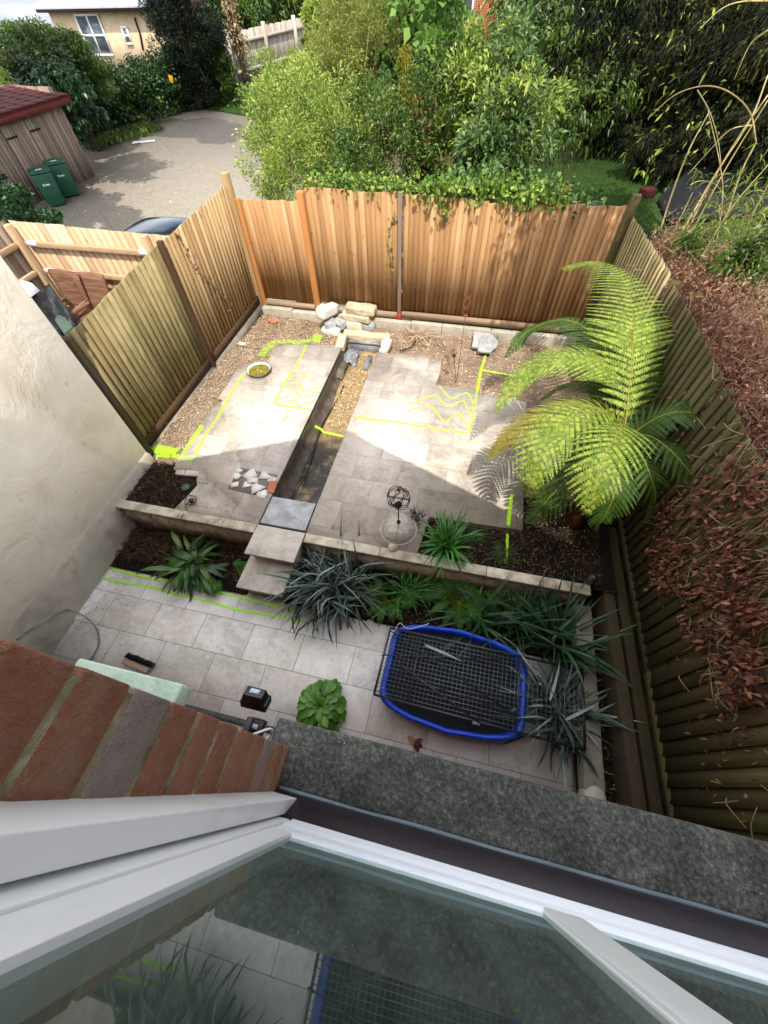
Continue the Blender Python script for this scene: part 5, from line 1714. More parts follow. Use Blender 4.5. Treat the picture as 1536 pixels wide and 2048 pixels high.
def ground_fern(base, nf, L, az0, azr, m, label, lift=.6, pl=.09, group=None):
    e = empty('fern', base, label, 'fern', group)
    b = MB(); rb = MB()
    for k in range(nf):
        az = az0 + azr * ((k + .5) / nf - .5) + R.uniform(-.15, .15); l = L * R.uniform(.8, 1.1)
        ca, sa = math.cos(az), math.sin(az)
        P = [base, (base[0] + ca * l * .35, base[1] + sa * l * .35, base[2] + lift * l * .5), (base[0] + ca * l * .7, base[1] + sa * l * .7, base[2] + lift * l * .55), (base[0] + ca * l, base[1] + sa * l, max(.02, base[2] + lift * l * .3))]
        fern_frond(b, P, pl * R.uniform(.85, 1.1), 18, 4, .0062, rach=rb, bip=False, prof=lambda t_: min(1, .55 + 1.6 * t_) * (1 - t_ ** 2.2) + .03)
    b.build('fronds', m, e); rb.build('stems', M['fern_rachis'], e)
    return e


for (px, py, nf, L, a0, ar, lab) in (
        (838, 1165, 7, .36, -1.6, 1.6, 'bright fern hanging down in front of the garden wall, left of the strap plant'),
        (915, 1205, 20, .40, .3, 6.2, 'bushy green fern just above the top edge of the blue tray'),
        (965, 1180, 16, .38, .6, 6.2, 'fern under the wall right of the bushiest fern'),
        (775, 1200, 11, .34, -1.9, 4.2, 'fern at the right edge of the big silvery clump'),
        (1010, 1215, 12, .32, -1.2, 6.0, 'fern beside the striped sword leaved plant'),
        (885, 1160, 10, .26, .0, 6.2, 'short fern right against the garden wall under the strap plant'),
        (1060, 1205, 10, .3, .0, 6.2, 'fern tucked against the wall behind the sword leaved plant'),
        (372, 1140, 5, .24, 2.6, 2.0, 'small bright fern in front of the broad leaved plant'),
        (430, 1160, 5, .2, -1.5, 1.6, 'small fern right of the broad leaved plant'),
        (478, 1150, 6, .22, .9, 2.6, 'small leafy fern against the lower step slab')):
    p = R3((px, py), .06)
    ground_fern((p[0], p[1], .04), nf, L, a0, ar, M['small_fern'], lab, .75, .095, 'ferns in the low beds')
# moss and creeping green by the wall
p = R3((850, 1155), .12)
b = MB()
for i in range(900):
    x = p[0] + R.gauss(0, .10); y = p[1] + R.gauss(0, .05); a = R.uniform(0, 6.28); s = R.uniform(.006, .014)
    b.quads([[(x, y, .1), (x + s * math.cos(a), y + s * math.sin(a), .112), (x + s * 1.5 * math.cos(a), y + s * 1.5 * math.sin(a), .13 + R.uniform(0, .05)), (x - s * math.sin(a), y + s * math.cos(a), .11)]])
b.build('moss', M['moss'])['kind'] = 'stuff'


# ---------------------------------------------------------------- leafy masses
def leaf_quads(C, D, size, asp, g, sag=.3):
    """rhombic leaves at C pointing along D"""
    n = len(C)
    D = D / (np.linalg.norm(D, axis=1)[:, None] + 1e-9)
    U = g.normal(size=(n, 3)); U[:, 2] += .8
    S_ = np.cross(D, U); S_ /= np.linalg.norm(S_, axis=1)[:, None] + 1e-9
    L = size * g.uniform(.6, 1.3, n)[:, None]
    mid = C + D * L * .45
    tip = C + D * L - np.array([0, 0, 1.0]) * L * sag
    return np.stack([C, mid + S_ * L * asp / 2, tip, mid - S_ * L * asp / 2], 1)


def foliage(ells, n, size, asp, seed, sub=26, sig=.30, up=.2, hang=0.0, shell=.75, zmin=None, sag=.3):
    """leaf clumps over a set of ellipsoids (cx,cy,cz,rx,ry,rz,w)"""
    g = np.random.default_rng(seed)
    Cs = []; Ds = []; Rs = []; hubs = []
    W_ = np.array([q[6] for q in ells], float); W_ /= W_.sum()
    for q, w_ in zip(ells, W_):
        c = np.array(q[:3]); r = np.array(q[3:6]); k = max(4, int(sub * (w_ * len(ells)) ** .5)); m_ = int(n * w_)
        u = g.normal(size=(k, 3)); u /= np.linalg.norm(u, axis=1)[:, None]
        rad = g.uniform(shell - .35, 1.0, k)[:, None]
        hc_ = c + u * r * rad
        hubs += [(c, h_) for h_ in hc_]
        idx = g.integers(0, k, m_)
        sz = (g.uniform(.55, 1.3, k) * sig)[idx][:, None]
        off = g.normal(size=(m_, 3)); off /= (np.linalg.norm(off, axis=1)[:, None]); off *= g.uniform(.2, 1, m_)[:, None] ** .6
        P = hc_[idx] + off * sz * r.mean() * np.array([1, 1, .8])
        D = (off * .7 + u[idx] * .5 + g.normal(size=(m_, 3)) * .5); D[:, 2] += up - hang
        Cs.append(P); Ds.append(D); Rs.append(np.clip(g.random(m_) * .6 + g.random(k)[idx] * .4, 0, 1))
    C = np.vstack(Cs); D = np.vstack(Ds); Rr = np.concatenate(Rs)
    if zmin is not None:
        ok = C[:, 2] > zmin; C, D, Rr = C[ok], D[ok], Rr[ok]
    return leaf_quads(C, D, size, asp, g, sag), Rr, hubs


def tree(name, label, cat, base, ells, n, size, asp, mt, seed, trunk=.12, sub=26, sig=.3, up=.2, hang=0.0, group=None, stems=True, zmin=None, bark='bark', shell=.75, limbs=30, sag=.3, extra=None):
    e = empty(name, base, label, cat, group)
    Q, Rr, hubs = foliage(ells, n, size, asp, seed, sub, sig, up, hang, shell, zmin, sag)
    b = MB(); b.quads(Q, Rr); b.build('foliage', M[mt], e)
    if extra:
        for (nm, els2, n2, s2, a2, m2, sd) in extra:
            Q, Rr, _ = foliage(els2, n2, s2, a2, sd, sub, sig, up, hang, shell, zmin)
            b = MB(); b.quads(Q, Rr); b.build(nm, M[m2], e)
    b = MB(); g = random.Random(seed)
    base = np.array(base, float)
    hs = g.sample(hubs, min(limbs, len(hubs)))
    cc = np.mean([q[:3] for q in ells], axis=0)
    if trunk > .05:
        b.tube(curve_pts([base, base * .5 + cc * .5 + np.array([g.uniform(-.1, .1), g.uniform(-.1, .1), 0]), cc], 8), np.linspace(trunk, trunk * .35, 8), 8)
    for c, h_ in hs:
        st0 = base + (cc - base) * g.uniform(.2, .8) if trunk > .05 else base + np.array([g.uniform(-.2, .2), g.uniform(-.2, .2), 0])
        md = (st0 + h_) / 2 + np.array([g.uniform(-.15, .15), g.uniform(-.15, .15), g.uniform(0, .25)])
        k = max(trunk * .28, .008)
        b.tube(curve_pts([st0, md, h_], 7), np.linspace(k, k * .25, 7), 5)
    b.build('trunk' if trunk > .05 else 'stems', M[bark], e)
    return e


def EL(px, py, y, rx, ry, rz, w_=1.0):
    c = at(px, py, y=y); return (c[0], c[1], c[2], rx, ry, rz, w_)


# the bank of shrubs behind the back fence
tree('willow_bush', 'feathery pale green bush leaning over the driveway behind the left end of the back fence', 'bush', (-4.4, 9.6, -.8),
     [EL(600, 330, 9.4, .9, .9, .9, 1.3), EL(560, 260, 10.6, 1.0, .9, .9, 1.1), EL(640, 230, 10.4, 1.1, .9, .9, 1.2), EL(700, 300, 9.6, .9, .9, .9, 1.2), EL(590, 190, 11.4, 1.0, .9, .7, .8), EL(545, 330, 10.0, .6, .6, .6, .5), EL(640, 370, 9.0, .7, .6, .5, .6)],
     42000, .075, .30, 'leaf_bright', 101, .0, 30, .34, .5, bark='twig', limbs=60)
tree('feathery_bush', 'tall olive green feathery bush behind the middle of the back fence', 'bush', (-3.2, 11.6, -.8),
     [EL(690, 160, 11.6, 1.0, 1.0, 1.0, 1.2), EL(700, 70, 12.4, 1.0, 1.0, 1.0, 1.1), EL(760, 130, 11.8, .9, .9, 1.0, 1), EL(640, 150, 12.6, .8, .8, .7, .7), EL(720, 10, 13.5, 1.2, 1.0, 1.0, .8)],
     30000, .08, .3, 'leaf_olive', 102, .1, 30, .3, .5, bark='twig', limbs=50)
tree('leafy_shrub', 'dense mid green shrub straight behind the grey post of the back fence', 'bush', (-1.9, 9.4, -.4),
     [EL(770, 290, 9.2, .8, .7, .8, 1), EL(830, 240, 9.8, .8, .7, .8, 1), EL(740, 240, 10.0, .7, .7, .7, .8), EL(700, 350, 8.7, .6, .5, .5, .6)],
     17000, .07, .42, 'leaf_mid', 103, .0, 30, .3, .3, bark='twig', limbs=40)
tree('round_leaved_tree', 'young tree with light round leaves high above the middle of the back fence', 'tree', (-1.6, 12.0, -.3),
     [EL(850, 60, 11.6, .8, .8, .9, 1), EL(870, 130, 11.4, .7, .7, .6, .8), EL(800, 90, 12.2, .6, .6, .6, .6), EL(830, 10, 12.5, .9, .8, .8, .6)],
     3600, .17, .8, 'leaf_round', 104, .07, 16, .4, .1, bark='bark', limbs=24)
tree('tall_shrub', 'tall narrow leaved shrub right of the round leaved tree', 'bush', (-.7, 10.5, -.2),
     [EL(915, 170, 10.8, .7, .8, .7, 1), EL(930, 220, 10.2, .8, .7, .9, 1), EL(900, 300, 9.4, .6, .6, .6, .8), EL(990, 170, 11.0, .6, .6, .6, .7)],
     15000, .10, .28, 'leaf_mid', 105, .06, 26, .34, .3, bark='twig', limbs=40, extra=[('pale_shoots', [EL(930, 190, 10.0, .9, .8, 1.2, 1)], 2500, .12, .3, 'leaf_bright', 205)])
tree('bluish_shrub', 'bluish green long leaved shrub beside the dark yew', 'bush', (.25, 9.8, -.1),
     [EL(1010, 190, 10.0, .6, .6, .9, 1), EL(1020, 260, 9.4, .6, .6, .7, 1), EL(1010, 130, 11.0, .6, .6, .6, .7), EL(1050, 300, 9.2, .5, .5, .5, .6), EL(960, 330, 8.7, .6, .5, .5, .9)],
     12000, .12, .3, 'leaf_blue', 106, .06, 24, .34, .1, bark='twig', limbs=36, extra=[('bright_shoots', [EL(1010, 270, 9.2, .8, .6, 1.0, 1)], 1600, .12, .3, 'leaf_bright', 206)])
tree('reddish_bush', 'rusty brown green bush between the feathery bush and the tall shrub', 'bush', (-1.6, 10.6, -.3),
     [EL(815, 175, 10.6, .45, .4, .6, 1), EL(820, 230, 10.2, .4, .35, .5, .8)], 5000, .06, .35, 'fern_yellow', 107, .0, 18, .3, .3, bark='twig', limbs=16)

# yews and dark conifers, upper right
YW = [EL(1120, 60, 13, 1.5, 1.3, 1.2, 1.1), EL(1250, 60, 12.5, 1.7, 1.4, 1.3, 1.3), EL(1380, 70, 12, 1.7, 1.4, 1.4, 1.3), EL(1500, 120, 11.0, 1.5, 1.3, 1.3, 1.1), EL(1200, 170, 12.2, 1.1, 1.0, .8, 1),
      EL(1330, 190, 11.6, 1.1, 1.0, .9, 1), EL(1450, 230, 10.6, 1.0, .9, .9, .9), EL(1090, 170, 12.6, .9, .9, .7, .7), EL(1240, 235, 11.6, .7, .6, .5, .5), EL(1350, 270, 10.8, .6, .6, .6, .5), EL(1300, 300, 10.2, .5, .5, .35, .4), EL(1400, 300, 9.6, .6, .5, .5, .5)]
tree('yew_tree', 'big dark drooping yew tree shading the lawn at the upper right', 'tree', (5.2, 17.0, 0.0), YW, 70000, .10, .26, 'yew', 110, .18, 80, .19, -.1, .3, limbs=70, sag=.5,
     extra=[('lit_sprays', [EL(1130, 100, 11.8, 1.0, .8, .9, 1), EL(1180, 200, 11.0, .9, .6, .5, 1), EL(1110, 260, 10.6, .6, .5, .5, .8), EL(1060, 20, 12.5, .9, .7, .7, .6)], 4500, .10, .3, 'leaf_mid', 210), ('bright_sprays', YW, 3000, .12, .3, 'leaf_bright', 211)])  # paler leaves stand in for sunlit sprigs and glints on the yew
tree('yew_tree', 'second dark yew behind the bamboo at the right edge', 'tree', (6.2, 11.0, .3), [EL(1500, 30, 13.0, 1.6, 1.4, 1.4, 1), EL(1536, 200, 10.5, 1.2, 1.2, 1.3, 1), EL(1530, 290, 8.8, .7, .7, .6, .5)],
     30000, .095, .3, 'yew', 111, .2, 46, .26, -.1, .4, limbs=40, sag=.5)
tree('pale_bush', 'cream and green leaved low bush on the far edge of the shaded lawn', 'bush', (1.7, 15.3, 0), [EL(1170, 250, 15.0, .7, .6, .6, 1)], 3500, .1, .4, 'leaf_olive', 112, .0, 14, .3, .3, bark='twig', limbs=12)
for k, (px, py, y, r_, mt, lab) in enumerate(((1110, 30, 19, 2.0, 'leaf_dark', 'dark green tree far behind the left side of the yew'), (1290, 30, 21, 3.0, 'leaf_dark', 'dark green tree far behind the middle of the yew'),
                                              (1450, 60, 20, 3.0, 'leaf_dark', 'dark green tree far behind the right of the yew'), (1230, 215, 20, 1.6, 'leaf_mid', 'lit green bush at the far end of the back lawn'),
                                              (1400, 250, 17, 1.4, 'leaf_mid', 'lit green bush behind the bamboo stems'))):
    c = at(px, py, y=y)
    tree('background_tree', lab, 'tree', (c[0], c[1], 0.0), [(c[0], c[1], c[2], r_, r_ * .8, r_ * .8, 1), (c[0] + r_ * .8, c[1], c[2] - .3, r_ * .7, r_ * .7, r_ * .7, .7)], 9000, .22, .5, mt, 120 + k, .15, 30, .35, .1, .0, 'trees beyond the back lawn', limbs=14)

# ivy over the back fence
def ivy_run(label, pts, n, spread, mt, size, seed):
    g = np.random.default_rng(seed)
    C = curve_pts(pts, 60)
    i = g.integers(0, 60, n); P = C[i] + g.normal(size=(n, 3)) * np.array([.04, spread, spread * .7])
    D = g.normal(size=(n, 3)); D[:, 1] -= .3; D[:, 2] += .2
    e = empty('ivy', pts[0], label, 'ivy'); b = MB(); b.quads(leaf_quads(P, D, size, .85, g)); b.build('leaves', M[mt], e)
    b = MB(); b.tube(C + g.normal(size=C.shape) * .015, .006, 5); b.build('stem', M['twig'], e)


ivy_run('bright ivy tumbling over the middle of the back fence top', [(-1.15, 7.38, 2.36), (-.6, 7.36, 2.42), (-.1, 7.4, 2.40), (.5, 7.36, 2.38), (1.0, 7.4, 2.35)], 1300, .10, 'ivy_bright', .07, 301)
ivy_run('darker ivy mound behind the ragged panel top', [(-1.0, 7.6, 2.3), (-.3, 7.65, 2.4), (.5, 7.6, 2.35), (1.5, 7.6, 2.2)], 1500, .16, 'ivy', .07, 302)
ivy_run('dry tangled ivy along the fence top right of the orange post', [(-3.0, 7.42, 2.38), (-2.4, 7.4, 2.44), (-1.8, 7.42, 2.42), (-1.2, 7.4, 2.38)], 700, .09, 'ivy_bright', .06, 303)
ivy_run('small ivy shoots hanging down the ragged panel', [(-.75, 7.27, 2.3), (-.72, 7.26, 2.1), (-.7, 7.27, 2.0)], 60, .03, 'ivy_bright', .05, 304)
ivy_run('thin dry vine with a few leaves beside the grey post', [(-1.5, 7.26, 2.1), (-1.62, 7.26, 1.7), (-1.55, 7.26, 1.3), (-1.6, 7.26, 1.0)], 26, .03, 'ivy_bright', .045, 305)
ivy_run('dry vine climbing the brown panel of the left fence', [(-4.22, 5.5, 2.3), (-4.22, 5.6, 1.8), (-4.22, 5.95, 1.3), (-4.22, 6.2, .9)], 40, .03, 'dry_leaf', .05, 306)
# old fence stub with dead ivy in the bushes
e = empty('old_fence', (-1.6, 9.8, .3), 'mossy old fence end with dead ivy among the bushes behind the back fence', 'fence')
boards(MB(), tuple(at(812, 310, y=9.6)[:2]), tuple(at(905, 330, y=9.2)[:2]), (0, -1), lambda s: .0, lambda s: 2.25 + .06 * math.sin(s * 9), sp=.14, ragged=.05).build('board_panel', M['fence_dark'], e)
boards(MB(), tuple(at(765, 350, y=9.0)[:2]), tuple(at(812, 310, y=9.6)[:2]), (.3, -1), lambda s: .0, lambda s: 2.0 + .4 * s, sp=.1, ragged=.03).build('board_panel', M['fence_old'], e)
b = MB(); g_ = np.random.default_rng(7)
c0_ = at(845, 300, y=9.35); P = c0_ + g_.normal(size=(900, 3)) * np.array([.16, .1, .28]); D = g_.normal(size=(900, 3)); D[:, 2] -= 1
b.quads(leaf_quads(P, D, .09, .3, g_)); b.build('dead_ivy', M['dry_leaf'], e)

# rose
p = at(1133, 378, y=7.46)
e = empty('rose', (p[0], p[1], .02), 'single red rose just above the right part of the back fence', 'flower')
b = MB()
for k in range(26):
    a = k * 2.4; rr = .012 + .0021 * k
    broadleaf(b, (p[0] + rr * math.cos(a) * .4, p[1] + rr * math.sin(a) * .4, p[2] - .02), a, .05, .055, 1.45 - k * .035, .5, R.random(), petiole=.004, fold=.5)
b.build('petals', M['flower_red'], e, smooth=True)
b = MB(); b.tube([(p[0], p[1], .02), (p[0] + .02, p[1], p[2] * .5), (p[0], p[1], p[2])], .005, 5); b.build('stem', M['small_fern'], e)

# dead leaf thicket over the right fence, bamboo behind it
def thicket(name, label, cat, C, n, size, asp, mt, seed, spread, hang=.3):
    g = np.random.default_rng(seed); C = curve_pts(C, 80)
    i = g.integers(0, 80, n); cl = g.normal(size=(80, 3)) * np.array(spread) * .7
    P = C[i] + cl[i] + g.normal(size=(n, 3)) * np.array(spread) * .6
    D = g.normal(size=(n, 3)); D[:, 2] -= hang
    e = empty(name, tuple(C[0]), label, cat); b = MB(); b.quads(leaf_quads(P, D, size, asp, g, .2)); b.build('leaves', M[mt], e)
    b = MB()
    for k in range(110):
        j = g.integers(0, 79); a_ = C[j] + g.normal(size=3) * np.array(spread); c_ = a_ + g.normal(size=3) * np.array([.08, .14, .12])
        b.tube(curve_pts([a_, (a_ + c_) / 2 + g.normal(size=3) * .05, c_], 5), .004, 4)
    b.build('stems', M['twig'], e)['kind'] = 'stuff'
    return e


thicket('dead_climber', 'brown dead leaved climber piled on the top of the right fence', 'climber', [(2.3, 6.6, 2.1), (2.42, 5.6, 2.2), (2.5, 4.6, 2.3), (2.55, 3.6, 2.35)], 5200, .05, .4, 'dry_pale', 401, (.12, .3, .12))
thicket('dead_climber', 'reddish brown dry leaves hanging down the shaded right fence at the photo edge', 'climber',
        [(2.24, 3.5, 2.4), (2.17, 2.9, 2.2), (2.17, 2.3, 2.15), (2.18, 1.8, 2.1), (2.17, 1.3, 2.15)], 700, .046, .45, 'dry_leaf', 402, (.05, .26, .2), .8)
def drape(name, label, poly, n, size, mt, seed):
    g = np.random.default_rng(seed); C = []; px = np.array(poly); lo, hi = px.min(0), px.max(0)
    cl = [(g.uniform(lo[0], hi[0]), g.uniform(lo[1], hi[1])) for _ in range(150)]
    cl = [q_ for q_ in cl if inpoly(q_[0], q_[1], poly)]
    while len(C) < n:
        c_ = cl[g.integers(len(cl))]; r_ = g.normal(size=2) * 15
        q_ = at(c_[0] + r_[0], c_[1] + r_[1], x=2.12); C.append((q_[0] - abs(g.normal()) * .05, q_[1], q_[2]))
    C = np.array(C); D = g.normal(size=(n, 3)); D[:, 2] -= .9; D[:, 0] -= .4
    e = empty(name, (2.2, 1.8, 2.4), label, 'climber'); b = MB(); b.quads(leaf_quads(C, D, size, .5, g, .25)); b.build('leaves', M[mt], e)
    b = MB()
    for k in range(60):
        q0 = C[g.integers(n)]; b.tube(curve_pts([(2.14, q0[1] + g.normal() * .1, 2.35), (2.08, q0[1] + g.normal() * .06, (q0[2] + 2.35) / 2), q0], 7), .003, 4)
    b.build('stems', M['twig'], e)['kind'] = 'stuff'


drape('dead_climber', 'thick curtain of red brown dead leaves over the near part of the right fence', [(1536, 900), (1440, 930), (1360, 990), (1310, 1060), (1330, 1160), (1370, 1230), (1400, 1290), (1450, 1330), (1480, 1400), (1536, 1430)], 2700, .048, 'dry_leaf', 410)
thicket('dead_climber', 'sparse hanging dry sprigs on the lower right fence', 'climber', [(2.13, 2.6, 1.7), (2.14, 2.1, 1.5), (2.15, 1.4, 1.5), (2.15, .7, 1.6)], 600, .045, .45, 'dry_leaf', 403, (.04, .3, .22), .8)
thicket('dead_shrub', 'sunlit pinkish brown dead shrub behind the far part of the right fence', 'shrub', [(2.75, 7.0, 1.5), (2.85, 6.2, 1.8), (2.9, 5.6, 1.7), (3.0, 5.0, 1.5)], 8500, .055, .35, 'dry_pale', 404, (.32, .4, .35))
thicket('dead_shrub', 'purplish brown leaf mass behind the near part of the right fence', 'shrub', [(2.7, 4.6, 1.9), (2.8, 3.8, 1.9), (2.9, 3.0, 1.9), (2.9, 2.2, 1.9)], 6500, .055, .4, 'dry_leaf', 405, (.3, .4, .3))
e = empty('bamboo', (3.0, 6.8, .42), 'clump of pale arching bamboo canes with green leaves behind the right fence', 'bamboo')
b = MB()
canes = [([(1320, 462), (1345, 385), (1378, 300), (1418, 225)], 6.6, .011), ([(1345, 470), (1385, 385)], 6.6, .01), ([(1380, 450), (1420, 370), (1480, 270), (1536, 190)], 6.3, .012),
         ([(1450, 440), (1480, 350), (1512, 285)], 6.2, .011), ([(1512, 285), (1500, 225), (1460, 185), (1410, 172), (1350, 190), (1295, 238)], 6.2, .007), ([(1505, 250), (1460, 260), (1420, 300), (1375, 350)], 6.2, .005),
         ([(1395, 180), (1420, 225), (1436, 280), (1442, 330)], 6.2, .005), ([(1430, 500), (1445, 400), (1440, 330), (1416, 220)], 6.0, .006), ([(1536, 2), (1480, 4), (1440, 20), (1395, 62)], 6.6, .006),
         ([(1536, 60), (1500, 90), (1468, 160)], 6.4, .006), ([(1400, 520), (1460, 420), (1536, 330)], 5.6, .008), ([(1470, 520), (1500, 440), (1536, 370)], 5.4, .008), ([(1380, 370), (1400, 362), (1430, 368), (1455, 400)], 6.0, .004),
         ([(1360, 470), (1430, 350), (1500, 240), (1536, 150)], 6.9, .012), ([(1375, 480), (1450, 340), (1536, 200)], 7.2, .010)]
for pts, y, r_ in canes:
    b.tube(curve_pts([at(px, py, y=y + .0) for px, py in pts], 22), np.linspace(r_, r_ * .55, 22), 7)
b.build('canes', M['cane'], e, smooth=True)
g_ = np.random.default_rng(77); Cc = []; Dd = []
for (px, py, y, n, s) in ((1480, 480, 5.8, 360, .22), (1400, 460, 6.2, 150, .2), (1530, 430, 5.4, 380, .22), (1395, 350, 6.3, 22, .04), (1360, 490, 6.2, 70, .08), (1440, 400, 6.2, 60, .16), (1520, 530, 5.2, 300, .18), (1480, 400, 6.0, 60, .16)):
    c = at(px, py, y=y); Cc.append(c + g_.normal(size=(n, 3)) * s); D = g_.normal(size=(n, 3)); D[:, 2] -= .5; Dd.append(D)
b = MB(); b.quads(leaf_quads(np.vstack(Cc), np.vstack(Dd), .11, .13, g_, .3)); b.build('leaves', M['bamboo_leaf'], e)
# high bamboo tops outside the view, they dapple the back fence
b = MB(); P = np.array([1.85, 5.1, 5.55]) + g_.normal(size=(2200, 3)) * np.array([.4, .3, .16]); D = g_.normal(size=(2200, 3)); D[:, 2] -= .6
b.quads(leaf_quads(P, D, .2, .2, g_)); b.build('high_leaves', M['bamboo_leaf'], e)
b = MB()
for k in range(9):
    x_ = 2.9 + g_.normal() * .2; y_ = 5.2 + g_.normal() * .3
    b.tube(curve_pts([(x_ + .3, y_ + .6, .45), (x_ + .2, y_ + .3, 2.4), (x_ + .45, y_ + .1, 4.6), (x_ - .7 + g_.normal() * .2, y_ - .1, 5.5)], 14), .012, 6)
b.build('tall_canes', M['cane'], e)
tree('green_shrub', 'green leafy shrub between the bamboo and the dead leaves beyond the right fence', 'shrub', (3.3, 5.4, .42), [EL(1470, 560, 5.2, .25, .3, .3, 1), EL(1400, 500, 6.0, .25, .25, .25, .8), EL(1525, 500, 5.0, .3, .3, .3, 1)], 3600, .06, .4, 'leaf_mid', 420, .0, 14, .4, .2, bark='twig', limbs=12)
# shed roof beyond the right fence and odds and ends
e = empty('garden_shed', (4.4, 8.6, .3), 'dark felt roofed shed behind the bamboo canes', 'shed')
sr = [at(1318, 395, y=8.4), at(1400, 318, y=9.6), at(1536, 270, y=9.6), at(1536, 420, y=7.6), at(1340, 440, y=7.7)]
b = MB(); n = len(sr); V = [tuple(q_) for q_ in sr] + [(q_[0], q_[1], q_[2] - .08) for q_ in sr]
b.add(V, [tuple(range(n)), tuple(range(2 * n - 1, n - 1, -1))] + [(i, n + i, n + (i + 1) % n, (i + 1) % n) for i in range(n)]); b.build('roof', M['felt_dark'], e)
b = MB(); b.box2((3.0, 7.9, .3), (4.9, 9.3, 1.25)); b.build('wall', M['shed_wood'], e)
for (px, py, s, lab) in ((1490, 682, .14, 'terracotta pot on its side beyond the right fence'), (1530, 690, .10, 'second terracotta pot at the very edge beyond the right fence')):
    c = at(px, py, z=.75)
    b = MB(); Mx = Matrix.Rotation(1.2, 3, 'Y'); b.lathe([(s * .5, -s), (s * .75, s * .8), (s * .85, s * .8), (s * .85, s), (s * .7, s), (s * .6, 0), (.001, -.9 * s)], c, Mx, 20)
    tag(b.build('plant_pot', M['terracotta'], smooth=True), lab, 'pot')
c = at(1296, 384, y=8.3)
rock('red_cushion', (c[0], c[1], c[2]), (.2, .16, .10), .4, M['red_dark'], 'dark red bundle behind the right end of the back fence', 'bundle')

# ================================================================ BEYOND THE GARDEN
GD = -.8
# wheelie bins
bp = [at(118, 413, z=GD), at(144, 400, z=GD)]
u_ = np.array([.17, .985])
def make_bin(loc, label):
    e = empty('wheelie_bin', (0, 0, 0), label, 'wheelie bin', 'green wheelie bins by the shed')
    b = MB(); b.box((0, 0, .50), (.50, .56, .92), r=.5, taper=1.18); b.build('bin_body', M['bin_green'], e, bevel=.02)
    b = MB(); b.box((0, 0, 1.0), (.62, .70, .05), r=.8); b.box((.0, 0, 1.035), (.50, .56, .04), r=.8); b.build('lid', M['bin_green'], e, bevel=.015)
    b = MB(); b.tube([(-.31, -.26, 1.0), (-.36, -.24, 1.02), (-.36, .24, 1.02), (-.31, .26, 1.0)], .016, 8); b.build('handle', M['bin_green'], e)
    for s in (-1, 1):
        b = MB(); Mx = Matrix.Rotation(math.pi / 2, 3, 'X'); b.lathe([(.001, -.03), (.1, -.03), (.1, .03), (.001, .03)], (-.22, s * .27, .1), Mx, 20); b.build('wheel', M['tyre'], e)
    b = MB()
    b.box((.286, -.10, .66), (.004, .035, .075))
    for k in range(4): b.box((.287, -.04 + k * .042, .655), (.004, .030, .05))
    b.build('white_emblem', M['upvc'], e)
    b = MB(); b.box((.1, .0, 1.057), (.10, .22, .004)); b.build('lid_mark', M['upvc'], e)
    e.location = loc; return e
bn = make_bin((bp[0][0] - .15, bp[0][1] + .15, GD), 'green wheelie bin nearer the camera, in front of the grey shed')
bn.rotation_euler = (0, 0, -.75)
copy_tree(bn, (bp[1][0] - .35, bp[1][1] + .45, GD), -.75, 'green wheelie bin farther from the camera, tucked beside the shed door')

# old timber shed with a red tiled roof
c1 = at(190, 352, z=GD); c2 = at(-60, 470, z=GD)
dd = (c1 - c2)[:2]; Ls = np.linalg.norm(dd); dd /= Ls; nn = np.array([dd[1], -dd[0]])
zt1 = 1.5
e = empty('timber_shed', (c1[0] - 1.5, c1[1] - 2.5, GD), 'weathered grey board shed with a red tiled roof at the left edge', 'shed')
boards(MB(), c2[:2], c1[:2], nn, lambda s: GD, lambda s: zt1, sp=.16, ragged=.01, thick=.02).build('front_wall', M['shed_wood'], e)
c3 = c1[:2] - nn * 3.0
boards(MB(), c1[:2], c3, dd, lambda s: GD, lambda s: zt1 + .3, sp=.16, ragged=.01, thick=.02).build('end_wall', M['shed_wood'], e)
for s0, s1 in ((Ls - 2.9, Ls - 1.9), (Ls - 1.85, Ls - .85)):
    a = c2[:2] + dd * s0 + nn * .03; q_ = c2[:2] + dd * s1 + nn * .03
    o = boards(MB(), a, q_, nn, lambda s: GD + .1, lambda s: 1.25, sp=.14, ragged=.003, thick=.02).build('door', M['shed_wood'], e)
    b = MB()
    for z in (-.45, .95): b.beam((a[0] + nn[0] * .03, a[1] + nn[1] * .03, z), (a[0] + dd[0] * .45 + nn[0] * .03, a[1] + dd[1] * .45 + nn[1] * .03, z), .01, .05)
    b.build('hinge', M['black_matt'], o)
ov = .25
a0 = np.array([*(c1[:2] + nn * ov + dd * .35), zt1 - .02]); a1 = np.array([*(c2[:2] + nn * ov), zt1 - .02])
u3 = np.array([-nn[0] * 2.3, -nn[1] * 2.3, .22])
b = MB(); th = np.array([0, 0, .07])
b.add([a0, a1, a1 + u3, a0 + u3, a0 + th, a1 + th, a1 + u3 + th, a0 + u3 + th], [(0, 1, 2, 3), (7, 6, 5, 4), (0, 4, 5, 1), (1, 5, 6, 2), (2, 6, 7, 3), (3, 7, 4, 0)], .2)
nrow, ncol = 7, int(Ls / .24)
nv = np.cross((a1 - a0) / np.linalg.norm(a1 - a0), u3 / np.linalg.norm(u3)); nv = nv if nv[2] > 0 else -nv
for i in range(nrow):
    for j in range(ncol):
        o_ = a0 + th + (a1 - a0) * (j + .5) / ncol + u3 * (i + .5) / nrow + nv * .02
        ex = (a1 - a0) / np.linalg.norm(a1 - a0); ey = u3 / np.linalg.norm(u3)
        Mx = np.array([ex, ey, nv]).T
        b.box(o_ + nv * .012 * (1 if j % 2 else 0), (.235, 2.6 / nrow + .03, .025), Mx, R.random())
b.build('tiled_roof', M['roof_red'], e)
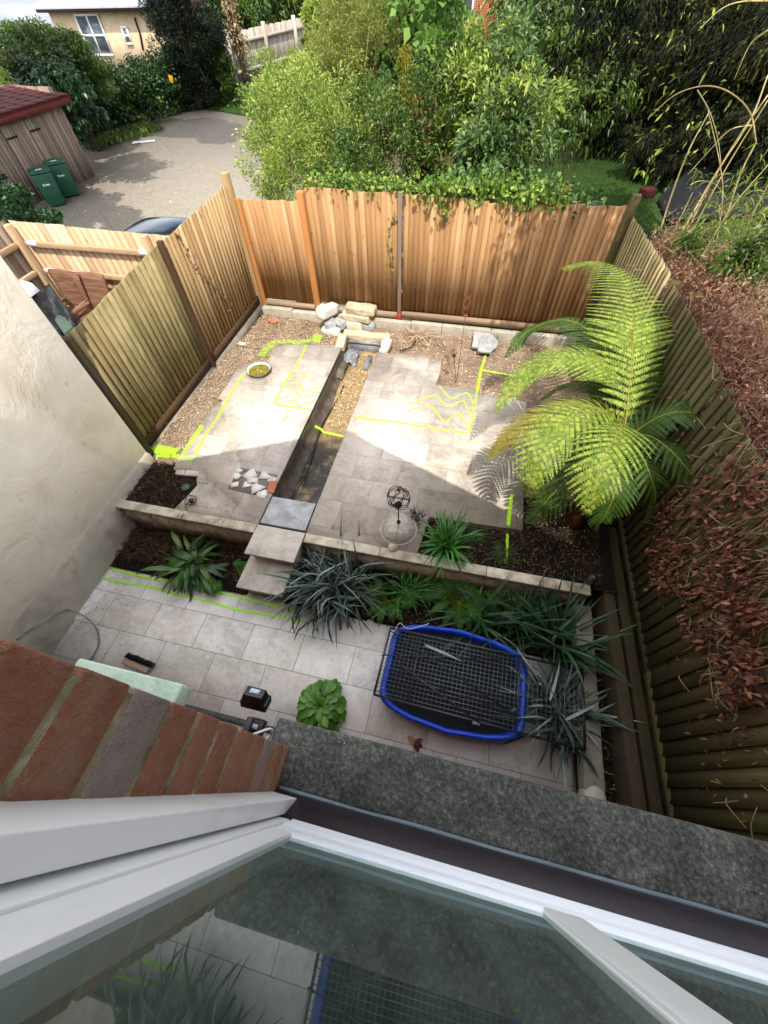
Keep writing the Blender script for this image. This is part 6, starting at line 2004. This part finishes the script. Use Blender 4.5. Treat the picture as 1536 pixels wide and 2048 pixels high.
b = MB(); b.beam(a0 - np.array([0, 0, .07]), a1 - np.array([0, 0, .07]), .03, .16, .9); b.beam(a0 - np.array([0, 0, .05]), a0 + u3 - np.array([0, 0, .05]), .03, .16, .9); b.build('fascia_board', M['roof_red'], e)

# dark car behind the yard fence
e = empty('parked_car', (-7.0, 9.6, GD), 'dark shiny car parked behind the pale yard fence, only its roof showing', 'car')
def loft(sec, m, name, parent, smooth=True):
    V = []; n = len(sec[0])
    for s_ in sec: V += s_
    F = [(i * n + k, i * n + (k + 1) % n, (i + 1) * n + (k + 1) % n, (i + 1) * n + k) for i in range(len(sec) - 1) for k in range(n)]
    F += [tuple(range(n))[::-1], tuple((len(sec) - 1) * n + k for k in range(n))]
    b = MB(); b.add(V, F, .5); o = b.build(name, m, parent, smooth)
    if smooth:
        sm = o.modifiers.new('sub', 'SUBSURF'); sm.levels = 1; sm.render_levels = 2
    return o
cx_, cy_ = -7.35, 9.78
def sec_(x, z0, z1, w0, w1):
    return [(cx_ + x, cy_ + y, GD + z) for y, z in ((-w0 * .92, z0), (-w0, (z0 + z1) * .5), (-w1, z1 - .03), (-w1 * .7, z1), (w1 * .7, z1), (w1, z1 - .03), (w0, (z0 + z1) * .5), (w0 * .92, z0))]
loft([sec_(x, z0, z1, a, c) for x, z0, z1, a, c in ((-3.3, .35, .62, .60, .5), (-3.15, .25, .74, .82, .7), (-2.4, .22, .88, .88, .8), (-1.6, .2, .95, .9, .84), (0, .2, .98, .9, .86), (.9, .22, .98, .88, .8), (1.25, .3, .85, .75, .65))], M['car_paint'], 'car_body', e)
loft([sec_(x, .9, z1, a, c) for x, z1, a, c in ((-2.45, .93, .78, .7), (-1.9, 1.25, .76, .62), (-1.45, 1.44, .74, .60), (-.4, 1.50, .74, .62), (.4, 1.46, .74, .6), (.85, 1.3, .72, .58), (1.1, 1.0, .7, .6))], M['car_glass'], 'cabin_glass', e)
loft([sec_(x, z1 - .02, z1 + .012, a, a) for x, z1, a in ((-1.5, 1.43, .58), (-1.1, 1.485, .61), (-.4, 1.505, .62), (.3, 1.475, .6), (.6, 1.41, .57))], M['car_paint'], 'roof_panel', e)
for sx in (-2.5, .6):
    for sy in (-.84, .84):
        Mx = Matrix.Rotation(math.pi / 2, 3, 'X')
        b = MB(); b.lathe([(.18, -.1), (.31, -.1), (.33, -.06), (.33, .06), (.31, .1), (.18, .1)], (cx_ + sx, cy_ + sy, GD + .33), Mx, 24, cap=False); o = b.build('wheel', M['tyre'], e, True)
        b = MB(); b.lathe([(.001, -.08), (.18, -.09), (.18, .09), (.001, .08)], (cx_ + sx, cy_ + sy, GD + .33), Mx, 20); b.build('rim', M['rim'], o, True)
for sy in (-.6, .6):
    b = MB(); b.box((cx_ - 3.2, cy_ + sy, GD + .62), (.12, .26, .12)); b.build('headlight', M['enamel'], e, bevel=.03)
    b = MB(); b.box((cx_ - 1.75, cy_ + sy * 1.55, GD + .98), (.1, .2, .13)); b.build('door_mirror', M['car_paint'], e, bevel=.03)
    b = MB(); b.box((cx_ + 1.2, cy_ + sy, GD + .72), (.1, .24, .14)); b.build('tail_light', M['red_paint'], e, bevel=.02)
b = MB(); b.tube([(cx_ - 1.6, cy_ - .35, GD + 1.42), (cx_ - 1.78, cy_ - .3, GD + 1.86)], .004, 5); b.build('aerial', M['black_matt'], e)

# the neighbour's yard furniture
YG = .38
def rattan_chair(label, p, rz):
    e = empty('rattan_chair', (0, 0, 0), label, 'chair', 'brown woven garden chairs in the yard')
    b = MB()
    V = []; n = 9
    for j in range(7):
        z = .40 + .62 * j / 6
        for i in range(n):
            u = i / (n - 1) * 2 - 1
            V.append((u * (.27 + .01 * j), .24 + .07 * j / 6 * 1.2 - .05 * (u * u), z))
    m_ = len(V); V += [(x, y + .04, z) for x, y, z in V]
    F = [(j * n + i, j * n + i + 1, (j + 1) * n + i + 1, (j + 1) * n + i) for j in range(6) for i in range(n - 1)]
    F += [tuple(m_ + q_ for q_ in f[::-1]) for f in F]
    F += [(6 * n + i, 6 * n + i + 1, m_ + 6 * n + i + 1, m_ + 6 * n + i) for i in range(n - 1)]
    F += [(j * n, (j + 1) * n, m_ + (j + 1) * n, m_ + j * n) for j in range(6)] + [((j + 1) * n - 1, m_ + (j + 1) * n - 1, m_ + (j + 2) * n - 1, (j + 2) * n - 1) for j in range(6)]
    b.add(V, F, .4); b.build('backrest', M['wicker'], e)
    b = MB(); b.box((0, -.02, .40), (.52, .52, .09)); b.build('seat', M['wicker'], e, bevel=.02)
    for s in (-1, 1):
        b = MB(); b.box((s * .28, -.02, .56), (.05, .50, .05)); b.box((s * .28, -.24, .47), (.045, .05, .17)); b.build('armrest', M['wicker'], e, bevel=.012)
        for y_ in (-.24, .22):
            b = MB(); b.box((s * .24, y_, .18), (.04, .04, .36)); b.build('leg', M['black_matt'], e)
    e.location = p; e.rotation_euler = (0, 0, rz)
    return e
ca = at(120, 575, z=1.25); cb2 = at(170, 578, z=1.25)
ch1 = rattan_chair('brown woven chair on the left, beside the black covered heap', (ca[0] - .05, 5.62, YG), -.12)
copy_tree(ch1, (cb2[0] - .02, 5.62, YG), .05, 'brown woven chair on the right, nearest the greenish fence')
cc_ = at(160, 605, z=1.0)
e = empty('rattan_stool', (0, 0, 0), 'low brown woven stool standing in front of the right chair', 'stool')
b = MB(); b.box((0, 0, .30), (.42, .42, .28)); b.build('stool_body', M['wicker'], e, bevel=.02)
b = MB(); b.box((0, 0, .455), (.43, .43, .025), r=.9); b.build('stool_top', M['wicker'], e, bevel=.01)
for sx in (-1, 1):
    for sy in (-1, 1):
        b = MB(); b.box((sx * .17, sy * .17, .09), (.04, .04, .16)); b.build('leg', M['black_matt'], e)
e.location = (cc_[0], 5.0, YG); e.rotation_euler = (0, 0, -.1)
# black covered barbecue
T = [at(55, 598, z=1.3), at(97, 566, z=1.3), at(150, 640, z=1.0), at(108, 668, z=1.0)]
b = MB(); V = []; n = 0
nx, ny = 16, 16
tops = []
for i in range(nx + 1):
    for j in range(ny + 1):
        u, v = i / nx, j / ny
        q_ = (T[0] * (1 - u) + T[1] * u) * (1 - v) + (T[3] * (1 - u) + T[2] * u) * v
        z = q_[2] + .04 * math.sin(u * 9) * (v) - .12 * math.sin(v * math.pi) * math.sin(u * math.pi) + .03 * fnoise(u * 5, v * 5, 1)
        V.append((q_[0], q_[1], z))
F = [(i * (ny + 1) + j, (i + 1) * (ny + 1) + j, (i + 1) * (ny + 1) + j + 1, i * (ny + 1) + j + 1) for i in range(nx) for j in range(ny)]
edge = [i * (ny + 1) for i in range(nx + 1)] + [nx * (ny + 1) + j for j in range(1, ny + 1)] + [i * (ny + 1) + ny for i in range(nx - 1, -1, -1)] + [j for j in range(ny - 1, 0, -1)]
base_i = len(V); m_ = len(edge)
for k, q_ in enumerate(edge):
    p_ = V[q_]; cxx = np.mean(T, axis=0)
    V.append((p_[0] + (p_[0] - cxx[0]) * (.12 + .10 * math.sin(k * 1.3)), p_[1] + (p_[1] - cxx[1]) * (.10 + .08 * math.sin(k * 1.3)), YG + .05))
F += [(edge[k], base_i + k, base_i + (k + 1) % m_, edge[(k + 1) % m_]) for k in range(m_)]
b.add(V, F, .5)
tag(b.build('covered_barbecue', M['tarp'], smooth=True), 'black plastic covered heap in the yard behind the white wall corner', 'barbecue cover')
p = at(50, 576, z=1.42)
e = empty('paper_bag', p, 'white and blue bag lying on top of the black covered heap', 'bag')
b = MB(); crv = [(-.14, -.1), (.16, -.12), (.15, .1), (-.1, .13)]
V = [(p[0] + x, p[1] + y, p[2] - .08) for x, y in crv] + [(p[0] + x * .8, p[1] + y * .8, p[2] + .05 + .03 * (i % 2)) for i, (x, y) in enumerate(crv)]
b.add(V, [(0, 3, 2, 1), (4, 5, 6, 7), (0, 1, 5, 4), (1, 2, 6, 5), (2, 3, 7, 6), (3, 0, 4, 7)], .5); b.build('bag_body', M['bag_white'], e, bevel=.01)
b = MB(); b.box((p[0] - .10, p[1] - .135, p[2] - .03), (.1, .01, .07)); b.build('blue_print', M['bag_blue'], e)
gb = [at(103, 632, z=1.0), at(125, 618, z=1.0), at(148, 655, z=1.0), at(128, 668, z=1.0)]
b = MB(); b.prism([tuple(q_[:2]) for q_ in gb], YG, 1.02); tag(b.build('storage_box', M['box_green'], bevel=.02), 'grey green box standing between the black cover and the fence', 'box')

# hedge along the far side of the drive
HB = [at(a, c, z=GD) for a, c in ((150, 300), (220, 275), (300, 248), (400, 216), (455, 192))]
hc_ = curve_pts(HB, 30)
ells = []
for i in range(0, 30, 2):
    c = hc_[i]; ells.append((c[0] - .7, c[1] + .5, GD + 1.1, 1.0, .9, 1.25, 1))
tree('hedge', 'long dark green ivy covered hedge along the far side of the driveway', 'hedge', (hc_[10][0] - .7, hc_[10][1] + .5, GD), ells, 60000, .12, .7, 'leaf_dark', 501, .0, 30, .45, .2, limbs=60, zmin=GD + .02,
     extra=[('bright_leaves', ells, 9000, .14, .7, 'leaf_mid', 502)])
c = at(425, 110, y=30.5)
tree('ivy_mound', 'bright ivy mound topping the right end of the hedge', 'ivy', (c[0], c[1], GD), [(c[0], c[1], c[2] - .1, 1.1, .8, .7, 1), (c[0] + .2, c[1], c[2] - 1.1, .9, .7, 1.1, 1)], 11000, .13, .8, 'leaf_mid', 503, .0, 26, .3, .2, limbs=16)
c = at(125, 165, y=21)
tree('broad_bush', 'large rounded green bush behind the red roofed shed', 'bush', (c[0], c[1] + .3, GD), [EL(115, 110, 22.5, 1.6, 1.3, 1.0, 1.2), EL(50, 150, 21.5, 1.8, 1.4, 1.2, 1.2), EL(165, 150, 23, 1.2, 1.0, .8, 1), EL(60, 80, 23.5, 1.2, 1.2, .6, .7)],
     34000, .13, .4, 'leaf_mid', 504, .1, 40, .32, -.1, .4, limbs=40, extra=[('dark_leaves', [EL(90, 190, 20.3, 2.4, 1.6, 1.2, 1)], 9000, .17, .5, 'leaf_dark', 505)])
tree('edge_bush', 'yellow green bush at the left edge above the shed roof', 'bush', tuple(at(0, 300, z=GD)), [EL(0, 290, 16.5, .8, .7, .9, 1), EL(5, 180, 19, .8, .7, .8, .7)], 4500, .14, .5, 'leaf_bright', 506, .0, 16, .35, .2, limbs=14)
tree('dark_bush', 'dark evergreen bush at the left edge beside the bins', 'bush', (-14.6, 9.6, GD), [EL(5, 420, 10.6, .9, .8, .8, 1), EL(60, 430, 10.4, .8, .7, .35, .5), (-14.5, 9.4, .0, .9, .8, .9, 1)], 9000, .12, .5, 'leaf_dark', 507, .0, 20, .35, .2, limbs=20, zmin=GD)
# sign in the hedge
c = at(342, 158, y=27.0)
b = MB(); b.box(c, (.2, .03, .26), Matrix.Rotation(.2, 3, 'Y')); tag(b.build('yellow_sign', M['flower_yellow'], bevel=.005), 'small plain yellow sign in the hedge', 'sign')
# conifers
cc = [EL(372, 20, 30, 2.2, 1.6, 1.6, 1), EL(375, 90, 30, 2.2, 1.5, 1.4, 1), EL(385, 140, 30, 1.6, 1.2, .9, .9), (at(385, 150, y=30)[0], 30, .2, 1.7, 1.2, 1.0, .8), EL(335, 20, 31, 1.6, 1.4, 1.3, .8), (*at(372, 20, y=30)[:2], 5.0, 1.9, 1.5, 2.5, 1.0)]
tree('conifer', 'dense black green conifer above the hedge', 'tree', (*at(380, 150, y=30)[:2], GD), cc, 70000, .16, .25, 'conifer', 510, .3, 60, .26, .9, limbs=10)
# trees above the grey fence
for k, (px, py, y, r_, mt, lab) in enumerate(((440, 50, 54, 2.8, 'leaf_mid', 'green tree left of the bare trunk above the hedge'), (505, 50, 56, 3.0, 'leaf_blue', 'bluish green tree behind the grey fence'),
                                              (565, 45, 58, 3.4, 'leaf_bright', 'bright yellow green tree behind the grey fence'), (620, 10, 62, 4.5, 'leaf_mid', 'tall green tree behind the right end of the grey fence'),
                                              (430, 5, 64, 4.5, 'leaf_mid', 'green tree far above the conifer'), (520, -10, 66, 6.0, 'leaf_dark', 'dark tree at the top of the photo behind the grey fence'),
                                              (665, 50, 33, 1.5, 'leaf_olive', 'olive tree right of the grey fence'), (710, 10, 26, 2.0, 'leaf_bright', 'light green tree behind the feathery bush'))):
    c = at(px, py, y=y)
    tree('distant_tree', lab, 'tree', (c[0], c[1], GD), [(c[0], c[1], c[2], r_, r_ * .7, r_ * .7, 1), (c[0] + r_ * .5, c[1], c[2] + r_ * .5, r_, r_ * .8, r_ * .8, 1)], 12000, .34, .5, mt, 520 + k, .2, 34, .3, .2, group='trees beyond the grey fence', limbs=14)
P = [at(478, 95, y=36.4), at(468, 50, y=36.4), at(455, 0, y=36.4)]
e = empty('bare_tree', (P[0][0], P[0][1], GD), 'brown ivy clad bare trunk at the left end of the grey fence', 'tree')
b = MB(); b.tube(curve_pts([np.array([P[0][0], P[0][1], GD])] + P, 12), .15, 10); b.build('trunk', M['bark'], e, smooth=True)
g_ = np.random.default_rng(5); C = curve_pts([P[0], P[1], P[2]], 40); ii = g_.integers(0, 40, 900); b = MB(); b.quads(leaf_quads(C[ii] + g_.normal(size=(900, 3)) * .22, g_.normal(size=(900, 3)), .2, .5, g_)); b.build('dry_creeper', M['twig'], e)
# grey far fence
fa = at(468, 178, z=GD); fb_ = at(645, 118, z=GD)
dv = (fb_ - fa)[:2]; Lf = np.linalg.norm(dv); dv /= Lf; nv2 = np.array([dv[1], -dv[0]])
zf0 = float(at(470, 82, x=fa[0], y=None)[2]) if False else 1.0
e = empty('grey_fence', (*((fa + fb_)[:2] / 2), GD), 'tall weathered grey fence at the far end of the driveway lawn', 'fence')
boards(MB(), fa[:2], fb_[:2], nv2, lambda s: GD, lambda s: 1.55, sp=.22, ragged=.03, thick=.03).build('board_panel', M['fence_old'], e)
for z in (-.15, 1.1):
    b = MB(); b.beam((fa[0] + nv2[0] * .08, fa[1] + nv2[1] * .08, z), (fb_[0] + nv2[0] * .08, fb_[1] + nv2[1] * .08, z), .1, .16); b.build('rail', M['fence_old'], e)
for t_ in (.02, .36, .68, .97):
    q_ = fa[:2] + dv * Lf * t_ + nv2 * .16
    b = MB(); b.box((q_[0], q_[1], .45), (.22, .22, 2.6)); b.build('post', M['fence_old'], e)
# ivy covered bit and yellow blossom
c = at(655, 85, y=34)
tree('yellow_flower_bush', 'bush with deep yellow blossom beside the right end of the grey fence', 'bush', (c[0], c[1], GD), [(c[0], c[1], c[2], .7, .5, .9, 1)], 1800, .2, .6, 'flower_yellow', 540, .0, 10, .4, .2, limbs=6)
tree('low_bush', 'low green bush in front of the grey fence', 'bush', tuple(at(545, 165, z=GD)), [EL(575, 145, 30, .7, .6, .4, 1)], 2500, .2, .5, 'leaf_mid', 541, .0, 14, .35, .2, limbs=8)

# yellow rendered house with white windows
Y = 38.0
def W2(px, py): q_ = at(px, py, y=Y); return float(q_[0]), float(q_[2])
xl, zt_ = W2(95, 22); xr_, _ = W2(318, 22); 
e = empty('yellow_house', ((xl + xr_) / 2, Y, GD), 'yellow rendered house with white windows beyond the hedge', 'house')
b = MB(); b.box2((xl, Y, GD), (xr_, Y + 6, zt_)); b.build('wall', M['render_yellow'], e)
b = MB(); b.box2((xl - .5, Y - .5, zt_ - .05), (xr_ + .5, Y + 6, zt_ + .18)); b.build('fascia', M['fascia'], e)
b = MB(); b.add([(xl - .6, Y - .6, zt_ + .18), (xr_ + .6, Y - .6, zt_ + .18), (xr_ + .6, Y + 3, zt_ + 1.3), (xl - .6, Y + 3, zt_ + 1.3), (xl - .6, Y - .6, zt_ + .1), (xr_ + .6, Y - .6, zt_ + .1)], [(0, 1, 2, 3), (0, 4, 5, 1)]); b.build('roof', M['roof_slate'], e)
def window(px0, px1, py0, py1, nv_, nh, lab=None):
    x0, z0 = W2(px0, py0); x1, _ = W2(px1, py0); _, z1 = W2(px0 + (py1 - py0) * .415, py1)
    b = MB(); fr = .11
    b.box2((x0, Y - .10, z1), (x1, Y - .02, z1 + fr)); b.box2((x0, Y - .10, z0 - fr), (x1, Y - .02, z0))
    for i in range(nv_ + 1):
        xx = x0 + (x1 - x0 - fr) * i / nv_; b.box2((xx, Y - .097, z1 + fr), (xx + fr, Y - .023, z0 - fr))
    for i in range(1, nh):
        zz_ = z1 + (z0 - z1) * i / nh; b.box2((x0 + fr, Y - .094, zz_ - fr / 2), (x1 - fr, Y - .026, zz_ + fr / 2))
    f = b.build('window', M['upvc'], e)
    b = MB(); b.box2((x0 + .03, Y - .06, z1 + .03), (x1 - .03, Y - .05, z0 - .03)); b.build('pane', M['pane_dark'], f)
window(147, 196, 27, 112, 2, 2)
window(241, 254, 52, 90, 1, 2)
b = MB(); x0, z0 = W2(270, 35); x1, z1 = W2(292, 100); b.tube([(x0, Y - .06, z0), ((x0 + x1) / 2, Y - .06, (z0 + z1) / 2), (x1 - .2, Y - .06, z1)], .06, 8); b.build('drainpipe', M['black_matt'], e)

# grey roofed brick house at the top left
e = empty('slate_roofed_house', (-37, 42, GD), 'house with a pale slate roof and brick gable at the top left corner', 'house')
q_ = [at(0, 60, y=36), at(40, 108, y=36), at(0, 118, y=36)]
rf = [at(-30, 40, y=36.5), at(45, 100, y=36.5), at(130, 70, y=40), at(112, -10, y=46), at(-30, -10, y=46)]
V = [tuple(p_) for p_ in rf] + [(p_[0], p_[1], p_[2] - .25) for p_ in rf]; n = len(rf)
b = MB(); b.add(V, [tuple(range(n)), tuple(range(2 * n - 1, n - 1, -1))] + [(i, n + i, n + (i + 1) % n, (i + 1) % n) for i in range(n)]); b.build('roof', M['roof_slate'], e)
g1, g2 = at(-60, 60, y=36.9), at(44, 102, y=36.9)
b = MB(); b.add([(g1[0], g1[1], GD), (g2[0], g2[1], GD), (g2[0], g2[1], g2[2] - .3), (g1[0], g1[1], g1[2] - .3), (g1[0], g1[1] + 7, GD), (g2[0], g2[1] + 7, GD), (g2[0], g2[1] + 7, g2[2] - .3), (g1[0], g1[1] + 7, g1[2] - .3)],
                [(0, 1, 2, 3), (1, 5, 6, 2), (5, 4, 7, 6), (4, 0, 3, 7)]); b.build('gable_wall', M['brick_red'], e)
b = MB(); b.beam((g1[0], g1[1] - .15, g1[2] - .15), (g2[0], g2[1] - .15, g2[2] - .15), .12, .35); b.build('bargeboard', M['upvc'], e)
# red brick house behind the trees at the top
x0 = at(690, 20, y=34)[0]; x1 = at(1000, 20, y=34)[0]
e = empty('brick_house', ((x0 + x1) / 2, 35, GD), 'orange brick house glimpsed behind the shrubs at the top', 'house')
b = MB(); b.box2((x0, 34, GD), (x1, 40, 7)); b.build('wall', M['brick_red'], e)
b = MB(); b.box2((x0 - .5, 33.5, 7), (x1 + .5, 41, 7.25)); b.build('roof', M['roof_slate'], e)
for px in (948, 780):
    xx = at(px, 10, y=34)[0]
    b = MB(); b.box2((xx - .9, 33.92, 1.9), (xx, 33.98, 3.6)); f = b.build('window', M['upvc'], e)
    b = MB(); b.box2((xx - .8, 33.89, 2.0), (xx - .1, 33.91, 3.5)); b.build('pane', M['pane_dark'], f)

# trees out of frame that throw the driveway shadows
tree('shade_tree', 'large tree shading the left part of the driveway', 'tree', (-24, 8.5, GD), [(-14.6, 11.0, 6.2, 2.3, 1.7, 1.1, 1), (-12.6, 10.0, 6.0, 1.8, 1.2, 1.0, .8), (-17.2, 13.6, 6.3, 2.2, 2.0, 1.1, 1), (-14.6, 15.2, 6.6, 1.7, 1.9, .9, .8), (-19.6, 10, 6.3, 2.4, 2, 1, .8)], 26000, .24, .6, 'leaf_mid', 601, .25, 34, .34, .1, limbs=0)
tree('shade_tree', 'large tree shading the far driveway in front of the hedge', 'tree', (-28, 17.5, GD), [(-15.6, 21.6, 7.0, 2.6, 1.8, 1.0, 1), (-12.8, 20.8, 7.0, 2.0, 1.5, 1.0, .9), (-18.6, 18.4, 6.9, 2.2, 1.8, 1.0, .8)], 24000, .25, .6, 'leaf_mid', 602, .25, 34, .34, .1, limbs=0)

# grass on the lawns, weeds on the drive edge, bits on the drive
def grass(name, poly, n, z, h, seed, m='grass'):
    g = np.random.default_rng(seed); P = np.array(poly); lo, hi = P.min(0), P.max(0); C = []
    while len(C) < n:
        x, y = g.uniform(lo, hi)
        if inpoly(x, y, poly): C.append((x, y, z))
    C = np.array(C); D = g.normal(size=(n, 3)) * .4; D[:, 2] = 1
    b = MB(); b.quads(leaf_quads(C, D, h, .18, g, 0)); b.build(name, M[m])['kind'] = 'stuff'
grass('grass', lw, 9000, -.76, .14, 701)
grass('grass', [(-.6, 7.5), (-1.2, 12), (-1, 20), (8, 20), (8, 7.5)], 16000, .02, .09, 702)
vg = [tuple(at(a, c, z=GD)[:2]) for a, c in ((165, 290), (300, 250), (330, 262), (250, 285), (180, 305))]
grass('grass', vg, 2500, GD, .26, 703, 'leaf_mid')
chips('drive_litter', (-17, -9), (12, 27), 220, .08, .05, lambda x, y: GD, M['chip'], lambda x, y: inpoly(x, y, drive), .005, 704)
c = at(288, 285, z=GD)
b = MB(); b.box((c[0], c[1], GD + .03), (1.1, .35, .03), Matrix.Rotation(.5, 3, 'Z')); tag(b.build('drive_board', M['slab_grey'], bevel=.01), 'pale flat board lying on the driveway by the hedge', 'board')
